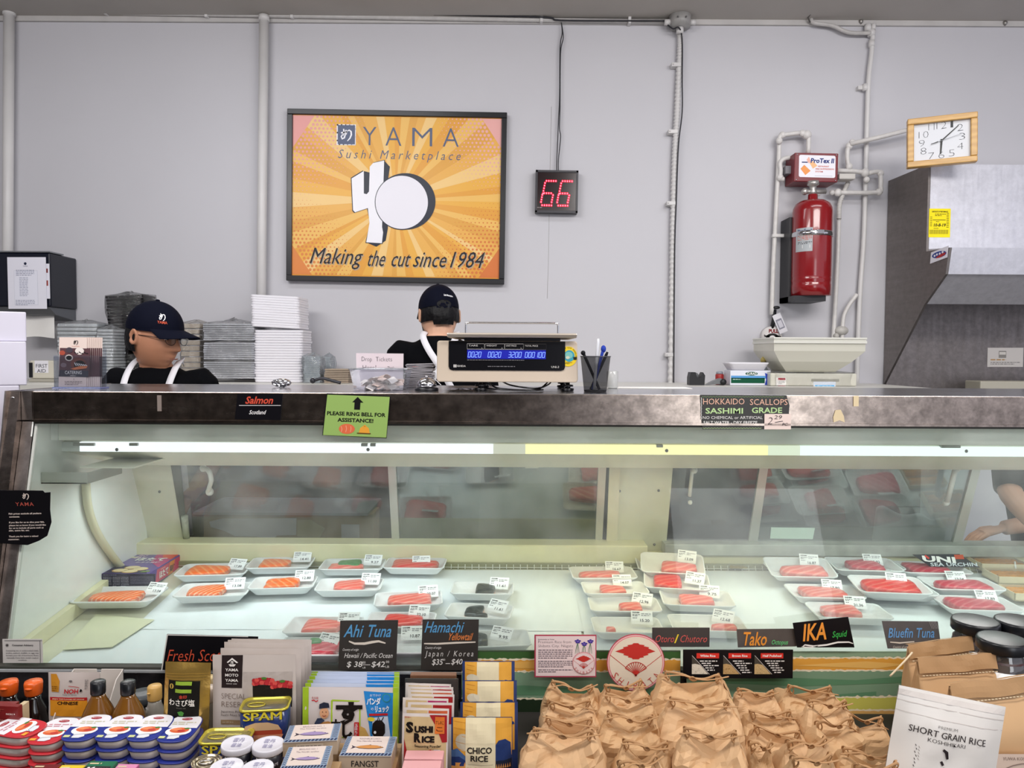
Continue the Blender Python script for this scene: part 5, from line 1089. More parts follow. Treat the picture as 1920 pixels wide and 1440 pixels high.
# --- the worker seen from behind
x0 = P(826, 640, 3.32).x
HM = Matrix.Translation((0.012, -.045, 1.567)) @ Matrix.Rotation(.32, 4, 'Z') @ Matrix.Rotation(.14, 4, 'X') @ Matrix.Scale(1.06, 4)
J = dict(pel=(0, .02, .95), che=(0, 0, 1.30), nec=(0, 0, 1.485), shL=(-.175, .01, 1.395), shR=(.175, .01, 1.395), elL=(-.22, -.02, 1.12), elR=(.22, -.02, 1.12), wrL=(-.12, -.12, 1.0), wrR=(.12, -.12, 1.0), hiL=(-.085, .02, .88), hiR=(.085, .02, .88), knL=(-.09, 0, .48), knR=(.09, 0, .47), anL=(-.09, .04, .08), anR=(.09, .04, .08))
t2 = figure('worker seen from behind in a dark cap, white apron strap over black shirt', J, HM, skin2, Matrix.Translation((x0, 3.32, 0)) @ Matrix.Rotation(PI, 4, 'Z'))
cap(t2, HM, back=PI + .25); hair(t2, HM, -.03)
for sx in (-1, 1):
    b = MB(); b.M = HM; b.use(flat('#f0ebe6')).ball((sx * .031, -.074, .012), .0125, 12); b.use(flat('#1a1210')).ball((sx * .031, -.084, .010), .0055, 8); part('eye', b, None, t2)
b = MB(); b.M = HM; b.grid(14, 8, lambda a, q: (.074 * math.sin((a - .5) * 3.0) * (1 - .25 * q), -.10 * math.cos((a - .5) * 3.0) - .012 * (1 - q) * (1 if .3 < a < .7 else 0) - .004, -.02 - .085 * q)); part('face_mask', b, M_('mask black', '#15151c', .8), t2)
strap('apron_strap', t2, [(.066, .0, 1.50), (.07, .06, 1.475), (.04, .118, 1.42), (-.02, .14, 1.33), (-.09, .135, 1.2)], .028, apronw, (0, 1, .3))
strap('apron_strap', t2, [(-.07, .0, 1.50), (-.074, .06, 1.475), (-.05, .118, 1.42), (-.0, .141, 1.33), (.07, .136, 1.2)], .028, apronw, (0, 1, .3))
# printed graphic on the back of the shirt
m = MB(); A = Art(m, 0, 0, .001); wv = flat('#e6e4e8'); rd_ = flat('#c0503c')
for tx, x, y, w_, c_ in (('SALMON', 27, -8, 24, rd_), ('SUSHI RICE', 27, -1, 32, wv), ('TUNA', 0, 14, 18, rd_), ('NIGIRI SET', -6, 21, 28, wv)): A.T(c_, tx, x, y, 5, 2, w=w_, bold=.02)
A.L(wv, [(26, 66), (44, 44), (66, 34), (92, 34), (118, 46), (136, 66)], 3, 2); A.E(rd_, 84, 52, 30, 10, 2); A.E(wv, 84, 52, 20, 6, 3); A.E(rd_, 84, 52, 12, 3.5, 4); A.L(wv, [(60, 12), (64, 26)], 1.5, 2)
m.deform(lambda v: Vector((.14 - v.x * 1.15, .135 - 2.2 * max(0, abs(.14 - v.x * 1.15) - .02) ** 2 + .006 - v.y * 3, 1.335 + v.z)))
part('shirt_print', m, None, t2)

# --- the worker bending at the right, arm inside the case
HM = Matrix.Translation((2.20, 2.62, 1.19)) @ Matrix.Rotation(-.5, 4, 'Z') @ Matrix.Rotation(.7, 4, 'X')
J = dict(pel=(2.30, 3.20, .86), che=(2.12, 3.0, 1.02), nec=(2.16, 2.80, 1.12), shL=(1.94, 2.90, 1.04), shR=(2.34, 2.86, 1.06), elL=(1.86, 2.76, .89), elR=(2.2, 2.80, .84), wrL=(1.84, 2.44, .76), wrR=(1.86, 2.80, .755), hiL=(2.22, 3.18, .82), hiR=(2.38, 3.18, .82), knL=(2.22, 3.12, .46), knR=(2.38, 3.12, .46), anL=(2.22, 3.16, .08), anR=(2.38, 3.16, .08))
V_ = Vector((2.4, 3.1, 0)); J = {k: tuple(Vector(v) - V_) for k, v in J.items()}; HM = Matrix.Translation(-V_) @ HM
t3 = figure('worker in a dark shirt reaching a bare arm into the right end of the case', J, HM, skin2, Matrix.Translation(V_), sleeves=.8)
cap(t3, HM); hair(t3, HM)
b = MB(); c0 = P(1720, 985, 2.8); b.grid(16, 10, lambda a, q: (c0.x - .14 + .28 * a, 2.86 + .02 * math.sin(a * 9) - .03 * q, c0.z - .1 + .16 * q * (1 - .3 * a) + .01 * math.sin(a * 14)))
o = wsolo('white_cloth', b, apronw, 'white cloth bundled behind the fourth glass door at the right', 'cloth', (c0.x, 2.86, c0.z - .1)); q = o.modifiers.new('thick', 'SOLIDIFY'); q.thickness = .003
b = MB(); b.box(c0.x - .2, 1.8, 2.8, 2.98, c0.z - .14, c0.z - .105); t = thing('prep_table', 'steel prep table behind the right glass doors under the white cloth', 'table', (c0.x, 2.9, 0)); part('top', b, cst2, t, True)
b = MB(); b.box(c0.x - .18, c0.x - .14, 2.82, 2.86, 0, c0.z - .141); part('leg', b, cst2, t, True); b = MB(); b.box(1.74, 1.78, 2.82, 2.86, 0, c0.z - .141); part('leg', b, cst2, t, True)

# ============================================================ on the steel counter top
zt = zT + .0006
def ctop(name, lab, cat, u, D, group=None, rz=0):
    return thing(name, lab, cat, mw=Matrix.Translation((P(u, 728, D).x, D, zt)) @ Matrix.Rotation(rz, 4, 'Z'), group=group)
# menu holder
D = 2.14; s = D / F
th = ctop('brochure_holder', 'clear acrylic holder of catering menus at the left end of the counter top', 'holder', 146, D)
acr = clear('acrylic', '#f4f6fa', .05, .03, .02, '#dfe4f0')
b = MB(); b.box(-43 * s, 44 * s, -.004, -.002, .004, 62 * s); b.box(-43 * s, 44 * s, .028, .03, .004, 76 * s); b.box(-43 * s, -42 * s, -.004, .03, .004, 60 * s); b.box(43 * s, 44 * s, -.004, .03, .004, 60 * s); part('pocket', b, acr, th)
b = MB(); b.box(-45 * s, 45 * s, -.01, .04, 0, .004, .001); part('base', b, clear('acrylic blue', '#aab4e8', .15, .05, .3, '#9fb0e8'), th)
def a_men(A):
    A = Art(A.mb, A.uc, A.vb, A.s, 4, 0, 440); dk = flat('#231f22')
    A.mark(dk, 572, 815, 40, 2); A.T(flat('#c98a78'), 'YAMA', 540, 848, 8, 2, w=60)
    A.S(flat('#5c3f44'), [(452, 856), (680, 860), (668, 1075), (440, 1070)], 1); A.S(flat('#3b3a44'), [(446, 1022), (664, 1025), (662, 1075), (440, 1070)], 3)
    for cx, cy, r, c_ in ((470, 893, 22, '#a8503f'), (524, 872, 26, '#49414a'), (520, 930, 30, '#d9cfc6'), (520, 930, 22, '#8c3b33'), (600, 880, 34, '#e6dcd6'), (590, 975, 60, '#6f4038'), (600, 985, 44, '#c07a5c'), (478, 985, 22, '#7d6a70')): A.E(flat(c_), cx, cy, r, r * .8, 2 if r > 40 else 3, 18)
    for k in range(6): A.L(flat('#e4e0de'), [(560 + k * 16, 965 + 3 * k), (575 + k * 16, 990)], 6, 4); A.L(dk, [(560 + k * 18, 884 + (k % 2) * 14), (574 + k * 18, 896)], 7, 4)
    A.S(flat('#d07a50'), [(530, 1012), (600, 992), (660, 990), (650, 1008), (560, 1020)], 4)
    A.T(flat('#f0ece8'), 'CATERING', 488, 1052, 24, 4, w=126); A.T(flat('#d8d0cc'), 'MENU', 528, 1068, 8, 4, w=42)
    A.T(flat('#8d7f7c'), '@', 548, 1094, 10, 2, w=10); A.G(flat('#8d7f7c'), 484, 1102, 614, 1136, 3, 2)
def brochure(i, lab):
    mb = MB(); mb.use(M_('menu paper', '#e6d3ca', .4)); k = s
    mb.plate([(-29 * k, 0), (23 * k, 0), (26 * k, 93 * k), (-26 * k, 93 * k)], 0, .0012)
    if i == 0: a_men(Art(mb, 138, 727, s))
    else:
        A = Art(mb, 138, 727, s); A.R(flat('#5c3f44'), 112, 654, 163, 708, 1); 
    c = P(138, 727, D)
    return solo('brochure', mb, None, lab, 'menu', 'catering menus in the acrylic holder', Matrix.Translation((c.x + i * .0042, D + .002 + i * .0024, zt + .0045)))
brochure(0, 'frontmost catering menu in the clear holder, with a sushi photo and CATERING on it')
for i in range(1, 9): brochure(i, 'catering menu behind the front one, only its salmon-pink edge showing')
# tin foil ball
b = MB(); c = P(528, 729, 2.3)
def fo(a, q):
    ph = 2 * PI * a; th_ = PI * (.01 + .98 * q); n_ = 1 + .18 * noise.noise(Vector((math.cos(ph) * 4, math.sin(ph) * 4, q * 9)))
    return (.030 * math.sin(th_) * math.cos(ph) * n_, .022 * math.sin(th_) * math.sin(ph) * n_, .0135 + .013 * math.cos(th_) * n_)
b.grid(24, 16, fo, False); solo('foil_ball', b, chrome, 'small crumpled foil wrapped lump on the counter top', 'foil', None, Matrix.Translation((c.x, 2.3, zt)))
# ticket bin
D = 2.12; s = D / F
t = ctop('ticket_bin', 'clear plastic bin full of paper tickets on the counter top', 'bin', 708, D)
def bx(w0, w1, z, y0, y1): return [(-w0, y0, z), (w1, y0, z), (w1, y1, z), (-w0, y1, z)]
b = MB(); b.rings([bx(46 * s, 46 * s, .002, .012, .12), bx(53 * s, 53 * s, 40 * s, 0, .132)], True, False); b.f.pop(); b.fm.pop(); b.sm.pop(); part('tub', b, clear('bin plastic', '#e9ecf2', .08, .06, .10, '#e4e6ee'), t)
b = MB(); b.tube([(-54 * s, -.002, 40 * s), (54 * s, -.002, 40 * s), (54 * s, .134, 40 * s), (-54 * s, .134, 40 * s), (-54 * s, -.002, 40 * s)], .002, 6); part('rim', b, clearp, t)
slip = [M_('slip pink', '#d9bfb4', .6), M_('slip tan', '#bfa394', .6), M_('slip white', '#e2dad6', .6)]; r_ = random.Random(5)
for i in range(46):
    mb = MB(); a, w_, l_ = r_.uniform(0, PI), .022, r_.uniform(.035, .06); am = r_.uniform(.004, .012)
    mb.grid(6, 2, lambda p, q: ((p - .5) * l_, (q - .5) * w_, am * math.sin(p * PI * r_.choice((1, 1)))), True)
    px, py = r_.uniform(-.048, .048), r_.uniform(.03, .105); hz = .004 + .028 * (1 - (px / .07) ** 2) * r_.random()
    solo('ticket', mb, slip[i % 3], 'crumpled paper ticket in the clear drop bin', 'ticket', 'tickets in the drop bin', t.matrix_world @ mat4((px, py, hz), a, r_.uniform(-.5, .5), r_.uniform(-.3, .3)))
def a_drop(A):
    A = Art(A.mb, A.uc, A.vb, A.s, 4, 360, 500); k = flat('#3c3a46')
    A.T(k, 'Drop', 1274, 708, 34, 2, w=76, bold=-.02, rot=-.03); A.T(k, 'Tickets', 1380, 710, 34, 2, w=122, bold=-.02); A.T(k, 'Here!', 1282, 772, 34, 2, w=100, bold=-.02); A.T(k, 'Thank', 1468, 768, 20, 2, w=50); A.T(k, 'you!', 1475, 784, 10, 2, w=36)
def a_(): pass
sign('drop_card', 'handwritten card reading Drop Tickets Here! standing behind the bin', 'card', 667, 662, 757, 727, 2.262, a_drop, M_('card pink', '#ddd0d6', .5), .001, poly=[(668, 662), (757, 663), (756, 727), (669, 727)], )
# pile of grey cards
mb = MB(); r_ = random.Random(9); tq = ctop('card_pile', 'uneven pile of grey paper cards left of the digital scale', 'papers', 789, 2.36); D = 2.36; s = D / F
for i in range(22):
    mb.M = Matrix.Rotation(r_.uniform(-.12, .12), 4, 'Z') @ Matrix.Rotation(r_.uniform(-.04, .04), 4, 'Y'); mb.box(-25 * s, 25 * s, -.03, .03, .001 + i * 2 * s, .001 + (i * 2 + 1.1) * s)
part('sheets', mb, M_('card pale', '#b9b6bd', .5, var=.1, scale=50), tq)
# call bell
D = 2.13; s = D / F; t = ctop('call_bell', 'chrome call bell on a black base in front of the card pile', 'bell', 800, D)
b = MB(); b.lathe([(.034, 0), (.034, .006), (.03, .009), (.02, .010)], n=28); part('base', b, M_('bell base', '#121218', .25), t)
b = MB(); b.lathe([(.0275, .012), (.0285, .013), (.027, .022), (.022, .029), (.014, .0345), (.004, .0365), (.001, .0366)], n=32); part('dome', b, chrome, t)
b = MB(); b.lathe([(.003, .036), (.003, .039), (.006, .040), (.006, .042), (.001, .043)], n=14); part('button', b, chrome, t)
# digital scale
def dscale():
    D = 2.10; s = D / F; t = ctop('digital_scale', 'wide cream digital price scale with a blue display on the counter top', 'scale', 950, D); X = lambda u: (u - 950) * s; Z = lambda v: (738 - v) * s
    cm = M_('ishida cream', '#cbbba8', .4); cp = M_('plastic black', '#101014', .2)
    b = MB(); b.plate([(X(817), Z(716)), (X(820), Z(721)), (X(1082), Z(721)), (X(1085), Z(716)), (X(1083), Z(646)), (X(1080), Z(643)), (X(821), Z(643)), (X(818), Z(646))], .02, .30); o = part('body', b, cm, t); m = o.modifiers.new('bev', 'BEVEL'); m.width = .003; m.segments = 2
    pl = [(X(840), Z(643.5)), (X(1060), Z(643.5)), (X(1060), Z(692)), (X(1058), Z(697)), (X(1052), Z(699)), (X(848), Z(699)), (X(842), Z(697)), (X(840), Z(692))]
    b = MB(); b.plate(pl[::-1], .0195 - .002, .02 + .001); part('panel', b, cp, t)
    b = MB(); A = Art(b, 950, 738, s, 4, 700, 500); g_ = flat('#b7b3b0')
    for x0_, x1_, tx in ((700, 828, 'TARE'), (834, 980, 'WEIGHT'), (984, 1124, 'UNIT PRICE')):
        A.L(g_, [(x0_, 594), (x1_, 594), (x1_, 635), (x0_, 635), (x0_, 594)], 3, 2); A.T(g_, tx, x0_ + 10, 614, 12, 2, w=(x1_ - x0_) * .55, bold=.01); A.T(g_, 'lb', x1_ - 20, 630, 8, 2)
    A.T(g_, 'TOTAL PRICE', 1136, 614, 12, 2, w=98, bold=.01); A.L(flat('#55524f'), [(1130, 594), (1296, 594), (1296, 635), (1130, 635), (1130, 594)], 2, 2)
    A.G(flat('#77757a'), 700, 712, 1290, 722, 1, 2, seed=5); A.T(flat('#c9c6c2'), 'ISHIDA', 626, 770, 14, 2, w=64, bold=.01); A.R(flat('#c9c6c2'), 597, 752, 607, 774, 2); A.R(flat('#c9c6c2'), 610, 752, 620, 774, 2); A.G(flat('#6c6a6e'), 856, 758, 1090, 772, 1, 2, seed=2); A.T(flat('#c9c6c2'), 'UNI-3', 1336, 774, 15, 2, w=58, bold=.01)
    b.v = [v + Vector((0, .0165, 0)) for v in b.v]; part('lettering', b, None, t)
    b = MB(); A = Art(b, 950, 738, s, 4, 700, 500); bl = emis('vfd blue', '#2b2fae', .9); A.R(bl, 700, 641, 1294, 708, 2)
    seg = {'0': 'abcdef', '2': 'abged', '3': 'abgcd', '1': 'bc'}; lc = emis('vfd light', '#7d9bff', 1.5)
    def dg(ch, x, y, w_=22, h_=40):
        S = {'a': [(0, 0), (w_, 0)], 'b': [(w_, 0), (w_, h_ / 2)], 'c': [(w_, h_ / 2), (w_, h_)], 'd': [(0, h_), (w_, h_)], 'e': [(0, h_ / 2), (0, h_)], 'f': [(0, 0), (0, h_ / 2)], 'g': [(0, h_ / 2), (w_, h_ / 2)]}
        for q in seg[ch]: A.L(lc, [(x + px + .16 * (h_ - py), y + py) for px, py in S[q]], 4, 3)
    for x_, n_ in ((706, '0020'), (856, '0020'), (1010, '3200'), (1136, '000100')):
        for i, ch in enumerate(n_): dg(ch, x_ + i * 26, 656, 17, 40)
    b.v = [v + Vector((0, .0165, 0)) for v in b.v]; part('display', b, None, t)
    b = MB(); b.box(X(868), X(1052), .04, .26, Z(643), Z(637), .002); part('plate_support', b, M_('dark metal', '#3a3a40', .3, .5), t)
    b = MB(); b.prof([(0, Z(637)), (.29, Z(637)), (.30, Z(632)), (.30, Z(628.5)), (-.005, Z(628.5)), (-.008, Z(631))], X(838), X(1081)); o = part('weighing_plate', b, M_('plate steel', '#d3c8ba', .35, .55), t); m = o.modifiers.new('bev', 'BEVEL'); m.width = .003; m.segments = 2
    b = MB(); b.tube(ease([Vector((X(864), .22, Z(629))), Vector((X(864), .22, Z(610))), Vector((X(865.5), .22, Z(605.5))), Vector((X(872), .22, Z(603.5))), Vector((X(960), .22, Z(603.5))), Vector((X(1047), .22, Z(603.5))), Vector((X(1053), .22, Z(605.5))), Vector((X(1054.5), .22, Z(610))), Vector((X(1054.5), .22, Z(629)))], 4), .0028, 8); part('rail', b, chrome, t)
    for u in (900, 1067):
        for y in (.05, .26):
            b = MB(); b.lathe([(.016, .0), (.018, .002), (.018, .008), (.008, .009), (.008, .0125), (.016, .013), (.016, .018), (.006, .019), (.006, .026)], (X(u), y, 0), 18); part('foot', b, cp, t)
    b = MB(); A = Art(b, 950, 738, s, 4, 700, 500); cx, cy = 1464, 687
    A.E(flat('#e8c832'), cx, cy, 68, 76, 2, 36); A.E(flat('#3d9ab0'), cx + 8, cy - 4, 40, 44, 3, 30); A.E(flat('#79b9b0'), cx + 4, cy - 10, 30, 26, 4, 18); A.E(flat('#c9cdb4'), cx - 4, cy + 8, 16, 12, 5, 14)
    for i, ch in enumerate('COUNTY OF LOS ANGELES'):
        a = PI * 1.04 - i * PI * 1.08 / 20; A.T(BLACK, ch, cx + 55 * math.cos(a), cy - 62 * math.sin(a) + 0, 10, 4, w=None if ch == ' ' else 8, al='C', rot=a - PI / 2)
    A.S(flat('#2a2a1c'), [(1410, 660), (1424, 655), (1432, 700), (1424, 712), (1408, 700)], 4); A.S(flat('#2a2a1c'), [(1500, 690), (1530, 690), (1528, 712), (1505, 712)], 4); A.G(flat('#5c5420'), 1436, 728, 1494, 744, 2, 4)
    b.v = [v + Vector((0, .0195, 0)) for v in b.v]; part('inspection_sticker', b, None, t)
    for pp in ([(915, .1, 722), (930, .04, 732), (975, .03, 736), (1010, .05, 735), (1030, .12, 724)], [(905, .06, 733), (940, .02, 735), (1000, .02, 737), (1020, .06, 737)], [(940, .2, 724), (960, .05, 728), (1005, .04, 733), (1030, .1, 728), (1042, .2, 722)]):
        b = MB(); b.tube(ease([Vector((X(u), y, max(.003, Z(v)))) for u, y, v in pp]), .0024, 6); part('cable', b, cp, t)
    mb = MB(); mb.grid(14, 6, lambda a, q: (X(840) + a * 46 * s, .0 + .05 * q, .004 + .010 * abs(noise.noise(Vector((a * 6, q * 3, 2))))), False)
    wsolo('plastic_packet', mb, M_('packet print', '#6d6970', .25, var=.8, scale=90), 'crinkled printed plastic packet under the left side of the digital scale', 'packet', (0, 0, 0)).matrix_world = t.matrix_world.copy()
dscale()
# pen cup
D = 2.12; s = D / F; t = ctop('pen_cup', 'black wire mesh pen cup right of the digital scale', 'pen cup', 1116, D)
def mesh_wire():
    m = bpy.data.materials.new('wire mesh'); m.use_nodes = True; nt = m.node_tree; b_ = nt.nodes['Principled BSDF']; b_.inputs['Base Color'].default_value = lin('#26262a'); b_.inputs['Metallic'].default_value = .6; b_.inputs['Roughness'].default_value = .4
    b_.inputs['Alpha'].default_value = .62; return m
cw = mesh_wire(); b = MB(); r0, r1, hh = 20.5 * s, 28 * s, 66 * s
b.lathe([(r0, .0), (r0 + .001, .002), (r1, hh)], n=32, caps=False); part('mesh', b, cw, t)
b = MB(); b.lathe([(r0, 0), (r0 + .001, .001), (r0 + .001, .005), (r0 - .003, .005)], n=32); part('base', b, M_('bracket black', '#15151a', .45), t)
b = MB(); b.tube([(r1 * math.cos(q * PI / 14), r1 * math.sin(q * PI / 14), hh) for q in range(29)], .0016, 6, False); part('rim', b, M_('rim grey', '#4c4c52', .4, .5), t)
for k, (a, b_, col, lab) in enumerate((((.012, 0, .006), (-.036, .0, .112), '#17171b', 'black pen leaning left in the mesh cup'), ((-.012, .006, .006), (.034, .0, .113), '#1a1a20', 'black pen leaning right in the mesh cup'), ((-.008, -.006, .006), (.022, -.008, .125), '#2740a8', 'blue pen in the mesh cup'), ((-.004, -.01, .006), (.006, -.012, .150), '#e4e6ec', 'tall white pen in the mesh cup'))):
    mb = MB(); mb.tube([Vector(a), Vector(a).lerp(Vector(b_), .93), Vector(b_)], [.0042, .0042, .003], 10); mb.use(flat(col)); mb.fm = [0] * len(mb.f)
    if k == 2: mb.ball(Vector(b_) * .97, .0075, 8, (1, 1, 1.4))
    if k == 0: mb.ball(Vector(b_) * .98, .0068, 8, (1, 1, 1))
    solo('pen', mb, None, lab, 'pen', 'pens in the mesh cup', t.matrix_world.copy())
b = MB(); b.lathe([(.017, 0), (.018, .002), (.018, .052), (.016, .054)], n=20); c = P(1148, 722, 2.35); solo('small_jar', b, clear('frosted', '#e9ebec', .06, .2, .5, '#dfe0de'), 'small frosted jar behind the mesh pen cup', 'jar', None, Matrix.Translation((c.x, 2.35, zt)))
b = MB(); p = [P(1140, 726, 2.3), P(1230, 728, 2.3)]; b.box(P(1130, 728, 2.2).x, P(1320, 728, 2.2).x, 2.34, 2.44, zt, zt + .0012); wsolo('paper_sheet', b, WHITE, 'flat white sheets lying on the counter top right of the pen cup', 'paper', (.35, 2.39, zt))
# ============================================================ packed fish on the deck
salm = stripes('salmon', '#f26a28', '#f8b68c', 22, 2.5, .3, 'X', .78, .5, .12, .2); salm2 = stripes('salmon deep', '#f46a1c', '#f6965a', 20, 2, .3, 'DIAGONAL', .8, .2, .14, .2)
tuna = stripes('tuna red', '#dc3a34', '#e4675a', 14, 3, .3, 'X', .8, 1.1, .2, .15); tunp = stripes('tuna pink', '#e6685c', '#f09484', 14, 3, .3, 'X', .75, 1.1, .2, .15); tund = stripes('tuna dark', '#c8384a', '#d96a70', 14, 3, .3, 'X', .8, .9, .2, .15)
hama = M_('fish pale', '#e8a888', .3, var=.1, scale=30); blks = M_('fish skin black', '#2b302f', .3, var=.25, scale=60, bump=.2); leaf = M_('leaf green', '#4f8a52', .4, var=.25, scale=80); foamt = M_('tray foam', '#ebecec', .5, bump=.1, scale=300)
film2 = clear('cling film', '#ffffff', .025, .06, .02, '#ffffff', True, 0, .6, 14)
def fish_mb(x0, x1, y0, y1, z, h, m, seed, sk=0, side=None):
    b = MB(); b.use(m); rd = Vector((seed * 3.1, seed, 0))
    def ring(k, zz):
        pts = []
        for i in range(40):
            a = 2 * PI * i / 40; ca, sa = math.cos(a), math.sin(a); q = (abs(ca) ** 5.5 + abs(sa) ** 5.5) ** (-1 / 5.5); n_ = 1 + .08 * noise.noise(Vector((ca * 1.5, sa * 1.5, seed)))
            x = ca * q * n_ * (x1 - x0) / 2 * k; y = sa * q * n_ * (y1 - y0) / 2 * k * (1 - .28 * ca * (1 if seed % 2 else -1)); pts.append(((x0 + x1) / 2 + x + sk * y, (y0 + y1) / 2 + y, zz + .0012 * noise.noise(Vector((x * 90, y * 90, seed)))))
        return pts
    if side: b.use(side)
    b.rings([ring(.97, z), ring(1, z + h * .5)], False); b.use(m); b.rings([ring(1, z + h * .5), ring(.95, z + h * .86), ring(.7, z + h * (1.0)), ring(.3, z + h * 1.05), ring(.02, z + h * 1.05)], True); return b
PRICE = ['13.04', '17.89', '13.08', '14.41', '12.80', '9.27', '11.00', '33.27', '20.07', '11.61', '11.61', '18.93', '13.59', '22.10', '10.87', '9.95', '16.67', '14.07', '12.96', '15.20', '12.07', '13.09', '11.37', '9.75', '12.68', '11.61', '16.87', '17.80', '21.36', '16.20', '15.02', '22.92', '19.4', '17.2']
def label_mb(i, w=.046, h=.032):
    b = MB(); b.use(M_('label white', '#f6f6f6', .5)); b.rect(0, w, 0, h, 0)
    A = Art(b, 0, 0, .001); u = w * 1000; v = -h * 1000; k = flat('#3d3d42')
    A.T(k, 'SASHIMI', 3, v + 6, 3.2, 1, w=15, bold=.03); A.G(k, 3, v + 8, 19, v + 14, 2, 1, seed=i); A.G(flat('#8d8d92'), 22, v + 5, u - 3, v + 13, 2, 1, seed=i + 5); A.G(k, 3, v + 16, 16, v + 19, 1, 1, seed=i); A.T(k, PRICE[i % len(PRICE)], 19, v + 26, 6.5, 1, w=20, bold=.015)
    return b
NT = [0]
def pack(lab, u, v, w, fish, lb, rz=0, rx=0, up=0, ry=0, group=None, dk=.62, h=.024):
    """foam tray of packed fish; u, v, w: middle and width in the photo; fish: (u0, u1, v-frac0, v-frac1, material, ...)"""
    i = NT[0]; NT[0] += 1; c = PD(u, v, up); w_ = w * c.y / F; d_ = w_ * dk; c.z += .0045
    t = thing('fish_tray', lab, 'fish tray', mw=mat4(c, rz, rx, ry), group=group or 'packed fish trays in the display case')
    b = tray_mesh(w_, d_, h); part('tray', b, foamt, t)
    s = c.y / F
    for k, f in enumerate(fish):
        x0, x1 = (f[0] - u) * s * 1.04, (f[1] - u) * s * 1.04; mid = (f[2] + f[3]) / 2; hf = (f[3] - f[2]) * .5 * 1.45; fy0, fy1 = max(-.36, mid - hf), min(.38, mid + hf); part('fillet' if f[4] is not leaf else 'leaf', fish_mb(max(x0, -w_ * .38), min(x1, w_ * .38), d_ * fy0, d_ * fy1, h * .24 + (.008 if f[4] is leaf else 0), .020 if f[4] is not leaf else .016, f[4], i + k, 0, f[5] if len(f) > 5 else None), None, t)
    b = MB(); b.grid(16, 10, lambda a, q: ((a - .5) * w_ * .97, (q - .5) * d_ * .97, h * 1.02 - .003 * math.sin(a * PI) * math.sin(q * PI) + .0006 * noise.noise(Vector((a * 9, q * 7, i))))); part('film', b, film2, t)
    if lb:
        o = label_mb(i); o.M = None; lx, ly, lr = (lb[0] - u) * s, lb[1] * d_, lb[2] if len(lb) > 2 else -.1
        T_ = Matrix.Translation((lx, ly, h * 1.02 + .0015)) @ Matrix.Rotation(lr, 4, 'Z') @ Matrix.Rotation(-PI / 2 + .72, 4, 'X') @ Matrix.Scale(1.3, 4) @ Matrix.Translation((-.023, 0, -.012)); o.v = [T_ @ q for q in o.v]; part('price_label', o, None, t)
    return t
P_ = pack
P_('front left salmon tray standing on the cream sheet', 226, 1131, 150, [(177, 267, -.32, .12, salm)], (283, .20, -.25), .05)
P_('salmon tray right beside the purple scallop box', 402, 1083, 128, [(343, 428, -.3, .3, salm2)], (438, .22, -.3), .10)
P_('salmon tray with a square striped fillet, in front of the one beside the purple box', 402, 1122, 132, [(356, 418, -.35, .3, salm)], (434, .25, .05), .10)
P_('salmon tray in the back row with a narrow orange fillet', 527, 1070, 118, [(490, 543, -.36, .26, salm2)], (562, .3, 0), .08)
P_('salmon tray with two overlapping fillets in front of the back row', 532, 1108, 120, [(498, 558, -.0, .36, salm2), (500, 556, -.36, -.04, salm2, hama)], (566, .33, 0), .10)
P_('tray of pink fish with a green leaf in the back row', 662, 1073, 118, [(620, 683, -.38, -.02, tunp), (634, 676, -.12, .22, leaf)], (697, .18, -.1), .03)
P_('tray with one square pink fillet in front of the leaf tray', 656, 1112, 122, [(627, 683, -.32, .32, tunp)], (692, .25, -.1), .05)
P_('red tuna tray, rightmost of the left back row', 779, 1071, 114, [(735, 832, -.3, .28, tuna)], (790, .0, .12), -.02)
P_('tuna tray lying alone in front, with a long red block, behind the Hamachi sign', 766, 1139, 128, [(727, 808, -.28, .26, tunp)], (804, .3, .1), .12)
P_('tray with a square of black skinned fish, nearer the glass doors', 905, 1119, 118, [(892, 927, -.35, .35, blks, hama)], (935, .22, -.12), -.03)
P_('tilted tray of black skinned fish above the Hamachi sign', 899, 1163, 125, [(872, 905, -.2, .38, blks, hama), (893, 916, -.44, -.2, blks, hama)], (930, .22, -.4), -.12)
P_('pink fish tray left of the Ahi Tuna sign, the rear one', 608, 1190, 140, [(570, 636, -.2, .3, tunp)], (650, .2, 0), 0)
P_('dark red fish tray with a leaf left of the Ahi Tuna sign, at the glass', 590, 1231, 140, [(555, 634, -.4, .2, tund), (575, 600, .1, .4, leaf)], (612, .15, -.35), .0)
P_('tuna tray half hidden between the Ahi Tuna and Hamachi signs, the rear one', 752, 1180, 130, [(720, 792, -.3, .36, tuna)], (782, .36, -.1), .0)
P_('tray between the Ahi Tuna and Hamachi signs at the glass', 745, 1226, 150, [(680, 730, -.3, .3, tuna)], (768, .42, .08), .0)
P_('tray at the glass right of the Hamachi sign, partly hidden by the rice bags', 930, 1216, 130, [(895, 915, -.1, .4, blks)], (940, .1, -.5), .1)
P_('tray with a long pink strip in the middle of the back row', 1130, 1089, 122, [(1082, 1162, -.42, .05, tunp)], (1156, .3, -.1), .03)
P_('tray with a small pale pink piece under its label, second in the middle column', 1152, 1118, 122, [(1125, 1171, -.4, .1, tunp)], (1172, .4, -.0), .03)
P_('tray with a short pink piece, third in the middle column', 1170, 1150, 134, [(1160, 1201, -.42, .05, tunp)], (1206, .2, -.35), -.02)
P_('tray behind the round red and white card, fourth in the middle column', 1175, 1190, 132, [(1135, 1152, -.45, -.2, tunp)], (1208, .3, -.1), 0)
P_('lower tray of the pair leaning at the back ledge, mostly hidden', 1252, 1072, 118, [(1225, 1290, -.3, .1, tunp)], None, -.06, .06)
P_('upper tilted tray of the pair leaning at the back ledge', 1260, 1070, 118, [(1240, 1306, -.4, .0, tunp)], (1288, .25, -.15), -.16, .26, .026)
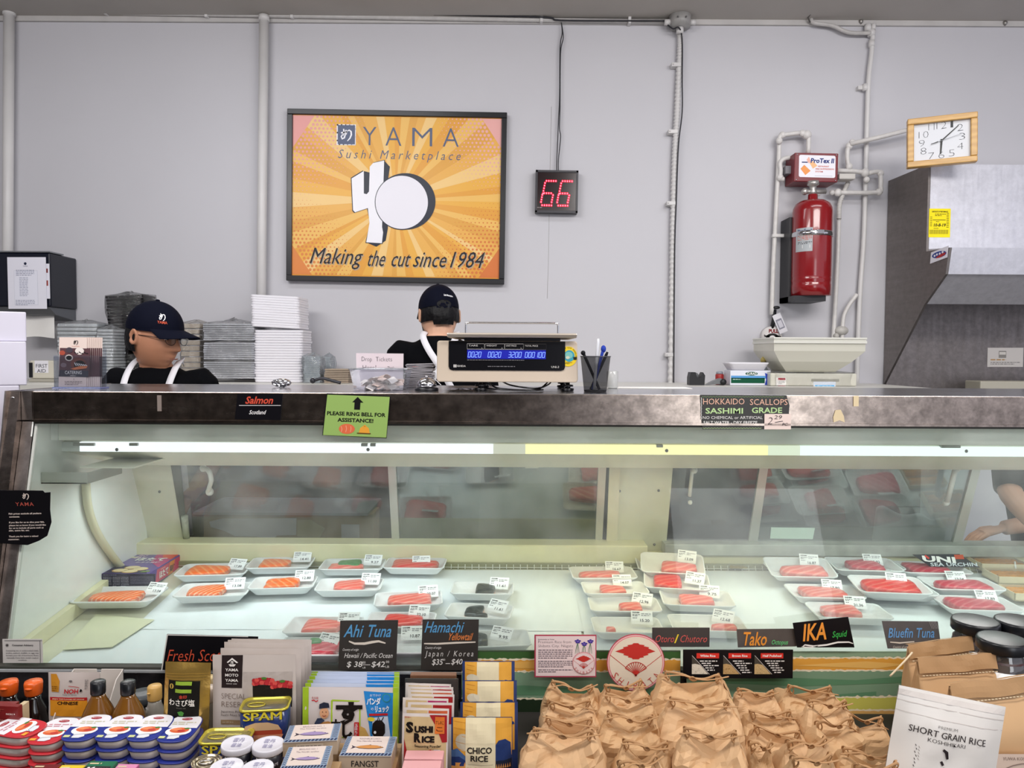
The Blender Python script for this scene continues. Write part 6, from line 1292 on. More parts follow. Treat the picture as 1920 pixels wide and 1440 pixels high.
P_('tray with a bright red folded slice below the leaning pair', 1268, 1104, 122, [(1226, 1277, -.42, .35, tuna)], (1302, .05, -.25), -.16, .12, .008)
P_('tray with a pink block, third in the column above the Otoro sign', 1306, 1138, 134, [(1275, 1336, -.42, .12, tunp)], (1334, .3, -.15), -.08, .03)
P_('empty looking tray directly above the Otoro / Chutoro sign', 1325, 1186, 140, [(1330, 1375, -.45, -.1, tunp)], (1360, .25, -.45), -.05)
P_('lower tray of the stacked pair at the back, right of the dark old label', 1500, 1080, 122, [(1470, 1530, -.3, .1, tunp)], None, -.04)
P_('upper tray of the stacked pair at the back, right of the dark old label', 1498, 1078, 122, [(1462, 1543, -.42, .02, tunp)], (1522, .25, -.1), -.05, .22, .024)
P_('tray with a salmon pink slice above the tilted squid sign', 1545, 1125, 132, [(1504, 1584, -.38, .22, tunp)], (1568, .28, -.15), -.06)
P_('tray half hidden behind the tilted squid sign', 1590, 1162, 140, [(1545, 1612, -.1, .35, tunp)], (1616, .38, -.1), -.06)
P_('lower tray of the pair behind the big red tuna pair', 1622, 1072, 124, [(1590, 1650, -.3, .1, tund)], None, -.06)
P_('upper tray of the pair behind the big red tuna pair', 1618, 1073, 124, [(1590, 1650, -.35, .25, tund)], (1642, .2, -.05), -.07, .05, .022)
P_('lower tray of the big red tuna pair', 1678, 1119, 132, [(1630, 1710, -.3, .1, tund)], None, -.08)
P_('upper tray of the big pair with a long red tuna strip', 1666, 1112, 132, [(1620, 1722, -.34, .34, tuna)], (1686, .2, -.1), -.10, .10, .024)
P_('tuna tray under the black sea urchin sign at the back right', 1742, 1079, 128, [(1700, 1775, -.4, .3, tund)], None, -.06)
P_('tray with a rectangular dark red tuna block, right of the big pair', 1800, 1110, 132, [(1758, 1848, -.3, .2, tund)], (1808, .35, -.05), -.06)
P_('tray with dark red tuna behind the black jar lids', 1830, 1148, 138, [(1783, 1875, -.2, .35, tund)], (1866, .35, -.1), -.06)
# sea urchin boxes and their sign
uni = M_('uni orange', '#d8912c', .4, var=.2, scale=60, bump=.3); wood2 = M_('thin wood', '#e4d5b4', .5, var=.06, scale=20)
def unibox(lab, u, v, w):
    c = PD(u, v); s = c.y / F; W = w * s; c.z += .004; t = thing('urchin_box', lab, 'seafood box', mw=mat4(c, -.08), group='sea urchin boxes'); b = MB()
    d = W * .6; b.box(-W / 2, W / 2, -d / 2, d / 2, 0, .004); 
    for q in ((-W / 2, W / 2, -d / 2, -d / 2 + .003), (-W / 2, W / 2, d / 2 - .003, d / 2), (-W / 2, -W / 2 + .003, -d / 2, d / 2), (W / 2 - .003, W / 2, -d / 2, d / 2)): b.box(q[0], q[1], q[2], q[3], 0, .024)
    part('box', b, wood2, t)
    for r in (-1, 1):
        b = MB(); b.grid(30, 6, lambda a, q: ((a - .5) * W * .86, r * d * .22 + (q - .5) * d * .36, .012 + .010 * math.sin(q * PI) + .0025 * abs(math.sin(a * 22)))); part('urchin_row', b, uni, t)
    b = MB(); b.grid(8, 6, lambda a, q: ((a - .5) * W * .98, (q - .5) * d * .98, .0255)); part('film', b, film2, t)
    b = MB(); b.use(WHITE); b.tube([(W * .2, -d * .5 - .002, .0), (W * .17, -d * .5 - .004, .02), (W * .24, -d * .3, .028)], .003, 6); part('tape', b, WHITE, t)
unibox('farthest wooden box of orange sea urchin at the right edge', 1871, 1066, 88); unibox('middle wooden box of orange sea urchin at the right edge', 1905, 1090, 95); unibox('nearest wooden box of sea urchin, mostly cut by the right edge', 1935, 1122, 95)
def a_uni(A):
    A = Art(A.mb, A.uc, A.vb, A.s, 4, 1440, 800)
    A.T(WHITE, 'UNI', 1170, 1080, 42, 2, w=250, bold=.04, rot=-.05); A.L(flat('#d8402c'), [(1196, 1036), (1222, 1060)], 16, 3); A.R(flat('#c4502c'), 1420, 1030, 1490, 1064, 2); A.T(flat('#d7dde2'), 'SEA URCHIN', 1220, 1118, 26, 2, w=355, bold=.02)
o = sign('fish_sign', 'black UNI sea urchin sign lying on the tuna tray at the right', 'sign', 1718, 1056, 1838, 1082, PD(1778, 1082).y - .0, a_uni, bk, .001, rx=-.55, poly=[(1716, 1057), (1806, 1056), (1838, 1082), (1744, 1080)])
o.location.z += .032
# the scallop gift box
c0 = PD(191, 1105); c1 = PD(278, 1106); s = c0.y / F; W = c1.x - c0.x; H = 28.5 * s; L = .235
t = thing('scallop_box', 'purple and pink box of frozen scallops in the left corner of the case', 'box', (c0.x, c0.y, c0.z + .003))
b = MB(); pu = M_('box purple', '#5b3f98', .3); b.box(0, W, 0, L, 0, H, .001); part('carton', b, pu, t)
b = MB(); A = Art(b, 0, 0, s * .25)   # front: nutrition panel, measured on a 4x grid of 415 x 130
nb = flat('#1b1838'); A.R(nb, 4, -2 - 112, 408, -2, 1)
for x0_, x1_ in ((12, 75), (84, 140), (146, 205)):
    A.G(flat('#b6b3c8'), x0_, -92, x1_, -14, 7, 2, .3, seed=x0_)
A.G(flat('#8d8aa8'), 12, -108, 210, -98, 1, 2); A.G(flat('#8d8aa8'), 218, -96, 396, -34, 6, 2, .3, seed=9); part('nutrition_panel', b, None, t)
b = MB(); b.M = Matrix.Translation((W, 0, 0)) @ Matrix.Rotation(PI / 2, 4, 'Z'); pk_ = flat('#cf4a6e'); A = Art(b, 0, 0, L / 100)
A.S(flat('#d2506c'), [(18, -1), (99, -1), (99, -18.5), (24, -18.5)], 1); A.S(flat('#e88f4a'), [(55, -1), (70, -1), (78, -18.5), (62, -18.5)], 2); A.T(WHITE, 'ほたて', 30, -5, 10, 3, w=26, jap=True, bold=.03); A.T(flat('#2a1838'), '貝柱', 60, -5, 9, 3, w=16, jap=True, bold=.03); A.G(flat('#f0c8c0'), 34, -17, 60, -15, 1, 3); part('side_print', b, None, t)
b = MB(); b.M = Matrix.Translation((0, 0, H)) @ Matrix.Rotation(-PI / 2, 4, 'X'); A = Art(b, 0, 0, W / 100); q = L / W * 100
A.S(flat('#c2487e'), [(45, -q * .98), (98, -q * .98), (98, -q * .3), (62, -q * .55)], 1); A.S(flat('#e2604c'), [(60, -q * .97), (97, -q * .97), (97, -q * .7), (70, -q * .8)], 2); A.S(flat('#3a3350'), [(2, -2), (96, -2), (80, -30), (20, -60), (2, -50)], 1)
for cx, cy in ((28, -22), (44, -44), (66, -34), (52, -16)): A.E(flat('#caa063'), cx, cy, 17, 13, 2, 20); A.E(flat('#ecd7a6'), cx, cy - 1.5, 15, 11, 3, 20)
A.S(flat('#7d9a3e'), [(76, -8), (96, -14), (92, -22), (80, -18)], 3); A.T(WHITE, 'ほたて', 20, -q * .62, 26, 3, w=66, jap=True, bold=.04); A.T(flat('#efe3f0'), 'ホタテ貝柱', 30, -q * .5, 11, 3, w=54, jap=True, bold=.02); A.G(flat('#e7c8e0'), 10, -q * .95, 30, -q * .7, 5, 2)
b.v = [v + Vector((0, 0, 0)) for v in b.v]; part('top_print', b, None, t)
# ============================================================ the shelf in front of the case
TZ = .52
def vb(D): return 720 + F * math.tan(math.atan((1.40 - TZ) / D) - PITCH)   # photo row of the shelf surface at distance D
b = MB(); b.box(-1.62, 1.62, 1.12, 1.81, TZ - .03, TZ, .003)
t = thing('display_table', 'dark low shelf in front of the case holding the groceries', 'shelf', (0, 1.45, 0)); part('top', b, M_('table dark', '#2a2624', .6), t, True)
for x in (-1.55, 1.5):
    for y in (1.16, 1.72): b = MB(); b.box(x, x + .05, y, y + .05, 0, TZ - .031); part('leg', b, M_('table dark', '#2a2624', .6), t, True)
def FL(u, D, z=None): p = P(u, 1300, D); return Vector((p.x, D, (TZ if z is None else z) + .0005))
def zat(v, D): return P(960, v, D).z
kraftbox = M_('kraft board', '#b08f66', .7, var=.06, scale=15)
def riser(lab, u0, u1, y0, y1, z):
    b = MB(); x0, x1 = P(u0, 1400, y0).x, P(u1, 1400, y0).x; b.box(x0, x1, y0, y1, TZ + .001, z, .002); wsolo('cardboard_box', b, kraftbox, lab, 'box', (x0, y0, TZ))
# striped torn paper panel on the front of the case
def torn(A, m, u0, u1, v0, v1, layer, amp=1.6, seed=1, cream=True, slope=0):
    cr = flat('#e9dcc0'); rd = random.Random(seed)
    for i, (mm, off) in enumerate((((cr, 3), (m, 0)) if cream else ((m, 0),))):
        top = []; n = int((u1 - u0) / 4)
        for k in range(n + 1): u = u0 + (u1 - u0) * k / n; top.append((u, v0 - off + slope * (u - u0) + amp * noise.noise(Vector((u * .13, seed + i * 5, 0))) * 1.6 + rd.uniform(-.6, .6)))
        A.S(mm, top + [(u1, v1), (u0, v1)], layer + i)
G1, G2, G3, OR, DG, LM, TN = [flat(c) for c in ('#3f6233', '#7c9a7e', '#5f8a68', '#e0a245', '#22301f', '#c9c45e', '#dfae66')]
def a_pan1(A):
    torn(A, G1, 862, 1278, 1214, 1440, 1, 0, 1, False)
    torn(A, OR, 862, 1278, 1230, 1440, 2, 2, 2); A.S(flat('#e8b25a'), [(880, 1236), (1000, 1232), (1120, 1240), (1000, 1246), (890, 1244)], 4)
    torn(A, G2, 862, 1278, 1253, 1440, 5, 2.4, 3); A.S(G3, [(862, 1285), (980, 1278), (1130, 1288), (1278, 1280), (1278, 1300), (862, 1296)], 7)
    torn(A, DG, 862, 1278, 1305, 1440, 8, 1.6, 4); torn(A, OR, 862, 1278, 1347, 1440, 10, 1.6, 5); torn(A, G1, 862, 1278, 1364, 1440, 12, 1.6, 6); A.R(flat('#efe6d2'), 862, 1382, 1278, 1386, 14); A.R(DG, 862, 1386, 1278, 1395, 15)
def a_pan2(A):
    torn(A, flat('#8fa98c'), 1279, 1925, 1216, 1440, 1, 0, 1, False); torn(A, OR, 1279, 1925, 1227, 1440, 2, 2, 7); A.S(flat('#e9b966'), [(1480, 1240), (1620, 1232), (1700, 1238), (1640, 1246)], 4)
    torn(A, G2, 1279, 1925, 1251, 1440, 5, 1.6, 8); A.S(G3, [(1279, 1272), (1440, 1262), (1600, 1268), (1725, 1258), (1725, 1272), (1500, 1280)], 7); A.S(G3, [(1279, 1306), (1400, 1300), (1560, 1296), (1640, 1290), (1640, 1302), (1500, 1316), (1279, 1322)], 7)
    torn(A, LM, 1279, 1925, 1306, 1440, 8, 2, 9, slope=-.012); torn(A, TN, 1279, 1925, 1327, 1440, 10, 1.6, 10); A.S(flat('#d99b58'), [(1600, 1340), (1700, 1334), (1700, 1350), (1610, 1356)], 12)
    torn(A, G3, 1279, 1925, 1360, 1440, 13, 1.6, 11); torn(A, DG, 1279, 1925, 1368, 1440, 15, 1.6, 12); A.R(flat('#efe6d2'), 1279, 1394, 1925, 1397, 17); A.R(LM, 1279, 1402, 1925, 1440, 18)
def panel(lab, u0, v0, u1, art, base):
    sign('printed_board', lab, 'board', u0, v0, u1, 1440, 1.826, art, base, .004)
panel('printed board with torn green and orange paper strips, left half behind the paper bags', 862, 1212, 1278.5, a_pan1, M_('panel edge', '#3a4a34', .5))
panel('printed board with sage green and orange strips, right half behind the paper bags', 1279.5, 1214, 1925, a_pan2, M_('panel edge 2', '#7b937a', .5))
# cards on the board
def a_shi(A):
    A = Art(A.mb, A.uc, A.vb, A.s, 4.8, 900, 1140); bd = flat('#b8455c'); k = flat('#3c3340')
    A.R(bd, 490, 232, 1050, 620, 1); A.R(flat('#e9d5d4'), 498, 240, 1042, 610, 2)
    A.T(k, 'Exclusively at Yama', 520, 276, 11, 3, w=146); A.T(k, 'Premium Rice from', 520, 306, 25, 3, w=300, bold=-.02); A.T(k, 'Shibata City, Niigata', 520, 342, 25, 3, w=318, bold=-.02)
    for j, (v0, v1, n) in enumerate(((360, 452, 5), (464, 532, 4), (544, 580, 2))): A.G(flat('#6a5f68'), 520, v0, 832, v1, n, 3, .42, seed=j)
    for x in (880, 940, 996):
        for dx in (-14, -4, 8): A.L(flat('#2f7a52'), [(x, 300 + (20 if x == 940 else 0)), (x + dx, 350), (x + dx * 1.6, 402)], 4, 3, True)
        y = 290 + (24 if x == 940 else 0)
        for dx, dy in ((-18, -6), (18, -6), (0, -14), (-9, 8), (9, 8)): A.E(flat('#4a3a9a'), x + dx, y + dy, 11, 8, 4, 10)
        A.E(flat('#7a62c0'), x, y, 6, 9, 5, 8)
    logo(A, 934, 490, 104, 4, flat('#e9d5d4'), .8)
def logo(A, cx, cy, r, ly, face, rim=1.2):
    rd_ = flat('#c3362f'); pk_ = flat('#e58c8f')
    A.E(flat('#c2485a'), cx, cy, r, r, ly, 48); A.E(face, cx, cy, r * .975, r * .975, ly + 1, 48); A.E(pk_, cx, cy, r * .945, r * .945, ly + 2, 48); A.E(flat('#e6dac6') if r > 150 else face, cx, cy, r * .915, r * .915, ly + 3, 48)
    k = r / 262; X = lambda x, y: (cx + (x - 1400) * k, cy + (y - 485) * k)
    dia = [(1212, 380), (1290, 352), (1282, 342), (1330, 332), (1322, 322), (1365, 316), (1378, 304), (1420, 304), (1432, 316), (1480, 322), (1470, 332), (1520, 342), (1512, 352), (1576, 380), (1505, 402), (1515, 412), (1466, 424), (1474, 434), (1436, 440), (1428, 452), (1372, 452), (1362, 440), (1326, 434), (1334, 424), (1285, 412), (1294, 402)]
    A.S(rd_, [X(*p) for p in dia], ly + 4)
    A.L(rd_, [X(1166, 412), X(1400, 600)], 5 * k, ly + 4); A.L(rd_, [X(1636, 412), X(1400, 600)], 5 * k, ly + 4)
    for j in range(11):
        a = PI * (.17 + .66 * j / 10); A.L(rd_, [X(1400, 590), X(1400 + 112 * math.cos(a), 592 - 114 * math.sin(a))], 6 * k, ly + 5)
    A.L(rd_, [X(1400 + 112 * math.cos(PI * (.17 + .66 * j / 16)), 592 - 114 * math.sin(PI * (.17 + .66 * j / 16))) for j in range(17)], 6 * k, ly + 5)
    A.S(rd_, [X(1368, 560), X(1432, 560), X(1412, 596), X(1400, 606), X(1388, 596)], ly + 6); A.E(rd_, *X(1400, 600), 9 * k, 9 * k, ly + 6, 12)
    for j, ch in enumerate('SHIBATA'):
        a = PI * (1.17 + .66 * j / 6); px, py = 1400 + 218 * math.cos(a), 500 - 196 * math.sin(a) * 1.0
        x, y = X(px, py); dx, dy = 24 * k * math.sin(a + PI), 24 * k * math.cos(a + PI)
        rot = a - 1.5 * PI; h = 62 * k; A.T(rd_, ch, x + math.sin(rot) * h * .5 * -1 * -1, y + math.cos(rot) * h * .5, h, ly + 5, al='C', rot=rot, w=(7 if ch == 'I' else 38) * k, bold=-.01 if ch != 'I' else 0)
sign('rice_card', 'white and pink card about premium rice with purple irises on the striped board', 'card', 1001, 1188, 1119, 1270, 1.80, a_shi, M_('card edge', '#a13a4c', .5), .002)
def a_round(A): logo(Art(A.mb, A.uc, A.vb, A.s, 4.8, 900, 1140), 1400, 482, 264, 1, flat('#ecc7c6'))
sign('round_card', 'round white and red card with a fan on the striped board', 'card', 1136, 1185, 1247, 1296, 1.79, a_round, M_('card edge', '#a13a4c', .5), .002, poly=[(1191.7 + 55 * math.cos(q * PI / 24), 1240.4 + 55 * math.sin(q * PI / 24)) for q in range(48)])
def a_types(A):
    A = Art(A.mb, A.uc, A.vb, A.s, 4.8, 1200, 1140); wv = flat('#e6e2de'); rdm = flat('#d8362c')
    for j, (x, tx) in enumerate(((500, 'White Rice'), (792, 'Brown Rice'), (1086, 'Half Polished'))):
        A.R(rdm, x, 398, x + 206, 446, 2); A.T(flat('#f6e8e4'), tx, x + 103, 432, 20, 3, w=140 if j < 2 else 170, al='C', bold=.03)
        xb = (458, 744, 1030)[j]; A.S(flat('#4c473f'), [(xb, 418), (xb + 160, 592), (xb, 592)], 2); A.S(flat('#ded5c3' if j == 0 else '#c4a06c' if j == 1 else '#ccae7c'), [(xb, 500), (xb + 30, 496), (xb + 74, 506), (xb + 150, 592), (xb, 592)], 3)
        rd = random.Random(j)
        for q in range(50):
            uu = rd.random() * 110; vv = rd.random() * 80; 
            if uu < 30 + vv: A.E(flat(('#f3ecdd', '#e0c492', '#e6cfa0')[j] if q % 2 else ('#b8af9e', '#94713e', '#a98a55')[j]), xb + 4 + uu, 506 + vv, 4, 2.5, 4, 6)
        A.L(wv, [(xb, 418), (xb + 160, 592)], 3, 5)
        for q in range(6 if j else 5): A.G(wv, (530, 832, 1126)[j] + q * 17, 464 + q * 21, (718, 1020, 1322)[j] + 4, 478 + q * 21, 1, 3, .7, seed=q + j)
sign('rice_types_card', 'black card describing White Rice, Brown Rice and Half Polished rice', 'card', 1279, 1217, 1488, 1272, 1.80, a_types, bk, .003)

# ------------------------------------------------------------ brown paper bags
kp = M_('kraft paper', '#caa377', .65, var=.05, scale=7, bump=.08); kp2 = M_('kraft paper light', '#d2ab80', .65, var=.05, scale=7, bump=.08); tie = M_('twist tie paper', '#b3885c', .6)
def bag(lab, u0, u1, v, D, seed, tall=1.0, rz=0, dk=.62, face=None):
    W = (u1 - u0) * D / F; c = FL((u0 + u1) / 2, D + W * dk / 2); H = zat(v, D + W * dk * .5) - TZ; Dp = W * dk; r_ = random.Random(seed)
    t = thing('paper_bag', lab, 'paper bag', mw=mat4(c, rz + r_.uniform(-.28, .28), r_.uniform(-.07, .03), r_.uniform(-.05, .05)), group='brown paper bags of rice')
    b = MB(); n = 44; rs = []; Hs = H * .62; S = Vector((seed * 7.3, 0, 0))
    kink = [r_.uniform(-.3, .3) for _ in range(6)]
    for i in range(15):
        q = i / 14; 
        if q < .55: z = Hs * q / .55; kd = 1 + .05 * math.sin(q * 5); kw = 1
        else:
            e = (q - .55) / .45; z = Hs + (H - Hs) * e; kd = max(.05, (1 - e) ** .75 * 1.0); kw = 1 - .30 * e ** 1.3
        ring = []
        for j in range(n):
            a = 2 * PI * j / n; ca, sa = math.cos(a), math.sin(a); sq = (abs(ca) ** 6 + abs(sa) ** 6) ** (-1 / 6)
            x, y = ca * sq * W / 2 * kw, sa * sq * Dp / 2 * kd; xr = x / (W / 2 * kw)
            zz = z
            if q >= .55:
                e = (q - .55) / .45; zz = z - (H - Hs) * .66 * e * (1 - abs(xr) ** 1.5) + 0
                y -= Dp * (.10 * math.sin(xr * 4 + kink[0] * 6) + .10 * math.cos(xr * 8.5 + kink[1])) * e * (1 - e) * 3
            cr = noise.noise(Vector((x * 20, y * 20, zz * 20)) + S); cr2 = noise.noise(Vector((x * 48, y * 48, zz * 48)) + S)
            am = (.06 + .26 * max(0, q - .3) * min(1, (1.02 - q) * 5)) * W; dsp = (abs(cr) - .2) * am * 1.2 + (abs(cr2) - .2) * am * .45
            ring.append((x * (1 + .25 * dsp / W * 2), y + (dsp if y > 0 else -dsp), zz + dsp * .3 if i else 0))
        rs.append(ring)
    b.rings(rs, True, False)
    part('bag', b, kp if seed % 2 else kp2, t)
    # twist tie : ribbon from ear to ear with curled ends and a knot
    ex = W * .30; ez = H * 1.0; sl = r_.uniform(-.02, .02); b = MB()
    rw = .0026
    p = [(-ex, -.004, ez - .012), (-ex - .006, -.008, ez + .004), (-ex + .004, -.012, ez + .010), (-ex * .4, -.012, ez + .004 - sl * .2), (0, -.012, ez - .001), (ex * .5, -.012, ez + .002 + sl * .3), (ex - .002, -.010, ez + .008), (ex + .006, -.006, ez + .002), (ex, -.004, ez - .012)]
    b.tube(ease(p, 4), rw, 6, fl=.45)
    p = [(-ex * 1.35, -.02, ez + .012 + sl), (-ex * .5, -.016, ez + .006), (0, -.016, ez + .001), (ex * .6, -.016, ez - .002), (ex * 1.45, -.014, ez - .003 - sl)]; b.tube(ease(p, 3), rw, 6, fl=.45)
    b.tube(ease([(-ex * .14, -.018, ez + .002), (0, -.020, ez + .005), (ex * .14, -.018, ez - .001), (0, -.016, ez - .004), (-ex * .14, -.018, ez + .001)], 4), rw, 6, fl=.5)
    for sx in (-1, 1):
        b.tube(ease([(sx * ex, .004, ez - .014), (sx * (ex + .005), .003, ez + .004), (sx * (ex + .001), -.006, ez + .009), (sx * (ex - .004), -.008, ez - .004), (sx * (ex + .003), -.004, ez - .016)], 4), rw, 6, fl=.45)
    part('twist_tie', b, tie, t)
    return t
BG = [('small rice bag, farthest left of the back row under the rice card', 1016, 1124, 1284, 1.66), ('small rice bag below the round red and white card', 1120, 1222, 1281, 1.66), ('large rice bag at the back, right of the round card', 1224, 1374, 1266, 1.60),
      ('small rice bag at the back under the middle of the black rice card', 1374, 1462, 1298, 1.66), ('small rice bag at the back, rightmost of the rear row', 1456, 1572, 1288, 1.66),
      ('small rice bag in the second row at the left end', 1014, 1122, 1318, 1.57), ('small rice bag in the second row below the one under the round card', 1118, 1232, 1310, 1.57), ('large rice bag in the middle with a wide folded front', 1236, 1396, 1312, 1.47),
      ('small rice bag in the second row right of the large bags', 1396, 1500, 1336, 1.57), ('small rice bag in the second row, second from the right', 1500, 1600, 1316, 1.57), ('small rice bag in the second row at the right end', 1572, 1662, 1344, 1.57),
      ('small rice bag in the third row at the left end', 1004, 1126, 1350, 1.47), ('small rice bag in the third row, second from the left', 1120, 1238, 1342, 1.47), ('small rice bag in the third row right of the large bags', 1400, 1512, 1368, 1.47), ('small rice bag in the third row at the right', 1512, 1622, 1356, 1.47),
      ('crumpled rice bag in the left front corner of the pile', 974, 1140, 1374, 1.35), ('small rice bag in the front row right of the crumpled corner bag', 1146, 1262, 1392, 1.37), ('large rice bag in the front of the pile with an open left corner', 1266, 1404, 1372, 1.33), ('small rice bag in the front row right of the large open bag', 1402, 1450, 1392, 1.38), ('small rice bag in the front row, second from its right end', 1452, 1566, 1388, 1.37), ('small rice bag in the front row at its right end', 1564, 1692, 1408, 1.37),
      ('rice bag at the bottom edge of the photo near the left', 1156, 1262, 1430, 1.24), ('rice bag at the bottom edge of the photo, right of the middle', 1455, 1570, 1416, 1.25), ('rice bag at the bottom edge of the photo near the white rice pouch', 1592, 1706, 1432, 1.25)]
for i, (lab, u0, u1, v, D) in enumerate(BG): bag(lab, u0 - 4, u1 + 4, v, D, i + 1, dk=.5 if 'small' in lab else .6)

# big stitched bags
def bigbag(lab, u0, u1, v0, v1, D, seed, rz=0, dk=.45, tail=None, art=None):
    """u0,u1: width at the top fold; v0: top edge left, v1: top edge right"""
    s = D / F; W = (u1 - u0) * s; c = FL((u0 + u1) / 2, D); H = zat((v0 + v1) / 2, D + W * dk / 2) - TZ; t = thing('rice_sack', lab, 'paper sack', mw=mat4(c, rz), group='large brown rice sacks')
    b = MB(); n = 40; rs = []; Dp = W * dk; S = Vector((seed * 3.7, 1, 0)); sl = (v0 - v1) / 2 * s
    for i in range(13):
        q = i / 12; kd = 1 if q < .6 else max(.03, 1 - ((q - .6) / .34) ** 1.2) if q < .94 else .03; z = H * q * .95
        ring = []
        for j in range(n):
            a = 2 * PI * j / n; ca, sa = math.cos(a), math.sin(a); sq = (abs(ca) ** 8 + abs(sa) ** 8) ** (-1 / 8); x, y = ca * sq * W / 2, Dp / 2 + sa * sq * Dp / 2 * kd
            if abs(ca) > .95 and .5 < q < .95: x *= .96
            d = (abs(noise.noise(Vector((x * 12, sa * 2, z * 12)) + S)) - .2) * W * .09 * (0.4 + q * (1 - q) * 3)
            ring.append((x, y + (d if sa > 0 else -d), z + sl * (x / (W / 2)) * q if i else 0))
        rs.append(ring)
    b.rings(rs, True, True); part('sack', b, kp, t)
    b = MB(); y = Dp / 2; b.grid(24, 3, lambda a, q: (W * 1.01 * (a - .5), y - .005 - .010 * q - .003 * noise.noise(Vector((a * 6, seed, q))), H * (.955) - .030 * q + .006 + sl * 2 * (a - .5) + .003 * noise.noise(Vector((a * 3, seed, 5)))), False)
    b.grid(24, 2, lambda a, q: (W * 1.01 * (a - .5), y - .004 + .012 * q, H * .955 + .006 - .004 * q + sl * 2 * (a - .5) + .003 * noise.noise(Vector((a * 3, seed, 5)))), False); part('folded_top', b, M_('kraft paper dark', '#b18a5f', .65, var=.05, scale=7), t)
    b = MB()
    for k in range(int(W / .007)):
        x = -W / 2 + .004 + k * .007; z = H * .955 - .028 + sl * 2 * (x / W); b.tube([(x, y - .0175, z), (x + .0048, y - .0175, z + .0003)], .0011, 5)
    if tail: b.tube(ease([(-W / 2, y - .022, H * .93 - sl), *[(q[0], q[1], H * .93 - q[2]) for q in tail]], 5), .0022, 6)
    part('stitching', b, M_('thread cream', '#e2cfae', .6), t)
    if art: art(t, W, H)
bigbag('large brown rice sack farthest back, below the jars, with a loose twine end', 1712, 1834, 1200, 1182, 1.66, 1, .0, tail=[(-.10, -.01, .022), (-.137, -.02, .052)])
bigbag('large brown rice sack in the middle with a slanted folded corner', 1734, 1884, 1224, 1214, 1.54, 2, .0)
def a_lab(t, W, H):
    m = MB(); s = 1.42 / F; A = Art(m, 1880, 1440, s); m.use(M_('label pink', '#dcc4b2', .5)); z0 = zat(1404, 1.42) - TZ
    m.rect(-W * .22, W * .3, z0 - .16, z0, 0, 4, 4); A = Art(m, 0, 0, .001); k = flat('#8f7a70'); zz = -z0 * 1000
    A.T(k, 'YUWA KOSHIHIKARI', -W * 100, zz + 12, 6, 2, w=W * 400); A.L(k, [(-W * 150 + 60 * math.cos(PI + q * PI / 12) + 60, zz + 50 + 32 * math.sin(PI + q * PI / 12)) for q in range(13)], 2, 2); A.T(k, 'TAKARA', 0, zz + 36, 4, 2, w=24)
    m.v = [v + Vector((0, -.010, 0)) for v in m.v]; part('label', m, None, t)
bigbag('large brown rice sack nearest at the right edge, with a pink label', 1802, 1990, 1272, 1250, 1.42, 3, 0, art=a_lab)

# ------------------------------------------------------------ flat pouches and packets
def pouch(name, lab, cat, u0, v0, u1, v1, D, art, m, bulge=.012, rot=0, rx=-.06, rz=0, k=1, ou=0, ov=0, group=None, base=None, seed=1, crimp=.02, up=None):
    s = D / F; uc = (u0 + u1) / 2; W = (u1 - u0) * s; H = (v1 - v0) * s; mb = MB()
    def bz(x, z):
        a = max(0, 1 - abs(x / (W / 2)) ** 2.5); q = max(0, min(1, (z / H))); e = max(0, min(1, (1 - q) / .25)) ** .7 * max(.25, min(1, q / .05)); return bulge * a * e * (1 + .3 * noise.noise(Vector((x * 25, z * 25, seed)))) + .0014 * noise.noise(Vector((x * 70, z * 40, seed)))
    NX, NZ_ = 14, 18
    if art:
        ab = MB(); art(Art(ab, uc, v1, s, k, ou, ov)); bm = bmesh.new(); vs = [bm.verts.new(v) for v in ab.v]
        for f, fm in zip(ab.f, ab.fm):
            try: bm.faces.new([vs[i] for i in f]).material_index = fm
            except ValueError: pass
        for i in range(1, NX): bmesh.ops.bisect_plane(bm, geom=bm.verts[:] + bm.edges[:] + bm.faces[:], plane_co=((i / NX - .5) * W, 0, 0), plane_no=(1, 0, 0))
        for i in range(1, NZ_): bmesh.ops.bisect_plane(bm, geom=bm.verts[:] + bm.edges[:] + bm.faces[:], plane_co=(0, 0, i / NZ_ * H), plane_no=(0, 0, 1))
        bm.verts.index_update(); mb.mats = list(ab.mats); n0 = 0; mb.v = [v.co.copy() for v in bm.verts]
        for f in bm.faces: mb.f.append(tuple(v.index for v in f.verts)); mb.fm.append(f.material_index); mb.sm.append(False)
        bm.free()
        mb.v = [Vector((max(-W / 2, min(W / 2, v.x)), v.y, max(-.02, min(H, v.z)))) for v in mb.v]
    mb.use(m); mb.grid(NX, NZ_, lambda a, q: ((a - .5) * W, 0, q * H))
    mb.deform(lambda v: (v.x, v.y * 1.3 - bz(v.x, v.z), v.z)); mb.use(m)
    mb.grid(NX, NZ_, lambda a, q: ((a - .5) * W, .001 + bz((a - .5) * W, q * H) * .8, q * H))
    o = solo(name, mb, None, lab, cat, group)
    p = P(uc, v1, D); p.z = p.z if up is None else up
    o.matrix_world = Matrix.Translation(p) @ Matrix.Rotation(rz, 4, 'Z') @ Matrix.Rotation(rx, 4, 'X') @ Matrix.Rotation(rot - ROLL, 4, 'Y'); return o
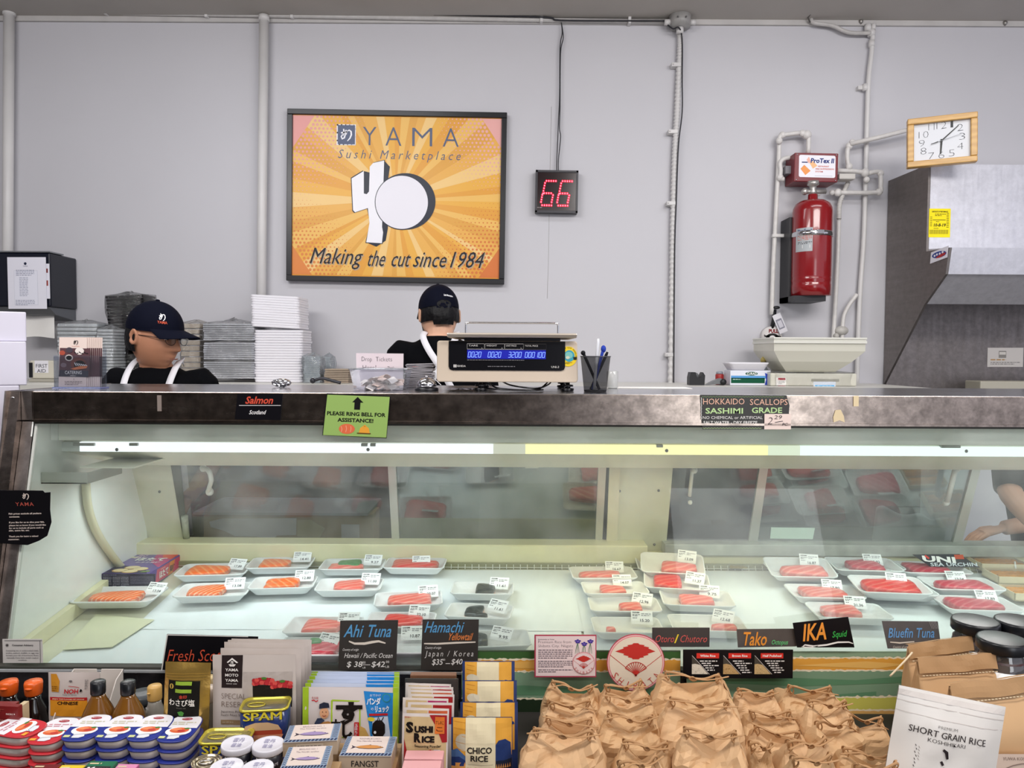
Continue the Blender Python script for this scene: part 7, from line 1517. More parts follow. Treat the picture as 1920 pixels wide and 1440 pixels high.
# the white short grain rice pouch, standing tilted
def a_sgr(A):
    k = flat('#2c2426'); r_ = .20; A0 = A
    A = Art(A.mb, A.uc, A.vb, A.s, 4.8, 1520, 1140); r_ = -.0
    A.R(flat('#d9d2cc'), 545, 640, 1615, 690, 1, 20, 1); A.R(flat('#c9c0ba'), 560, 735, 1600, 741, 1, 20, 1); A.R(flat('#c9c0ba'), 560, 828, 1600, 833, 1, 20, 1)
    A.T(k, 'PREMIUM', 1030, 905, 26, 2, w=180, al='C', bold=-.02); A.T(k, 'SHORT GRAIN RICE', 1045, 985, 58, 2, w=700, al='C', bold=.0); A.T(k, 'KOSHIHIKARI', 1040, 1040, 34, 2, w=345, al='C', bold=-.01)
    A.L(k, [(1005, 1080), (1040, 1100), (1065, 1160)], 30, 2, True); A.L(k, [(1010, 1190), (1032, 1222)], 26, 2, True); A.L(k, [(1046, 1240), (1035, 1300), (1082, 1382)], 22, 2, True); A.L(k, [(935, 1290), (985, 1330), (950, 1390), (948, 1480)], 26, 2, True); A.L(k, [(1010, 1380), (1050, 1480)], 26, 2, True)
    for j, (x, y) in enumerate(((772, 1090), (780, 1120), (770, 1150), (782, 1180), (772, 1210), (776, 1240), (770, 1270), (774, 1300))): A.L(k, [(x, y), (x + 8, y + 16)], 5, 2)
    for j in range(5): A.L(flat('#8a807c'), [(800, 1100 + j * 26), (810, 1116 + j * 26)], 4, 2)
    A.S(flat('#c3c62e'), [(1190, 1480), (1210, 1380), (1290, 1320), (1400, 1270), (1500, 1230), (1540, 1240), (1500, 1330), (1420, 1400), (1370, 1480)], 1); A.S(flat('#b9b4ae'), [(1370, 1480), (1420, 1400), (1500, 1330), (1530, 1480)], 1)
    A.R(flat('#b8302a'), 770, 1345, 808, 1440, 2); A.T(flat('#f0e2da'), '新', 776, 1380, 24, 3, jap=True); A.T(flat('#f0e2da'), '米', 776, 1412, 24, 3, jap=True)
pouch('rice_pouch', 'white pouch of PREMIUM SHORT GRAIN RICE leaning in front of the brown sacks', 'rice pouch', 1640, 1268, 1850, 1530, 1.33, a_sgr, M_('pouch white', '#ddd8d2', .32, bump=.1, scale=12), .02, .20, -.10, up=TZ + .012)
# jars with black lids
def jar(lab, u, v, D, w_, base, z1=None):
    r = w_ / 2 * D / F; z1 = z1 or zat(v, D); t = thing('glass_jar', lab, 'jar', FL(u, D, base), group='jars with black lids'); H = z1 - base
    b = MB(); b.lathe([(r * .88, 0), (r * .95, .006), (r * .95, H - .05), (r * .8, H - .03), (r * .8, H - .024)], n=28); part('glass', b, clear('jar glass', '#d9dcda', .12, .03, .08, '#c9cdd0'), t)
    b = MB(); b.lathe([(r * .86, .004), (r * .91, .01), (r * .91, H * .7), (r * .5, H * .72)], n=24); part('contents', b, M_('jar contents', '#3b1a1c', .4, var=.4, scale=60), t)
    b = MB(); b.lathe([(r * .96, H * .12), (r * .962, H * .12), (r * .962, H * .55), (r * .96, H * .55)], n=28, caps=False); part('label', b, M_('label white', '#f6f6f6', .5), t)
    b = MB(); n = 40; b.rings([[(r * k * (1 + .012 * (j % 2)) * math.cos(2 * PI * j / n), r * k * (1 + .012 * (j % 2)) * math.sin(2 * PI * j / n), H + z) for j in range(n)] for k, z in ((.98, -.024), (1, -.022), (1, -.004), (.96, 0), (.9, .0005))]); part('lid', b, M_('lid black', '#14161a', .3), t)
for i, (lab, u, v, D, w_) in enumerate((('black lidded jar behind the farthest sack', 1825, 1158, 1.72, 82), ('black lidded jar cut by the right edge, farthest back', 1906, 1158, 1.72, 82), ('nearest black lidded jar, right of the middle sack', 1876, 1192, 1.60, 86))):
    zt_j = zat(v, D); m_ = (zt_j + TZ) / 2; jar(lab, u, v, D, w_, m_); jar('lower jar under the ' + lab, u, v, D, w_, TZ, m_ - .0005)

# ---- left side groceries
bott = M_('soy dark', '#120b0a', .12, coat=.4); orange = M_('cap orange', '#e0601c', .3)
for i, (u, v, lab) in enumerate(((17, 1281, 'soy sauce bottle with an orange cap at the left edge'), (63, 1281, 'soy sauce bottle with an orange cap, the second from the left'))):
    D = 1.62; t = thing('sauce_bottle', lab, 'bottle', FL(u, D), group='orange capped sauce bottles'); H = zat(v, D) - TZ
    b = MB(); b.lathe([(.029, 0), (.031, .004), (.031, H - .085), (.026, H - .062), (.0145, H - .04), (.0135, H - .03)], n=24); part('bottle', b, bott, t)
    b = MB(); b.lathe([(.0155, H - .031), (.017, H - .029), (.0185, H - .006), (.017, H - .001), (.001, H)], n=20); b.ball((.0, -.018, H - .012), .006, 8, (1.4, .7, .5)); part('cap', b, orange, t)
def noh(lab, u0, v0, u1, D, rz):
    def art(A):
        A = Art(A.mb, A.uc, A.vb, A.s, 6, 0, 1200); A.T(flat('#e6d2cc'), 'NOH', 96, 812, 20, 2, w=80, bold=.02); A.E(flat('#e6d2cc'), 198, 800, 8, 8, 2, 10); A.T(flat('#c98a80'), 'ORIGINAL', -70, 900, 30, 2, w=205, bold=.03); A.G(flat('#a0463c'), -60, 740, 80, 780, 2, 2)
    sign('sauce_packet', lab, 'packet', u0, v0, u1, 1440, D, art, M_('packet maroon', '#7a1d1e', .3), .012, rz=rz)
noh('dark red seasoning packet at the left edge, front one', -40, 1319, 40, 1.50, -.1); sign('sauce_packet', 'dark red packet behind the front dark red one, only its top edge showing', 'packet', -40, 1315, 33, 1440, 1.53, None, M_('packet maroon', '#7a1d1e', .3), .012)
sign('recipe_packet', 'cream edged packet between the dark red packets and the second soy bottle', 'packet', 36, 1318, 46, 1440, 1.52, lambda A: A.R(flat('#6b2a2a'), 36, 1322, 37.5, 1440, 1), M_('cream packet', '#cdb994', .5), .02)
# NOH display carton with a sachet
D = 1.58; s = D / F; c = FL(142, D); H = zat(1273, D + .05) - TZ; t = thing('display_carton', 'open white display carton of Chinese seasoning sachets', 'carton', c); W = 100 * s
b = MB(); b.prof([(0, 0), (.09, 0), (.09, H), (.06, H * .93), (0, H * .45)], -W / 2, -W / 2 + .002); b.prof([(0, 0), (.09, 0), (.09, H), (.06, H * .93), (0, H * .45)], W / 2 - .002, W / 2); b.plate([(-W / 2, 0), (W / 2, 0), (W / 2, H), (W * .06, H), (W * .05, H - .008), (-W * .03, H - .008), (-W * .04, H), (-W / 2, H)], .088, .09); b.box(-W / 2, W / 2, 0, .002, 0, H * .35); b.box(-W / 2, W / 2, 0, .09, 0, .002)
part('box', b, M_('carton cream', '#cfc7c0', .5), t)
def a_noh(A):
    A = Art(A.mb, A.uc, A.vb, A.s, 6, 0, 1200); r = flat('#b8252a')
    A.T(r, 'NOH', 748, 735, 46, 3, w=158, bold=.03, shear=.1); A.T(flat('#6a6464'), 'Foods of Hawaii', 730, 760, 16, 3, w=162, shear=.2); A.S(BLACK, [(930, 690), (945, 686), (958, 704), (945, 716), (926, 722)], 3); A.L(r, [(800, 652), (860, 660), (920, 672)], 6, 3); A.R(r, 578, 782, 1010, 818, 2); A.T(flat('#f0d8b0'), 'ENJOY THE FLAVORS OF HAWAII', 610, 808, 13, 3, w=370, bold=.02); A.R(flat('#e0962a'), 578, 818, 1010, 1000, 2); A.T(flat('#2a1d18'), 'CHINESE', 668, 862, 34, 3, w=240, bold=.03, shear=.1)
    A.S(flat('#c98a2c'), [(585, 520), (650, 520), (690, 600), (685, 722), (595, 722), (590, 640)], 2); A.G(flat('#8f5f1c'), 600, 650, 675, 715, 3, 3); A.E(flat('#6a6464'), 822, 596, 20, 10, 3, 12); A.G(flat('#8d8684'), 980, 580, 1020, 690, 6, 3)
pouch('seasoning_sachet', 'Chinese seasoning sachet with an orange band standing in the white display carton', 'packet', 92, 1284, 190, 1440, 1.60, a_noh, M_('sachet grey', '#c9bfb9', .3), .006, 0, -.02, up=TZ + .004)
# amber bottles, clear bottle, black tubs
for i, (u, lab) in enumerate(((184, 'amber bottle with a black cap in front of the display carton'), (240, 'amber bottle with a black cap, right of the display carton'))):
    D = 1.545; H = zat(1281, D) - TZ; t = thing('amber_bottle', lab, 'bottle', FL(u, D), group='black capped amber bottles')
    b = MB(); b.lathe([(.03, 0), (.033, .004), (.033, H - .075), (.028, H - .06), (.0145, H - .034), (.0125, H - .026)], n=24); part('bottle', b, M_('amber', '#7a4f1c', .12, coat=.3, var=.15, scale=9), t)
    b = MB(); b.lathe([(.0142, H - .027), (.0148, H - .025), (.0148, H - .002), (.012, H), (.001, H)], n=24); part('cap', b, M_('lid black', '#14161a', .3), t)
for i, (u, v, D, col, lab) in enumerate(((290, 1289, 1.60, '#c9a05a', 'small clear bottle with a gold cap left of the gold pouch'), (391, 1272, 1.68, '#d8c090', 'bottle with a pale gold cap right of the gold pouch'), (392, 1291, 1.58, '#e2d2c2', 'bottle with a cream cap just right of the gold pouch'))):
    H = zat(v, D) - TZ; t = thing('condiment_bottle', lab, 'bottle', FL(u, D), group='small clear condiment bottles')
    b = MB(); b.lathe([(.02, 0), (.022, .004), (.022, H - .06), (.014, H - .04), (.013, H - .03)], n=20); part('bottle', b, M_('bottle clear grey', '#a9a59c', .1, coat=.4, alpha=.7), t)
    b = MB(); b.lathe([(.0145, H - .031), (.015, H - .029), (.015, H - .003), (.013, H), (.001, H)], n=20); b.ball((-.006, -.015, H - .012), .003, 6, (1.5, 1, .6)); part('cap', b, M_('cap ' + col, col, .35), t)
for i, (u, w_, lab) in enumerate(((218, 55, 'black round tub lid between the amber bottles'), (268, 55, 'black round tub lid behind the gold capped bottle'))):
    D = 1.70; r = w_ / 2 * D / F; t = thing('black_tub', lab, 'tub', FL(u, D), group='black tubs'); H = zat(1303, D) - TZ; b = MB(); b.lathe([(r * .85, 0), (r * .95, H - .02)], n=28); part('tub', b, bott, t)
    b = MB(); b.lathe([(r * 1.0, H - .02), (r * 1.03, H - .014), (r, H - .004), (r * .9, H), (r * .2, H - .002), (.001, H - .002)], n=28); part('lid', b, M_('lid grey black', '#2e3338', .4), t)
# gold wasabi salt pouch
def a_was(A):
    A = Art(A.mb, A.uc, A.vb, A.s, 4.8, 280, 1140); lg = flat('#8fae3a'); g = flat('#a8863c')
    for v in (570, 592, 618): A.L(g, [(130, v + 6), (320, v), (522, v - 4)], 4, 1)
    A.R(flat('#15140f'), 162, 630, 455, 1010, 1, 6, 6); A.R(lg, 234, 636, 384, 668, 2); A.R(lg, 234, 704, 384, 736, 2); A.E(flat('#c9a84e'), 196, 682, 20, 24, 2, 14); A.E(flat('#15140f'), 196, 682, 6, 20, 3, 10)
    A.T(flat('#d04a38'), '金印', 276, 782, 30, 3, w=70, jap=True, bold=.01); A.T(flat('#f4f0e6'), 'わさび塩', 178, 850, 62, 3, w=240, jap=True, bold=.012); A.T(flat('#8d8a7c'), 'Wasabi salt', 250, 878, 8, 3, w=90); A.S(flat('#4c8a3c'), [(262, 912), (300, 900), (325, 915), (315, 945), (280, 942)], 3)
pouch('wasabi_salt_pouch', 'gold foil pouch with black front and green bars reading wasabi salt in Japanese', 'pouch', 304, 1239, 391, 1400, 1.52, a_was, M_('gold foil', '#c9a456', .25, .7, bump=.25, scale=30), .012, .03, -.05)
# seaweed packets
def a_sea(front):
    def f(A):
        A = Art(A.mb, A.uc, A.vb, A.s, 4.8, 280, 1140); bk_ = flat('#2a2020'); w_ = flat('#e9e3de'); g = flat('#7d6a60')
        A.R(bk_, 652, 396, 844, 690, 1, 4, 6)
        if not front: return
        A.S(w_, [(748, 418), (804, 462), (790, 466), (748, 436), (708, 466), (700, 458)], 2); A.S(w_, [(716, 476), (784, 476), (768, 496), (730, 496)], 2); A.R(w_, 738, 448, 760, 494, 3); A.R(bk_, 745, 456, 753, 478, 4)
        for j, tx in enumerate(('YAMA', 'MOTO', 'YAMA')): A.T(w_, tx, 748, 538 + j * 47, 24, 2, w=122, al='C', bold=.02)
        A.T(w_, 'SINCE 1690', 748, 656, 9, 2, w=100, al='C'); A.T(g, 'SPECIAL', 652, 790, 50, 2, w=230, bold=-.015); A.T(g, 'RESERVE', 652, 865, 50, 2, w=265, bold=-.015); A.T(flat('#5f5450'), 'Japanese Premium', 645, 916, 18, 2, w=260); A.T(flat('#5f5450'), 'Sushi Nori Seaweed', 645, 946, 18, 2, w=290); A.R(flat('#9c8060'), 645, 985, 880, 1028, 1); A.G(flat('#c9b49a'), 660, 998, 860, 1014, 1, 2)
        A.R(flat('#b9aea8'), 852, 545, 1300, 1100, 1, 6, 6)
        for cx, cy, rx_ in ((1040, 660, 98), (1205, 690, 95)):
            A.S(flat('#201c1a'), [(cx - rx_, cy), (cx + rx_, cy), (cx + rx_ * .95, cy + 180), (cx - rx_ * .95, cy + 180)], 2)
            for q in range(16): A.E(flat('#b32c34' if q % 3 else '#d4524c'), cx - rx_ * .85 + (q % 8) * rx_ * .24, cy - 12 - (q // 8) * 28 - 10 * math.sin((q % 8) * .45), 22, 20, 3 + q % 2, 10)
            A.E(flat('#4c7a34'), cx + 8, cy - 62, 26, 12, 6, 10)
    return f
nori = M_('nori pouch', '#cdc2bb', .35, var=.03, scale=6); seaL = ['front seaweed packet reading SPECIAL RESERVE with two tuna rolls', 'second seaweed packet, only its left corner and top showing', 'third seaweed packet in the upright row', 'fourth seaweed packet in the upright row', 'farthest seaweed packet in the row, top edge beside the salmon sign']
for i, (u0, v0, u1, D) in enumerate(((398, 1222, 557, 1.53), (412, 1210, 566, 1.56), (418, 1199, 572, 1.59), (424, 1196, 577, 1.62), (430, 1194, 583, 1.65))):
    pouch('seaweed_packet', seaL[i], 'seaweed packet', u0, v0, u1, vb(D) - 3, D, None if i else a_sea(True), nori, .006, .004 * i, -.03, seed=i + 3, group='seaweed packets')
# spam cans
def spam():
    y_ = flat('#e2cf3c'); nb = flat('#1b2a5c')
    t = thing('meat_can', 'blue and yellow can of luncheon meat, upper one, in front of the seaweed packets', 'can', group='canned meat'); W, Dp, H = .094, .058, .082
    def rr(w, d, z, k=1, n=8):
        r = .016 * k; pts = []
        for cx, cy, a0 in ((w / 2 - r, d / 2 - r, 0), (-w / 2 + r, d / 2 - r, PI / 2), (-w / 2 + r, -d / 2 + r, PI), (w / 2 - r, -d / 2 + r, 1.5 * PI)): pts += [(cx + r * math.cos(a0 + i * PI / 2 / n), cy + r * math.sin(a0 + i * PI / 2 / n), z) for i in range(n + 1)]
        return pts
    b = MB(); b.rings([rr(W, Dp, .003), rr(W, Dp, H - .004)], True, True); part('can', b, M_('spam blue', '#22356e', .25, coat=.3), t)
    b = MB(); b.rings([rr(W + .003, Dp + .003, H - .005), rr(W + .004, Dp + .004, H - .003), rr(W + .003, Dp + .003, H), rr(W - .004, Dp - .004, H - .0005), rr(W - .006, Dp - .006, H - .004)], True, True); part('lid', b, M_('can gold', '#cfc04a', .25, .5), t)
    b = MB(); b.rings([rr(W + .002, Dp + .002, 0), rr(W + .003, Dp + .003, .0028)], True, True); part('base_rim', b, M_('can gold', '#cfc04a', .25, .5), t)
    b = MB(); b.tube([(-.018 + .017 * math.cos(q * PI / 10), -.002 + .009 * math.sin(q * PI / 10), H - .0015) for q in range(21)], .0012, 6); part('pull_ring', b, M_('can gold', '#cfc04a', .25, .5), t)
    b = MB(); A = Art(b, 0, 0, .001); [A.T(y_, 'SPAM', dx, -61, 16, 3 + abs(dx), w=74, al='C') for dx in (-.9, -.4, .1, .6)]; [A.T(BLACK, 'SPAM', dx, -60.2, 16, 2, w=74, al='C') for dx in (-1, 1.6)]
    A.S(flat('#d9b48a'), [(-38, -40), (-34, -50), (-15, -56), (10, -56), (30, -50), (36, -40)], 2); A.R(flat('#b0472f'), -40, -40, 38, -31, 3); A.S(flat('#cf8a6a'), [(-42, -31), (40, -31), (36, -22), (-36, -24)], 3); A.S(flat('#c9965a'), [(-36, -24), (36, -22), (30, -10), (-30, -12)], 2)
    b.v = [v + Vector((0, -Dp / 2 - .0003, 0)) for v in b.v]; part('front_print', b, None, t)
    return t
sp = spam(); c = FL(498, 1.50); sp.matrix_world = mat4((c.x, 1.50, zat(1325, 1.49) - .082), .12)
z2s = zat(1325, 1.49) - .082 * 2 - .001
if z2s > TZ - .01: dup(sp, mat4((c.x, 1.50, z2s), .12), 'blue and yellow meat can, lower one, hidden under the upper can', 'canned meat')
c2 = FL(417, 1.42); dup(sp, mat4((c2.x, 1.44, zat(1386, 1.43) - .082), .05), 'blue and yellow can of luncheon meat, lower left, behind the white lidded cups', 'canned meat')
riser('cardboard box carrying the cups, the tin and the lower can', 362, 528, 1.25, 1.47, zat(1386, 1.43) - .083)
# pate tubs
def tub(col, colname):
    t = thing('spread_tub', 'tub', 'tub'); W, L, H = .068, .098, .021
    def ov(k, z, g=0):
        pts = []
        for j in range(36):
            a = 2 * PI * j / 36; ca, sa = math.cos(a), math.sin(a); q = (abs(ca) ** 3.2 + abs(sa) ** 3.2) ** (-1 / 3.2); pts.append((ca * q * (W / 2 * k + g), sa * q * (L / 2 * k + g), z))
        return pts
    b = MB(); b.rings([ov(.84, 0), ov(.88, .001), ov(.97, H - .003)], True, True); part('tub', b, M_('tub grey white', '#c9bfb8', .4), t)
    b = MB(); b.rings([ov(1.0, H - .0035), ov(1.03, H - .002), ov(1.03, H - .0005), ov(1.0, H)], True, True); part('rim', b, M_('tub rim ' + colname, col, .35), t)
    b = MB(); b.M = Matrix.Translation((0, 0, H)) @ Matrix.Rotation(-PI / 2, 4, 'X'); A = Art(b, 0, 0, .001); o = [(x * 1000, -y * 1000) for x, y, z in ov(.98, 0)]
    fc = flat(col); A.S(fc, o, 1); A.S(flat('#e6e4e8'), [p for p in o if p[1] < 2.0] , 2); A.E(flat('#f2efee'), 2, 13, 25, 17, 3, 22)
    A.E(flat('#d9663c'), 3, 10, 19, 10, 4, 16); A.E(flat('#e88a5c'), -3, 8, 11, 5, 5, 12); A.E(flat('#c23c38'), 8, 13, 8, 4, 5, 10); A.E(flat('#4c7a3c'), 16, 4, 6, 3, 5, 8); A.E(flat('#a32433'), 0, -34, 11, 5, 3, 14); A.T(flat('#f2efee'), 'Petersen', 0, -32.5, 3, 4, w=16, al='C')
    A.G(flat('#c9c3a8' if colname == 'blue' else '#c98a94'), -22, -24, 24, -10, 2, 3, .5); A.R(flat('#cfd49a' if colname == 'blue' else '#e8a23c'), -26, 32, -14, 40, 4); A.S(flat('#dfe0e6'), [(-10, 28), (10, 26), (14, 36), (6, 42), (-8, 42)], 4); A.L(flat('#8a8c96'), [(-12, 42), (-6, 30), (12, 27), (22, 26)], 1, 5); b.v = [v for v in b.v]; part('foil_label', b, None, t); return t
tb = tub('#26348c', 'blue'); tr = tub('#c9303a', 'red'); used = set()
def stack(proto, u, v, D, n, rz, labs, wr=()):
    c = P(u, v, D); z1 = c.z
    for k in range(n):
        mw = mat4((c.x + .001 * (k % 2), D, z1 - .0222 * (k + 1)), rz, .03 if k == 0 else 0, 0)
        lab = labs[0] if k == 0 else labs[1].replace(' lower in', (' second from the top of', ' third from the top of', ' fourth from the top of', ' at the bottom of')[k - 1])
        if proto.name not in used: used.add(proto.name); proto.matrix_world = mw; tag(proto, lab, group='spread tubs'); continue
        dup(proto, mw, lab, 'spread tubs', skip=('foil_label',) if k else ())
CT = 'seafood spread tub'
stack(tb, 164, 1362, 1.47, 5, -.0, ('blue lidded seafood spread tub on top of the leftmost blue stack', 'seafood spread tub lower in the leftmost blue stack'))
stack(tb, 225, 1362, 1.47, 5, -.0, ('blue lidded seafood spread tub on top of the second blue stack', 'seafood spread tub lower in the second blue stack'))
stack(tb, 283, 1362, 1.47, 5, -.0, ('blue lidded seafood spread tub on top of the third blue stack', 'seafood spread tub lower in the third blue stack'))
stack(tb, 338, 1364, 1.47, 5, -.0, ('blue lidded seafood spread tub on top of the rightmost blue stack', 'seafood spread tub lower in the rightmost blue stack'))
stack(tr, 102, 1368, 1.47, 5, -.0, ('red lidded spread tub on top of the narrow red stack', 'spread tub lower in the narrow red stack'))
stack(tr, 34, 1362, 1.47, 5, 1.35, ('red lidded spread tub turned sideways on top of the far left stack', 'spread tub lower in the sideways far left stack'))
riser('cardboard tray under the stacks of spread tubs', -20, 372, 1.41, 1.53, P(200, 1362, 1.47).z - .0222 * 5 - .001)
# small boxes along the bottom edge at the left
def a_b(col, tx, c2, colb):
    def f(A): A.R(flat(colb), A.uc - 24, A.vb - 14, A.uc + 24, A.vb - 9, 1); A.T(flat(c2), tx, A.uc, A.vb - 2, 7, 2, w=34, al='C', bold=.03)
    return f
def minibox(lab, u0, u1, v, D, top, frnt, tx, c2, L=.07, rz=0):
    s = D / F; W = (u1 - u0) * s; c = P((u0 + u1) / 2, v, D); t = thing('seasoning_box', lab, 'box', mw=mat4((c.x, D, TZ + .0005), rz)); H = c.z - TZ
    b = MB(); b.box(-W / 2, W / 2, 0, L, 0, H, .001); part('box', b, M_('box ' + frnt, frnt, .4), t)
    b = MB(); b.M = Matrix.Translation((0, 0, H)) @ Matrix.Rotation(-PI / 2, 4, 'X'); A = Art(b, 0, 0, .001); w_ = W * 500; l_ = L * 1000
    A.R(flat(top), -w_ + 1, -l_ + 1, w_ - 1, -1, 1); A.R(flat('#1d1a18'), -w_ + 2, -l_ * .62, w_ - 2, -l_ * .25, 2); A.T(flat(c2), tx, 0, -l_ * .33, l_ * .22, 3, w=w_ * 1.5, al='C', bold=.03, shear=.15); A.G(flat('#d9c9a0'), -w_ + 4, -l_ * .9, w_ - 4, -l_ * .72, 1, 2); part('top_print', b, None, t)
minibox('dark red seasoning box at the bottom edge under the red tubs', 34, 84, 1462, 1.30, '#6e1a1c', '#8a2a1c', 'Curry', '#e9e2da', .05); minibox('yellow and black seasoning box at the bottom edge', 84, 132, 1464, 1.30, '#e0c22a', '#d9b41e', 'HOT', '#e8e0b0', .05); minibox('green seasoning box at the bottom edge', 140, 194, 1456, 1.30, '#1f6a4a', '#1f6a4a', 'Maru', '#f4f2ee', .05); minibox('pink box at the bottom edge under the third blue stack', 194, 236, 1462, 1.30, '#d98ab0', '#c96a98', 'MILD', '#f4e2c0', .05)
# cups, tin
def cup(lab, u, v, D, w_, h=.062):
    r = w_ / 2 * D / F; c = P(u, v, D); t = thing('snack_cup', lab, 'cup', (c.x, D, c.z - h), group='white lidded cups')
    b = MB(); b.lathe([(r * .8, 0), (r * .82, .001), (r * .94, h - .010)], n=28); part('cup', b, M_('cup black', '#1c1b26', .3), t)
    b = MB(); b.lathe([(r * .97, h - .013), (r, h - .011), (r, h - .003), (r * .97, h), (r * .9, h - .001), (.001, h - .0005)], n=32); part('lid', b, M_('lid white', '#dedce4', .3), t)
    m = MB(); m.use(flat('#c9c6cc')); A = Art(m, 0, 0, .001); A.R(flat('#dcd8d4'), -r * 500, -h * 760, r * 300, -h * 250, 0, 4, 1); A.T(flat('#e9e6f0'), 'UMAMI', r * 350, -h * 480, 6, 0, w=r * 420); m.deform(lambda v_: (v_.x, -math.sqrt(max(0, (r * .93) ** 2 - v_.x ** 2)) + v_.y, v_.z)); part('print', m, None, t)
    m = MB(); m.M = Matrix.Translation((0, 0, h)) @ Matrix.Rotation(-PI / 2, 4, 'X'); A = Art(m, 0, 0, .001)
    A.T(flat('#8a86a8'), '雲丹', -r * 350, -r * 100, r * 500, 1, w=r * 700, jap=True); A.T(flat('#8a86a8'), '醤油', -r * 250, r * 500, r * 450, 1, w=r * 600, jap=True); part('lid_print', m, None, t)
cup('white lidded cup in front of the lower can', 445, 1392, 1.37, 60); cup('white lidded cup left of the light fish boxes', 503, 1394, 1.37, 60); cup('white lidded cup at the bottom edge, left one', 425, 1436, 1.27, 62, .05); cup('white lidded cup at the bottom edge, right one', 483, 1438, 1.27, 60, .05)
D = 1.31; c = P(387, 1427, D); r = 27 * D / F; t = thing('round_tin', 'round silver tin with a ribbed lid left of the white lidded cups', 'tin', (c.x, D, c.z - .04)); b = MB(); b.lathe([(r, 0), (r, .036), (r * 1.02, .037), (r * 1.02, .04), (r * .93, .04), (r * .9, .037), (r * .75, .037), (r * .72, .0385), (r * .5, .0385), (r * .48, .037), (.001, .037)], n=36); part('tin', b, M_('tin metal', '#a89c84', .22, .9), t)
b = MB(); b.tube([(.011 * math.cos(q * PI / 8), -.004 + .006 * math.sin(q * PI / 8), .040) for q in range(17)], .001, 6); part('pull_ring', b, chrome, t)
# fish boxes
def fishbox(lab, u0, u1, v, D, L, fishc, base, label2=None, H=.027, rz=0):
    s = D / F; W = (u1 - u0) * s; c = P((u0 + u1) / 2, v, D); t = thing('fish_box', lab, 'box', mw=mat4((c.x, D, c.z - H), rz), group='tinned fish boxes'); nv = flat('#2a3352'); cr = flat('#d9c9c0')
    b = MB(); b.box(-W / 2, W / 2, 0, L, 0, H, .001); part('box', b, M_('fishbox kraft', '#b9a58e', .6), t)
    b = MB(); b.M = Matrix.Translation((0, 0, H)) @ Matrix.Rotation(-PI / 2, 4, 'X'); A = Art(b, 0, 0, .001); w_, l_ = W * 500, L * 1000
    A.R(flat('#8fa0b8'), -w_ + 1, -l_ + 1, w_ - 1, -1, 1); A.R(cr, -w_ * .78, -l_ + 1, w_ * .70, -l_ * .14, 2)
    for k in range(14): x = -w_ * .95 + k * w_ * .138; A.S(nv, [(x, -2), (x + w_ * .09, -2), (x + w_ * .14, -l_ * .13), (x + w_ * .05, -l_ * .13)], 2)
    for k in range(10):
        y = -l_ * (.18 + .08 * k); A.L(nv, [(w_ * .74, y), (w_ * .82, y - 2), (w_ * .95, y)], 1.2, 3); A.L(nv, [(-w_ * .96, y), (-w_ * .88, y - 2), (-w_ * .8, y)], 1.2, 3)
    fc = flat(fishc); dk = flat('#3a3040'); cy = -l_ * .42; q = w_ / 45
    body = [(-22, 0), (-14, -4), (0, -6.5), (14, -5), (24, -1), (26, 1), (14, 4.5), (0, 5), (-14, 3.5)]
    A.S(dk, [(x * 1.04 * q, cy + y * 1.15 * q) for x, y in body], 3); A.S(fc, [(x * q, cy + y * q) for x, y in body], 4); A.S(dk, [(-21 * q, cy), (-30 * q, cy - 6 * q), (-27 * q, cy), (-30 * q, cy + 6 * q)], 3); A.S(dk, [(-4 * q, cy - 5.5 * q), (3 * q, cy - 9 * q), (5 * q, cy - 5.5 * q)], 3); A.E(dk, 21 * q, cy - 1 * q, 1 * q, 1 * q, 5, 8)
    A.T(flat('#9a8a90'), 'BRISLING NO. 1' if 'dun' not in lab else 'REGNBUE LAKS', -w_ * .05, -l_ * .82, l_ * .07, 3, w=w_ * .8, al='C'); A.T(flat('#9a8a90'), 'The Nordic sardine', -w_ * .05, -l_ * .70, l_ * .07, 3, w=w_ * 1.0, al='C'); part('top_print', b, None, t)
    b = MB(); A = Art(b, 0, 0, .001); A.T(flat('#2a2626'), 'FANGST', 0, -H * 270, H * 420, 2, w=W * 520, al='C', bold=.01); A.L(nv, [(-w_ * .98, -H * 980), (w_ * .98, -H * 980)], .8, 2)
    if label2: A.R(flat('#cfc0ae'), -w_ * .5, -H * 880, w_ * .48, -H * 120, 3); A.G(flat('#8a7f74'), -w_ * .46, -H * 830, w_ * .44, -H * 180, 4, 4)
    part('front_print', b, None, t)
fishbox('kraft fish box with a purple fish on top and a sticker over its front text', 530, 633, 1391, 1.37, .066, '#9a86b0', 0, True, rz=.1)
fishbox('kraft fish box with a purple fish at the bottom edge', 523, 612, 1442, 1.27, .075, '#9a86b0', 0, rz=.08)
fishbox('kraft fish box with an orange and dun coloured fish on top', 634, 735, 1418, 1.36, .072, '#c98a4a', 0, rz=.0)
riser('cardboard tray carrying the kraft fish boxes', 528, 740, 1.36, 1.46, zat(1418, 1.36) - .029); riser('cardboard tray carrying the fish box at the bottom edge', 515, 620, 1.262, 1.345, zat(1442, 1.27) - .029)
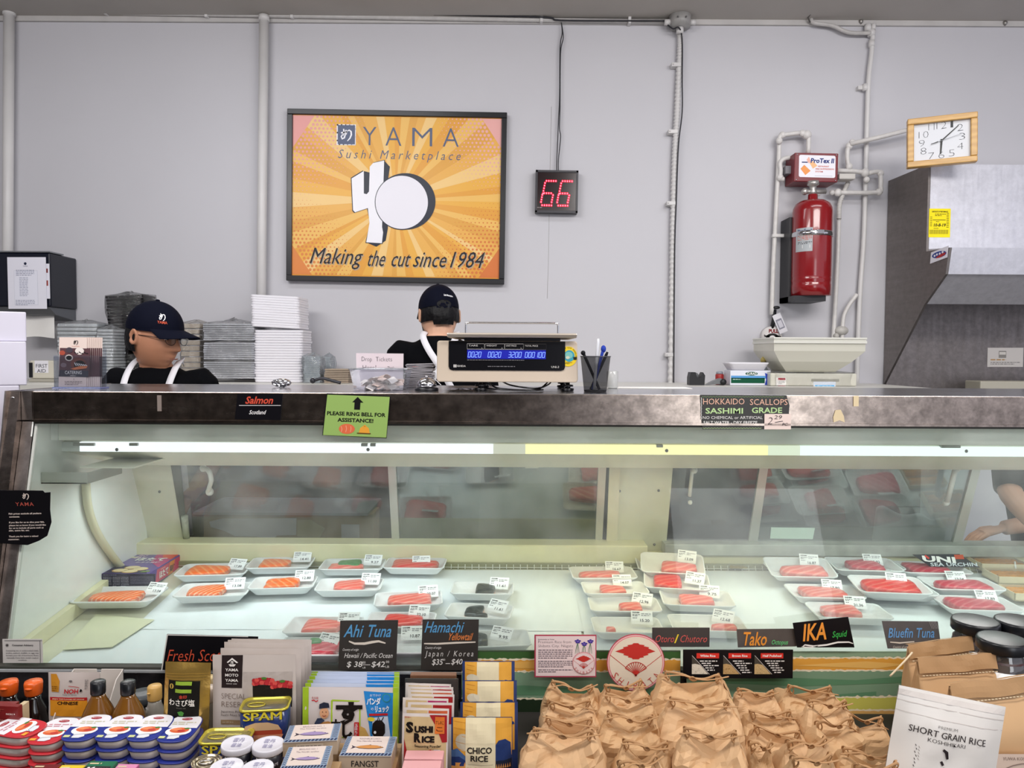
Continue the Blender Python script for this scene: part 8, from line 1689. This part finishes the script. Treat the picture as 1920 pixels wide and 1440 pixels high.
# sushi mix packets
def a_mix(full):
    def f(A):
        A = Art(A.mb, A.uc, A.vb, A.s, 4.8, 540, 1140); gr = flat('#a8c832'); bl = flat('#2a86cf'); k = flat('#1d1614'); w_ = flat('#eef2f8')
        A.R(gr, 120, 690, 176, 1420, 1, 2, 8); A.R(gr, 950, 690, 1002, 1420, 1, 2, 8); A.S(bl, [(682, 722), (952, 740), (945, 1145), (752, 1145)], 1)
        if not full: A.T(w_, 'おでかけ', 760, 770, 28, 2, w=110, jap=True); return
        A.L(gr, [(392, 806), (650, 812), (650, 1140), (392, 1140), (392, 806)], 16, 1); A.T(k, 'す', 430, 1000, 200, 3, w=245, jap=True, bold=.05); A.T(k, 'し', 490, 1130, 130, 3, w=95, jap=True, bold=.06); A.T(k, '太', 385, 1055, 84, 3, w=95, jap=True, bold=.06)
        A.S(flat('#b9834a'), [(205, 1060), (280, 1010), (360, 995), (420, 1010), (400, 1140), (200, 1140)], 2); A.S(flat('#caa35c'), [(640, 1030), (700, 1060), (745, 1145), (620, 1145)], 2); A.R(flat('#c2282c'), 600, 1002, 645, 1145, 3); A.T(w_, '五', 606, 1040, 30, 4, jap=True); A.T(w_, '目', 606, 1072, 30, 4, jap=True); A.T(w_, 'ち', 606, 1104, 30, 4, jap=True); A.T(w_, 'ら', 606, 1136, 30, 4, jap=True)
        A.E(flat('#e0a880'), 325, 920, 42, 52, 3, 20); A.S(flat('#2c3040'), [(278, 880), (280, 840), (320, 822), (365, 830), (372, 870), (325, 876)], 4); A.S(flat('#3a4560'), [(232, 1020), (262, 968), (300, 965), (330, 990), (300, 1010), (250, 1035)], 3); A.L(flat('#a03a30'), [(308, 940), (324, 950), (342, 938)], 5, 5); A.E(k, 310, 908, 4, 5, 5, 8); A.E(k, 342, 908, 4, 5, 5, 8)
        A.T(flat('#b83a3a'), '永谷園', 205, 795, 22, 3, w=62, jap=True); A.L(flat('#c9303a'), [(206, 812), (226, 806), (246, 818), (266, 808)], 10, 3)
        A.T(w_, 'おでかけ', 740, 768, 22, 2, w=100, jap=True); A.T(w_, 'パンダ', 712, 838, 62, 3, w=128, jap=True, bold=.04); A.T(w_, 'リュック', 790, 905, 58, 3, w=125, jap=True, bold=.04); A.T(w_, 'の', 752, 890, 28, 3, jap=True); A.R(flat('#c2282c'), 735, 922, 905, 942, 3); A.E(flat('#3f9a8a'), 892, 782, 40, 40, 2, 20); A.E(flat('#2a86cf'), 892, 782, 33, 33, 3, 20); A.E(flat('#e6d23a'), 755, 972, 34, 20, 3, 14)
        A.S(flat('#c9d4e6'), [(765, 960), (905, 950), (930, 1140), (770, 1145)], 2); A.S(k, [(762, 1100), (770, 1010), (800, 980), (850, 985), (880, 1020), (882, 1100), (860, 1135), (790, 1140)], 4); A.L(k, [(812, 990), (822, 950), (834, 985)], 8, 4); A.L(k, [(850, 990), (868, 955)], 8, 4); A.E(w_, 792, 1090, 12, 14, 5, 10)
    return f
mixm = M_('mix pouch', '#dcd2cf', .3); mixb = M_('mix pouch blue white', '#c9d2e6', .3)
for i, (u0, v0, u1, D) in enumerate(((565, 1284, 748, 1.50), (570, 1277, 748, 1.53), (574, 1271, 749, 1.555), (578, 1264, 750, 1.58), (581, 1259, 750, 1.605), (583, 1256, 750, 1.63))):
    def sh(A, u0=u0, v0=v0, i=i):
        B = Art(A.mb, A.uc - (u0 - 565), A.vb - (v0 - 1284), A.s * (1 if 1 else 1)); B.mb = A.mb; a_mix(i == 0)(B)
    def clipart(A, i=i, u0=u0, u1=u1, v0=v0):
        gr = flat('#a8c832'); bl = flat('#2a86cf'); A.R(gr, u0, v0, u0 + 11, v0 + 150, 1, 1, 8); A.R(gr, u1 - 10, v0, u1, v0 + 150, 1, 1, 8); A.S(bl, [(u1 - 62, v0 + 1), (u1 - 10, v0 + 1), (u1 - 10, v0 + 60), (u1 - 50, v0 + 60)], 2); A.T(flat('#d6e6f4'), 'おでかけ', u1 - 48, v0 + 12, 6, 3, w=24, jap=True)
    pouch('sushi_mix_packet', ('front sushi mix packet with a smiling cook and a blue corner', 'second sushi mix packet behind the front one', 'third sushi mix packet in the row', 'fourth sushi mix packet in the row', 'fifth sushi mix packet in the row', 'farthest sushi mix packet in the row')[i], 'sushi mix packet', u0, v0, u1, vb(D) - 3, D, a_mix(True) if i == 0 else clipart, mixm if i == 0 else mixb, .005, .006, -.03, seed=i + 11, group='sushi mix packets')
# sushi rice seasoning packets
def a_sr(A, dx=0, dy=0):
    A = Art(A.mb, A.uc, A.vb, A.s, 4.8, 540 + dx, 1140 + dy); rd_ = flat('#a8262a'); k = flat('#1a1412'); tn = flat('#d3b98a')
    A.R(tn, 1030, 948, 1418, 1440, 1, 4, 4); A.S(rd_, [(1260, 930), (1420, 930), (1425, 1180), (1380, 1180), (1330, 1050)], 2); A.S(rd_, [(1030, 1150), (1100, 1440), (1030, 1440)], 2); A.R(flat('#e07a34'), 1312, 945, 1400, 1098, 3); A.T(k, 'すしのこ', 1318, 1010, 36, 4, w=74, jap=True); A.T(k, 'こ', 1325, 1072, 46, 4, w=60, jap=True)
    A.T(k, 'S', 1045, 1085, 84, 3, w=70, bold=.06); A.T(k, 'USHI', 1125, 1085, 52, 3, w=170, bold=.06); A.T(k, 'R', 1122, 1172, 74, 3, w=66, bold=.06); A.T(k, 'ICE', 1195, 1172, 50, 3, w=116, bold=.06); A.T(k, 'Seasoning Powder', 1128, 1222, 22, 3, w=245, bold=.02); A.T(k, 'JAPAN', 1105, 1295, 24, 3, w=100, bold=.02)
    A.S(flat('#c23a30'), [(1215, 1290), (1240, 1255), (1280, 1240), (1290, 1262), (1260, 1285)], 3); A.S(flat('#dfe0e6'), [(1285, 1270), (1310, 1240), (1360, 1245), (1395, 1275), (1340, 1295)], 3); A.G(flat('#c9505a'), 1030, 948, 1140, 960, 1, 2)
srm = M_('rice packet white', '#e6dcd6', .3)
for i, (dx, v0, D) in enumerate(((0, 1332, 1.40), (0, 1322, 1.43), (10, 1312, 1.46), (-1, 1304, 1.49), (12, 1297, 1.52), (9, 1290, 1.55), (10, 1284, 1.58), (5, 1278, 1.61))):
    u0 = 751 + dx; 
    def ar(A, i=i, u0=u0, v0=v0):
        if i == 0: a_sr(A); return
        A.R(flat(('#a8262a', '#c9603a', '#a8262a', '#b0306a')[i % 4]), u0 + 48, v0 + 4, u0 + 84, v0 + 40, 1, 2, 3); A.R(flat('#d3b98a'), u0 + 6, v0 + 4, u0 + 46, v0 + 40, 1, 2, 3)
    pouch('sushi_rice_packet', ('front red and tan SUSHI RICE seasoning packet', 'second sushi rice seasoning packet in the row', 'third sushi rice seasoning packet in the row', 'fourth sushi rice seasoning packet, shifted left', 'fifth sushi rice seasoning packet, shifted right', 'sixth sushi rice seasoning packet in the row', 'seventh sushi rice seasoning packet in the row', 'farthest sushi rice seasoning packet in the row')[i], 'seasoning packet', u0, v0, u0 + 87, vb(D) - 3, D, ar, srm, .004, .02 + .01 * (i % 2), -.02, seed=i + 31, group='sushi rice packets')
b = MB(); D = 1.66; s = D / F; c = FL(812, D); H = zat(1267, D) - TZ; t = thing('brown_carton', 'brown carton with a dull frame behind the sushi rice packets', 'carton', c); b.box(-44 * s, 44 * s, 0, .018, 0, H, .002); part('box', b, M_('carton brown', '#7a5238', .5, var=.1, scale=9), t)
b = MB(); b.box(-50 * s, 50 * s, -.03, -.027, 0, zat(1274, 1.63) - TZ); part('sleeve', b, clear('sleeve plastic', '#8d8a88', .1, .05, .3, '#6a6664'), t)
# pink boxes
for i, (u0, u1, v, D) in enumerate(((757, 831, 1424, 1.36), (752, 826, 1444, 1.30))):
    s = D / F; c = FL((u0 + u1) / 2, D); H = zat(v, D) - TZ; W = (u1 - u0) * s
    o = MB(); o.use(M_('box pink', '#dda3a4', .5)); o.box(-W / 2, W / 2, 0, .03, 0, H, .0015); o.use(flat('#9a5f68')).rect(-W * .15, W * .12, H - .012, H - .006, 1); o.use(flat('#c98a8e')).rect(-W * .5, W * .5, H - .020, H - .0192, 1)
    solo('pink_box', o, None, ('pink box below the front sushi rice packet', 'pink box at the bottom edge, in front of the other pink box')[i], 'box', 'pink boxes', Matrix.Translation(c))
# Chico rice bags
def a_ch(full):
    def f(A):
        A = Art(A.mb, A.uc, A.vb, A.s, 4.8, 540, 1140); og = flat('#e0a340'); nv = flat('#24386c'); cr = flat('#e3d6b2'); k = flat('#26221f')
        A.R(nv, 1462, 960, 1530, 1480, 1, 3, 6); A.R(og, 1480, 962, 2020, 1300, 2, 12, 8)
        for j in range(5): A.L(flat('#cf9034'), [(1485, 990 + j * 60), (1600, 1000 + j * 60), (1600 + 60, 992 + j * 60)], 4, 3)
        A.E(flat('#c9c0a8'), 1580, 1170, 76, 76, 3, 24); A.R(cr, 1598, 960, 1872, 1480, 4, 8, 10); A.S(flat('#4a6a9a'), [(1465, 1260), (1520, 1230), (1598, 1290), (1598, 1330), (1465, 1330)], 3); A.S(nv, [(1465, 1320), (1540, 1300), (1598, 1330), (1598, 1380), (1465, 1400)], 4); A.S(flat('#d99a54'), [(1465, 1370), (1598, 1345), (1598, 1480), (1465, 1480)], 4)
        A.S(nv, [(1872, 1190), (1900, 1150), (1960, 1140), (2010, 1180), (2020, 1330), (1872, 1340)], 4); A.S(flat('#1a2236'), [(1872, 1335), (2020, 1325), (2020, 1480), (1872, 1480)], 4)
        for j in range(7): A.S(flat('#c98a4a'), [(1874 + j * 20, 1400), (1884 + j * 20, 1360), (1890 + j * 20, 1400)], 5)
        if not full: return
        A.T(k, 'CHICO', 1612, 1256, 52, 6, w=228, bold=.025); A.T(k, 'RICE', 1645, 1328, 52, 6, w=160, bold=.025); A.L(flat('#8a7f6c'), [(1622, 1364), (1850, 1362)], 3, 6); A.T(flat('#d3b58a'), 'BLONDE', 1612, 1432, 46, 6, w=222, bold=-.01)
    return f
chm = M_('chico pouch', '#24386c', .4)
def chico(i, lab, u0, u1, v0, D, art=None):
    def ar(A):
        A2 = Art(A.mb, 0, 0, A.s); 
        og = flat('#e0a340'); cr = flat('#e3d6b2'); w_ = u1 - u0
        if i == 0: a_ch(True)(A); return
        A.R(og, u0 + 5, v0 + 1, u1 - 6, v0 + 90, 1, 8, 6); A.R(cr, u0 + w_ * .28, v0 + 1, u0 + w_ * .70, v0 + 90, 2, 6, 6)
        A.E(flat('#d6cdb4'), u0 + w_ * .2, v0 + 30, 12, 8, 3, 14); A.S(flat('#24386c'), [(u1 - 24, v0 + 36), (u1 - 18, v0 + 32), (u1 - 8, v0 + 35), (u1 - 6, v0 + 40), (u1 - 26, v0 + 40)], 3)
        for j in range(4): A.L(flat('#cf9034'), [(u0 + 8, v0 + 6 + j * 8), (u0 + 24, v0 + 8 + j * 8)], 1, 2)
    pouch('rice_bag', lab, 'rice bag', u0, v0, u1, vb(D) - 3, D, ar, chm, .014, .0, -.03, seed=i + 51, group='orange and cream rice bags')
chico(0, 'front rice bag with bold black lettering, cream centre and orange sides', 845, 962, 1340, 1.42); chico(1, 'second rice bag of orange and cream, behind the front one', 862, 972, 1312, 1.50); chico(2, 'third rice bag of orange and cream in the row', 866, 970, 1272, 1.57); chico(3, 'farthest orange and cream rice bag, touching the striped board', 866, 966, 1236, 1.65)
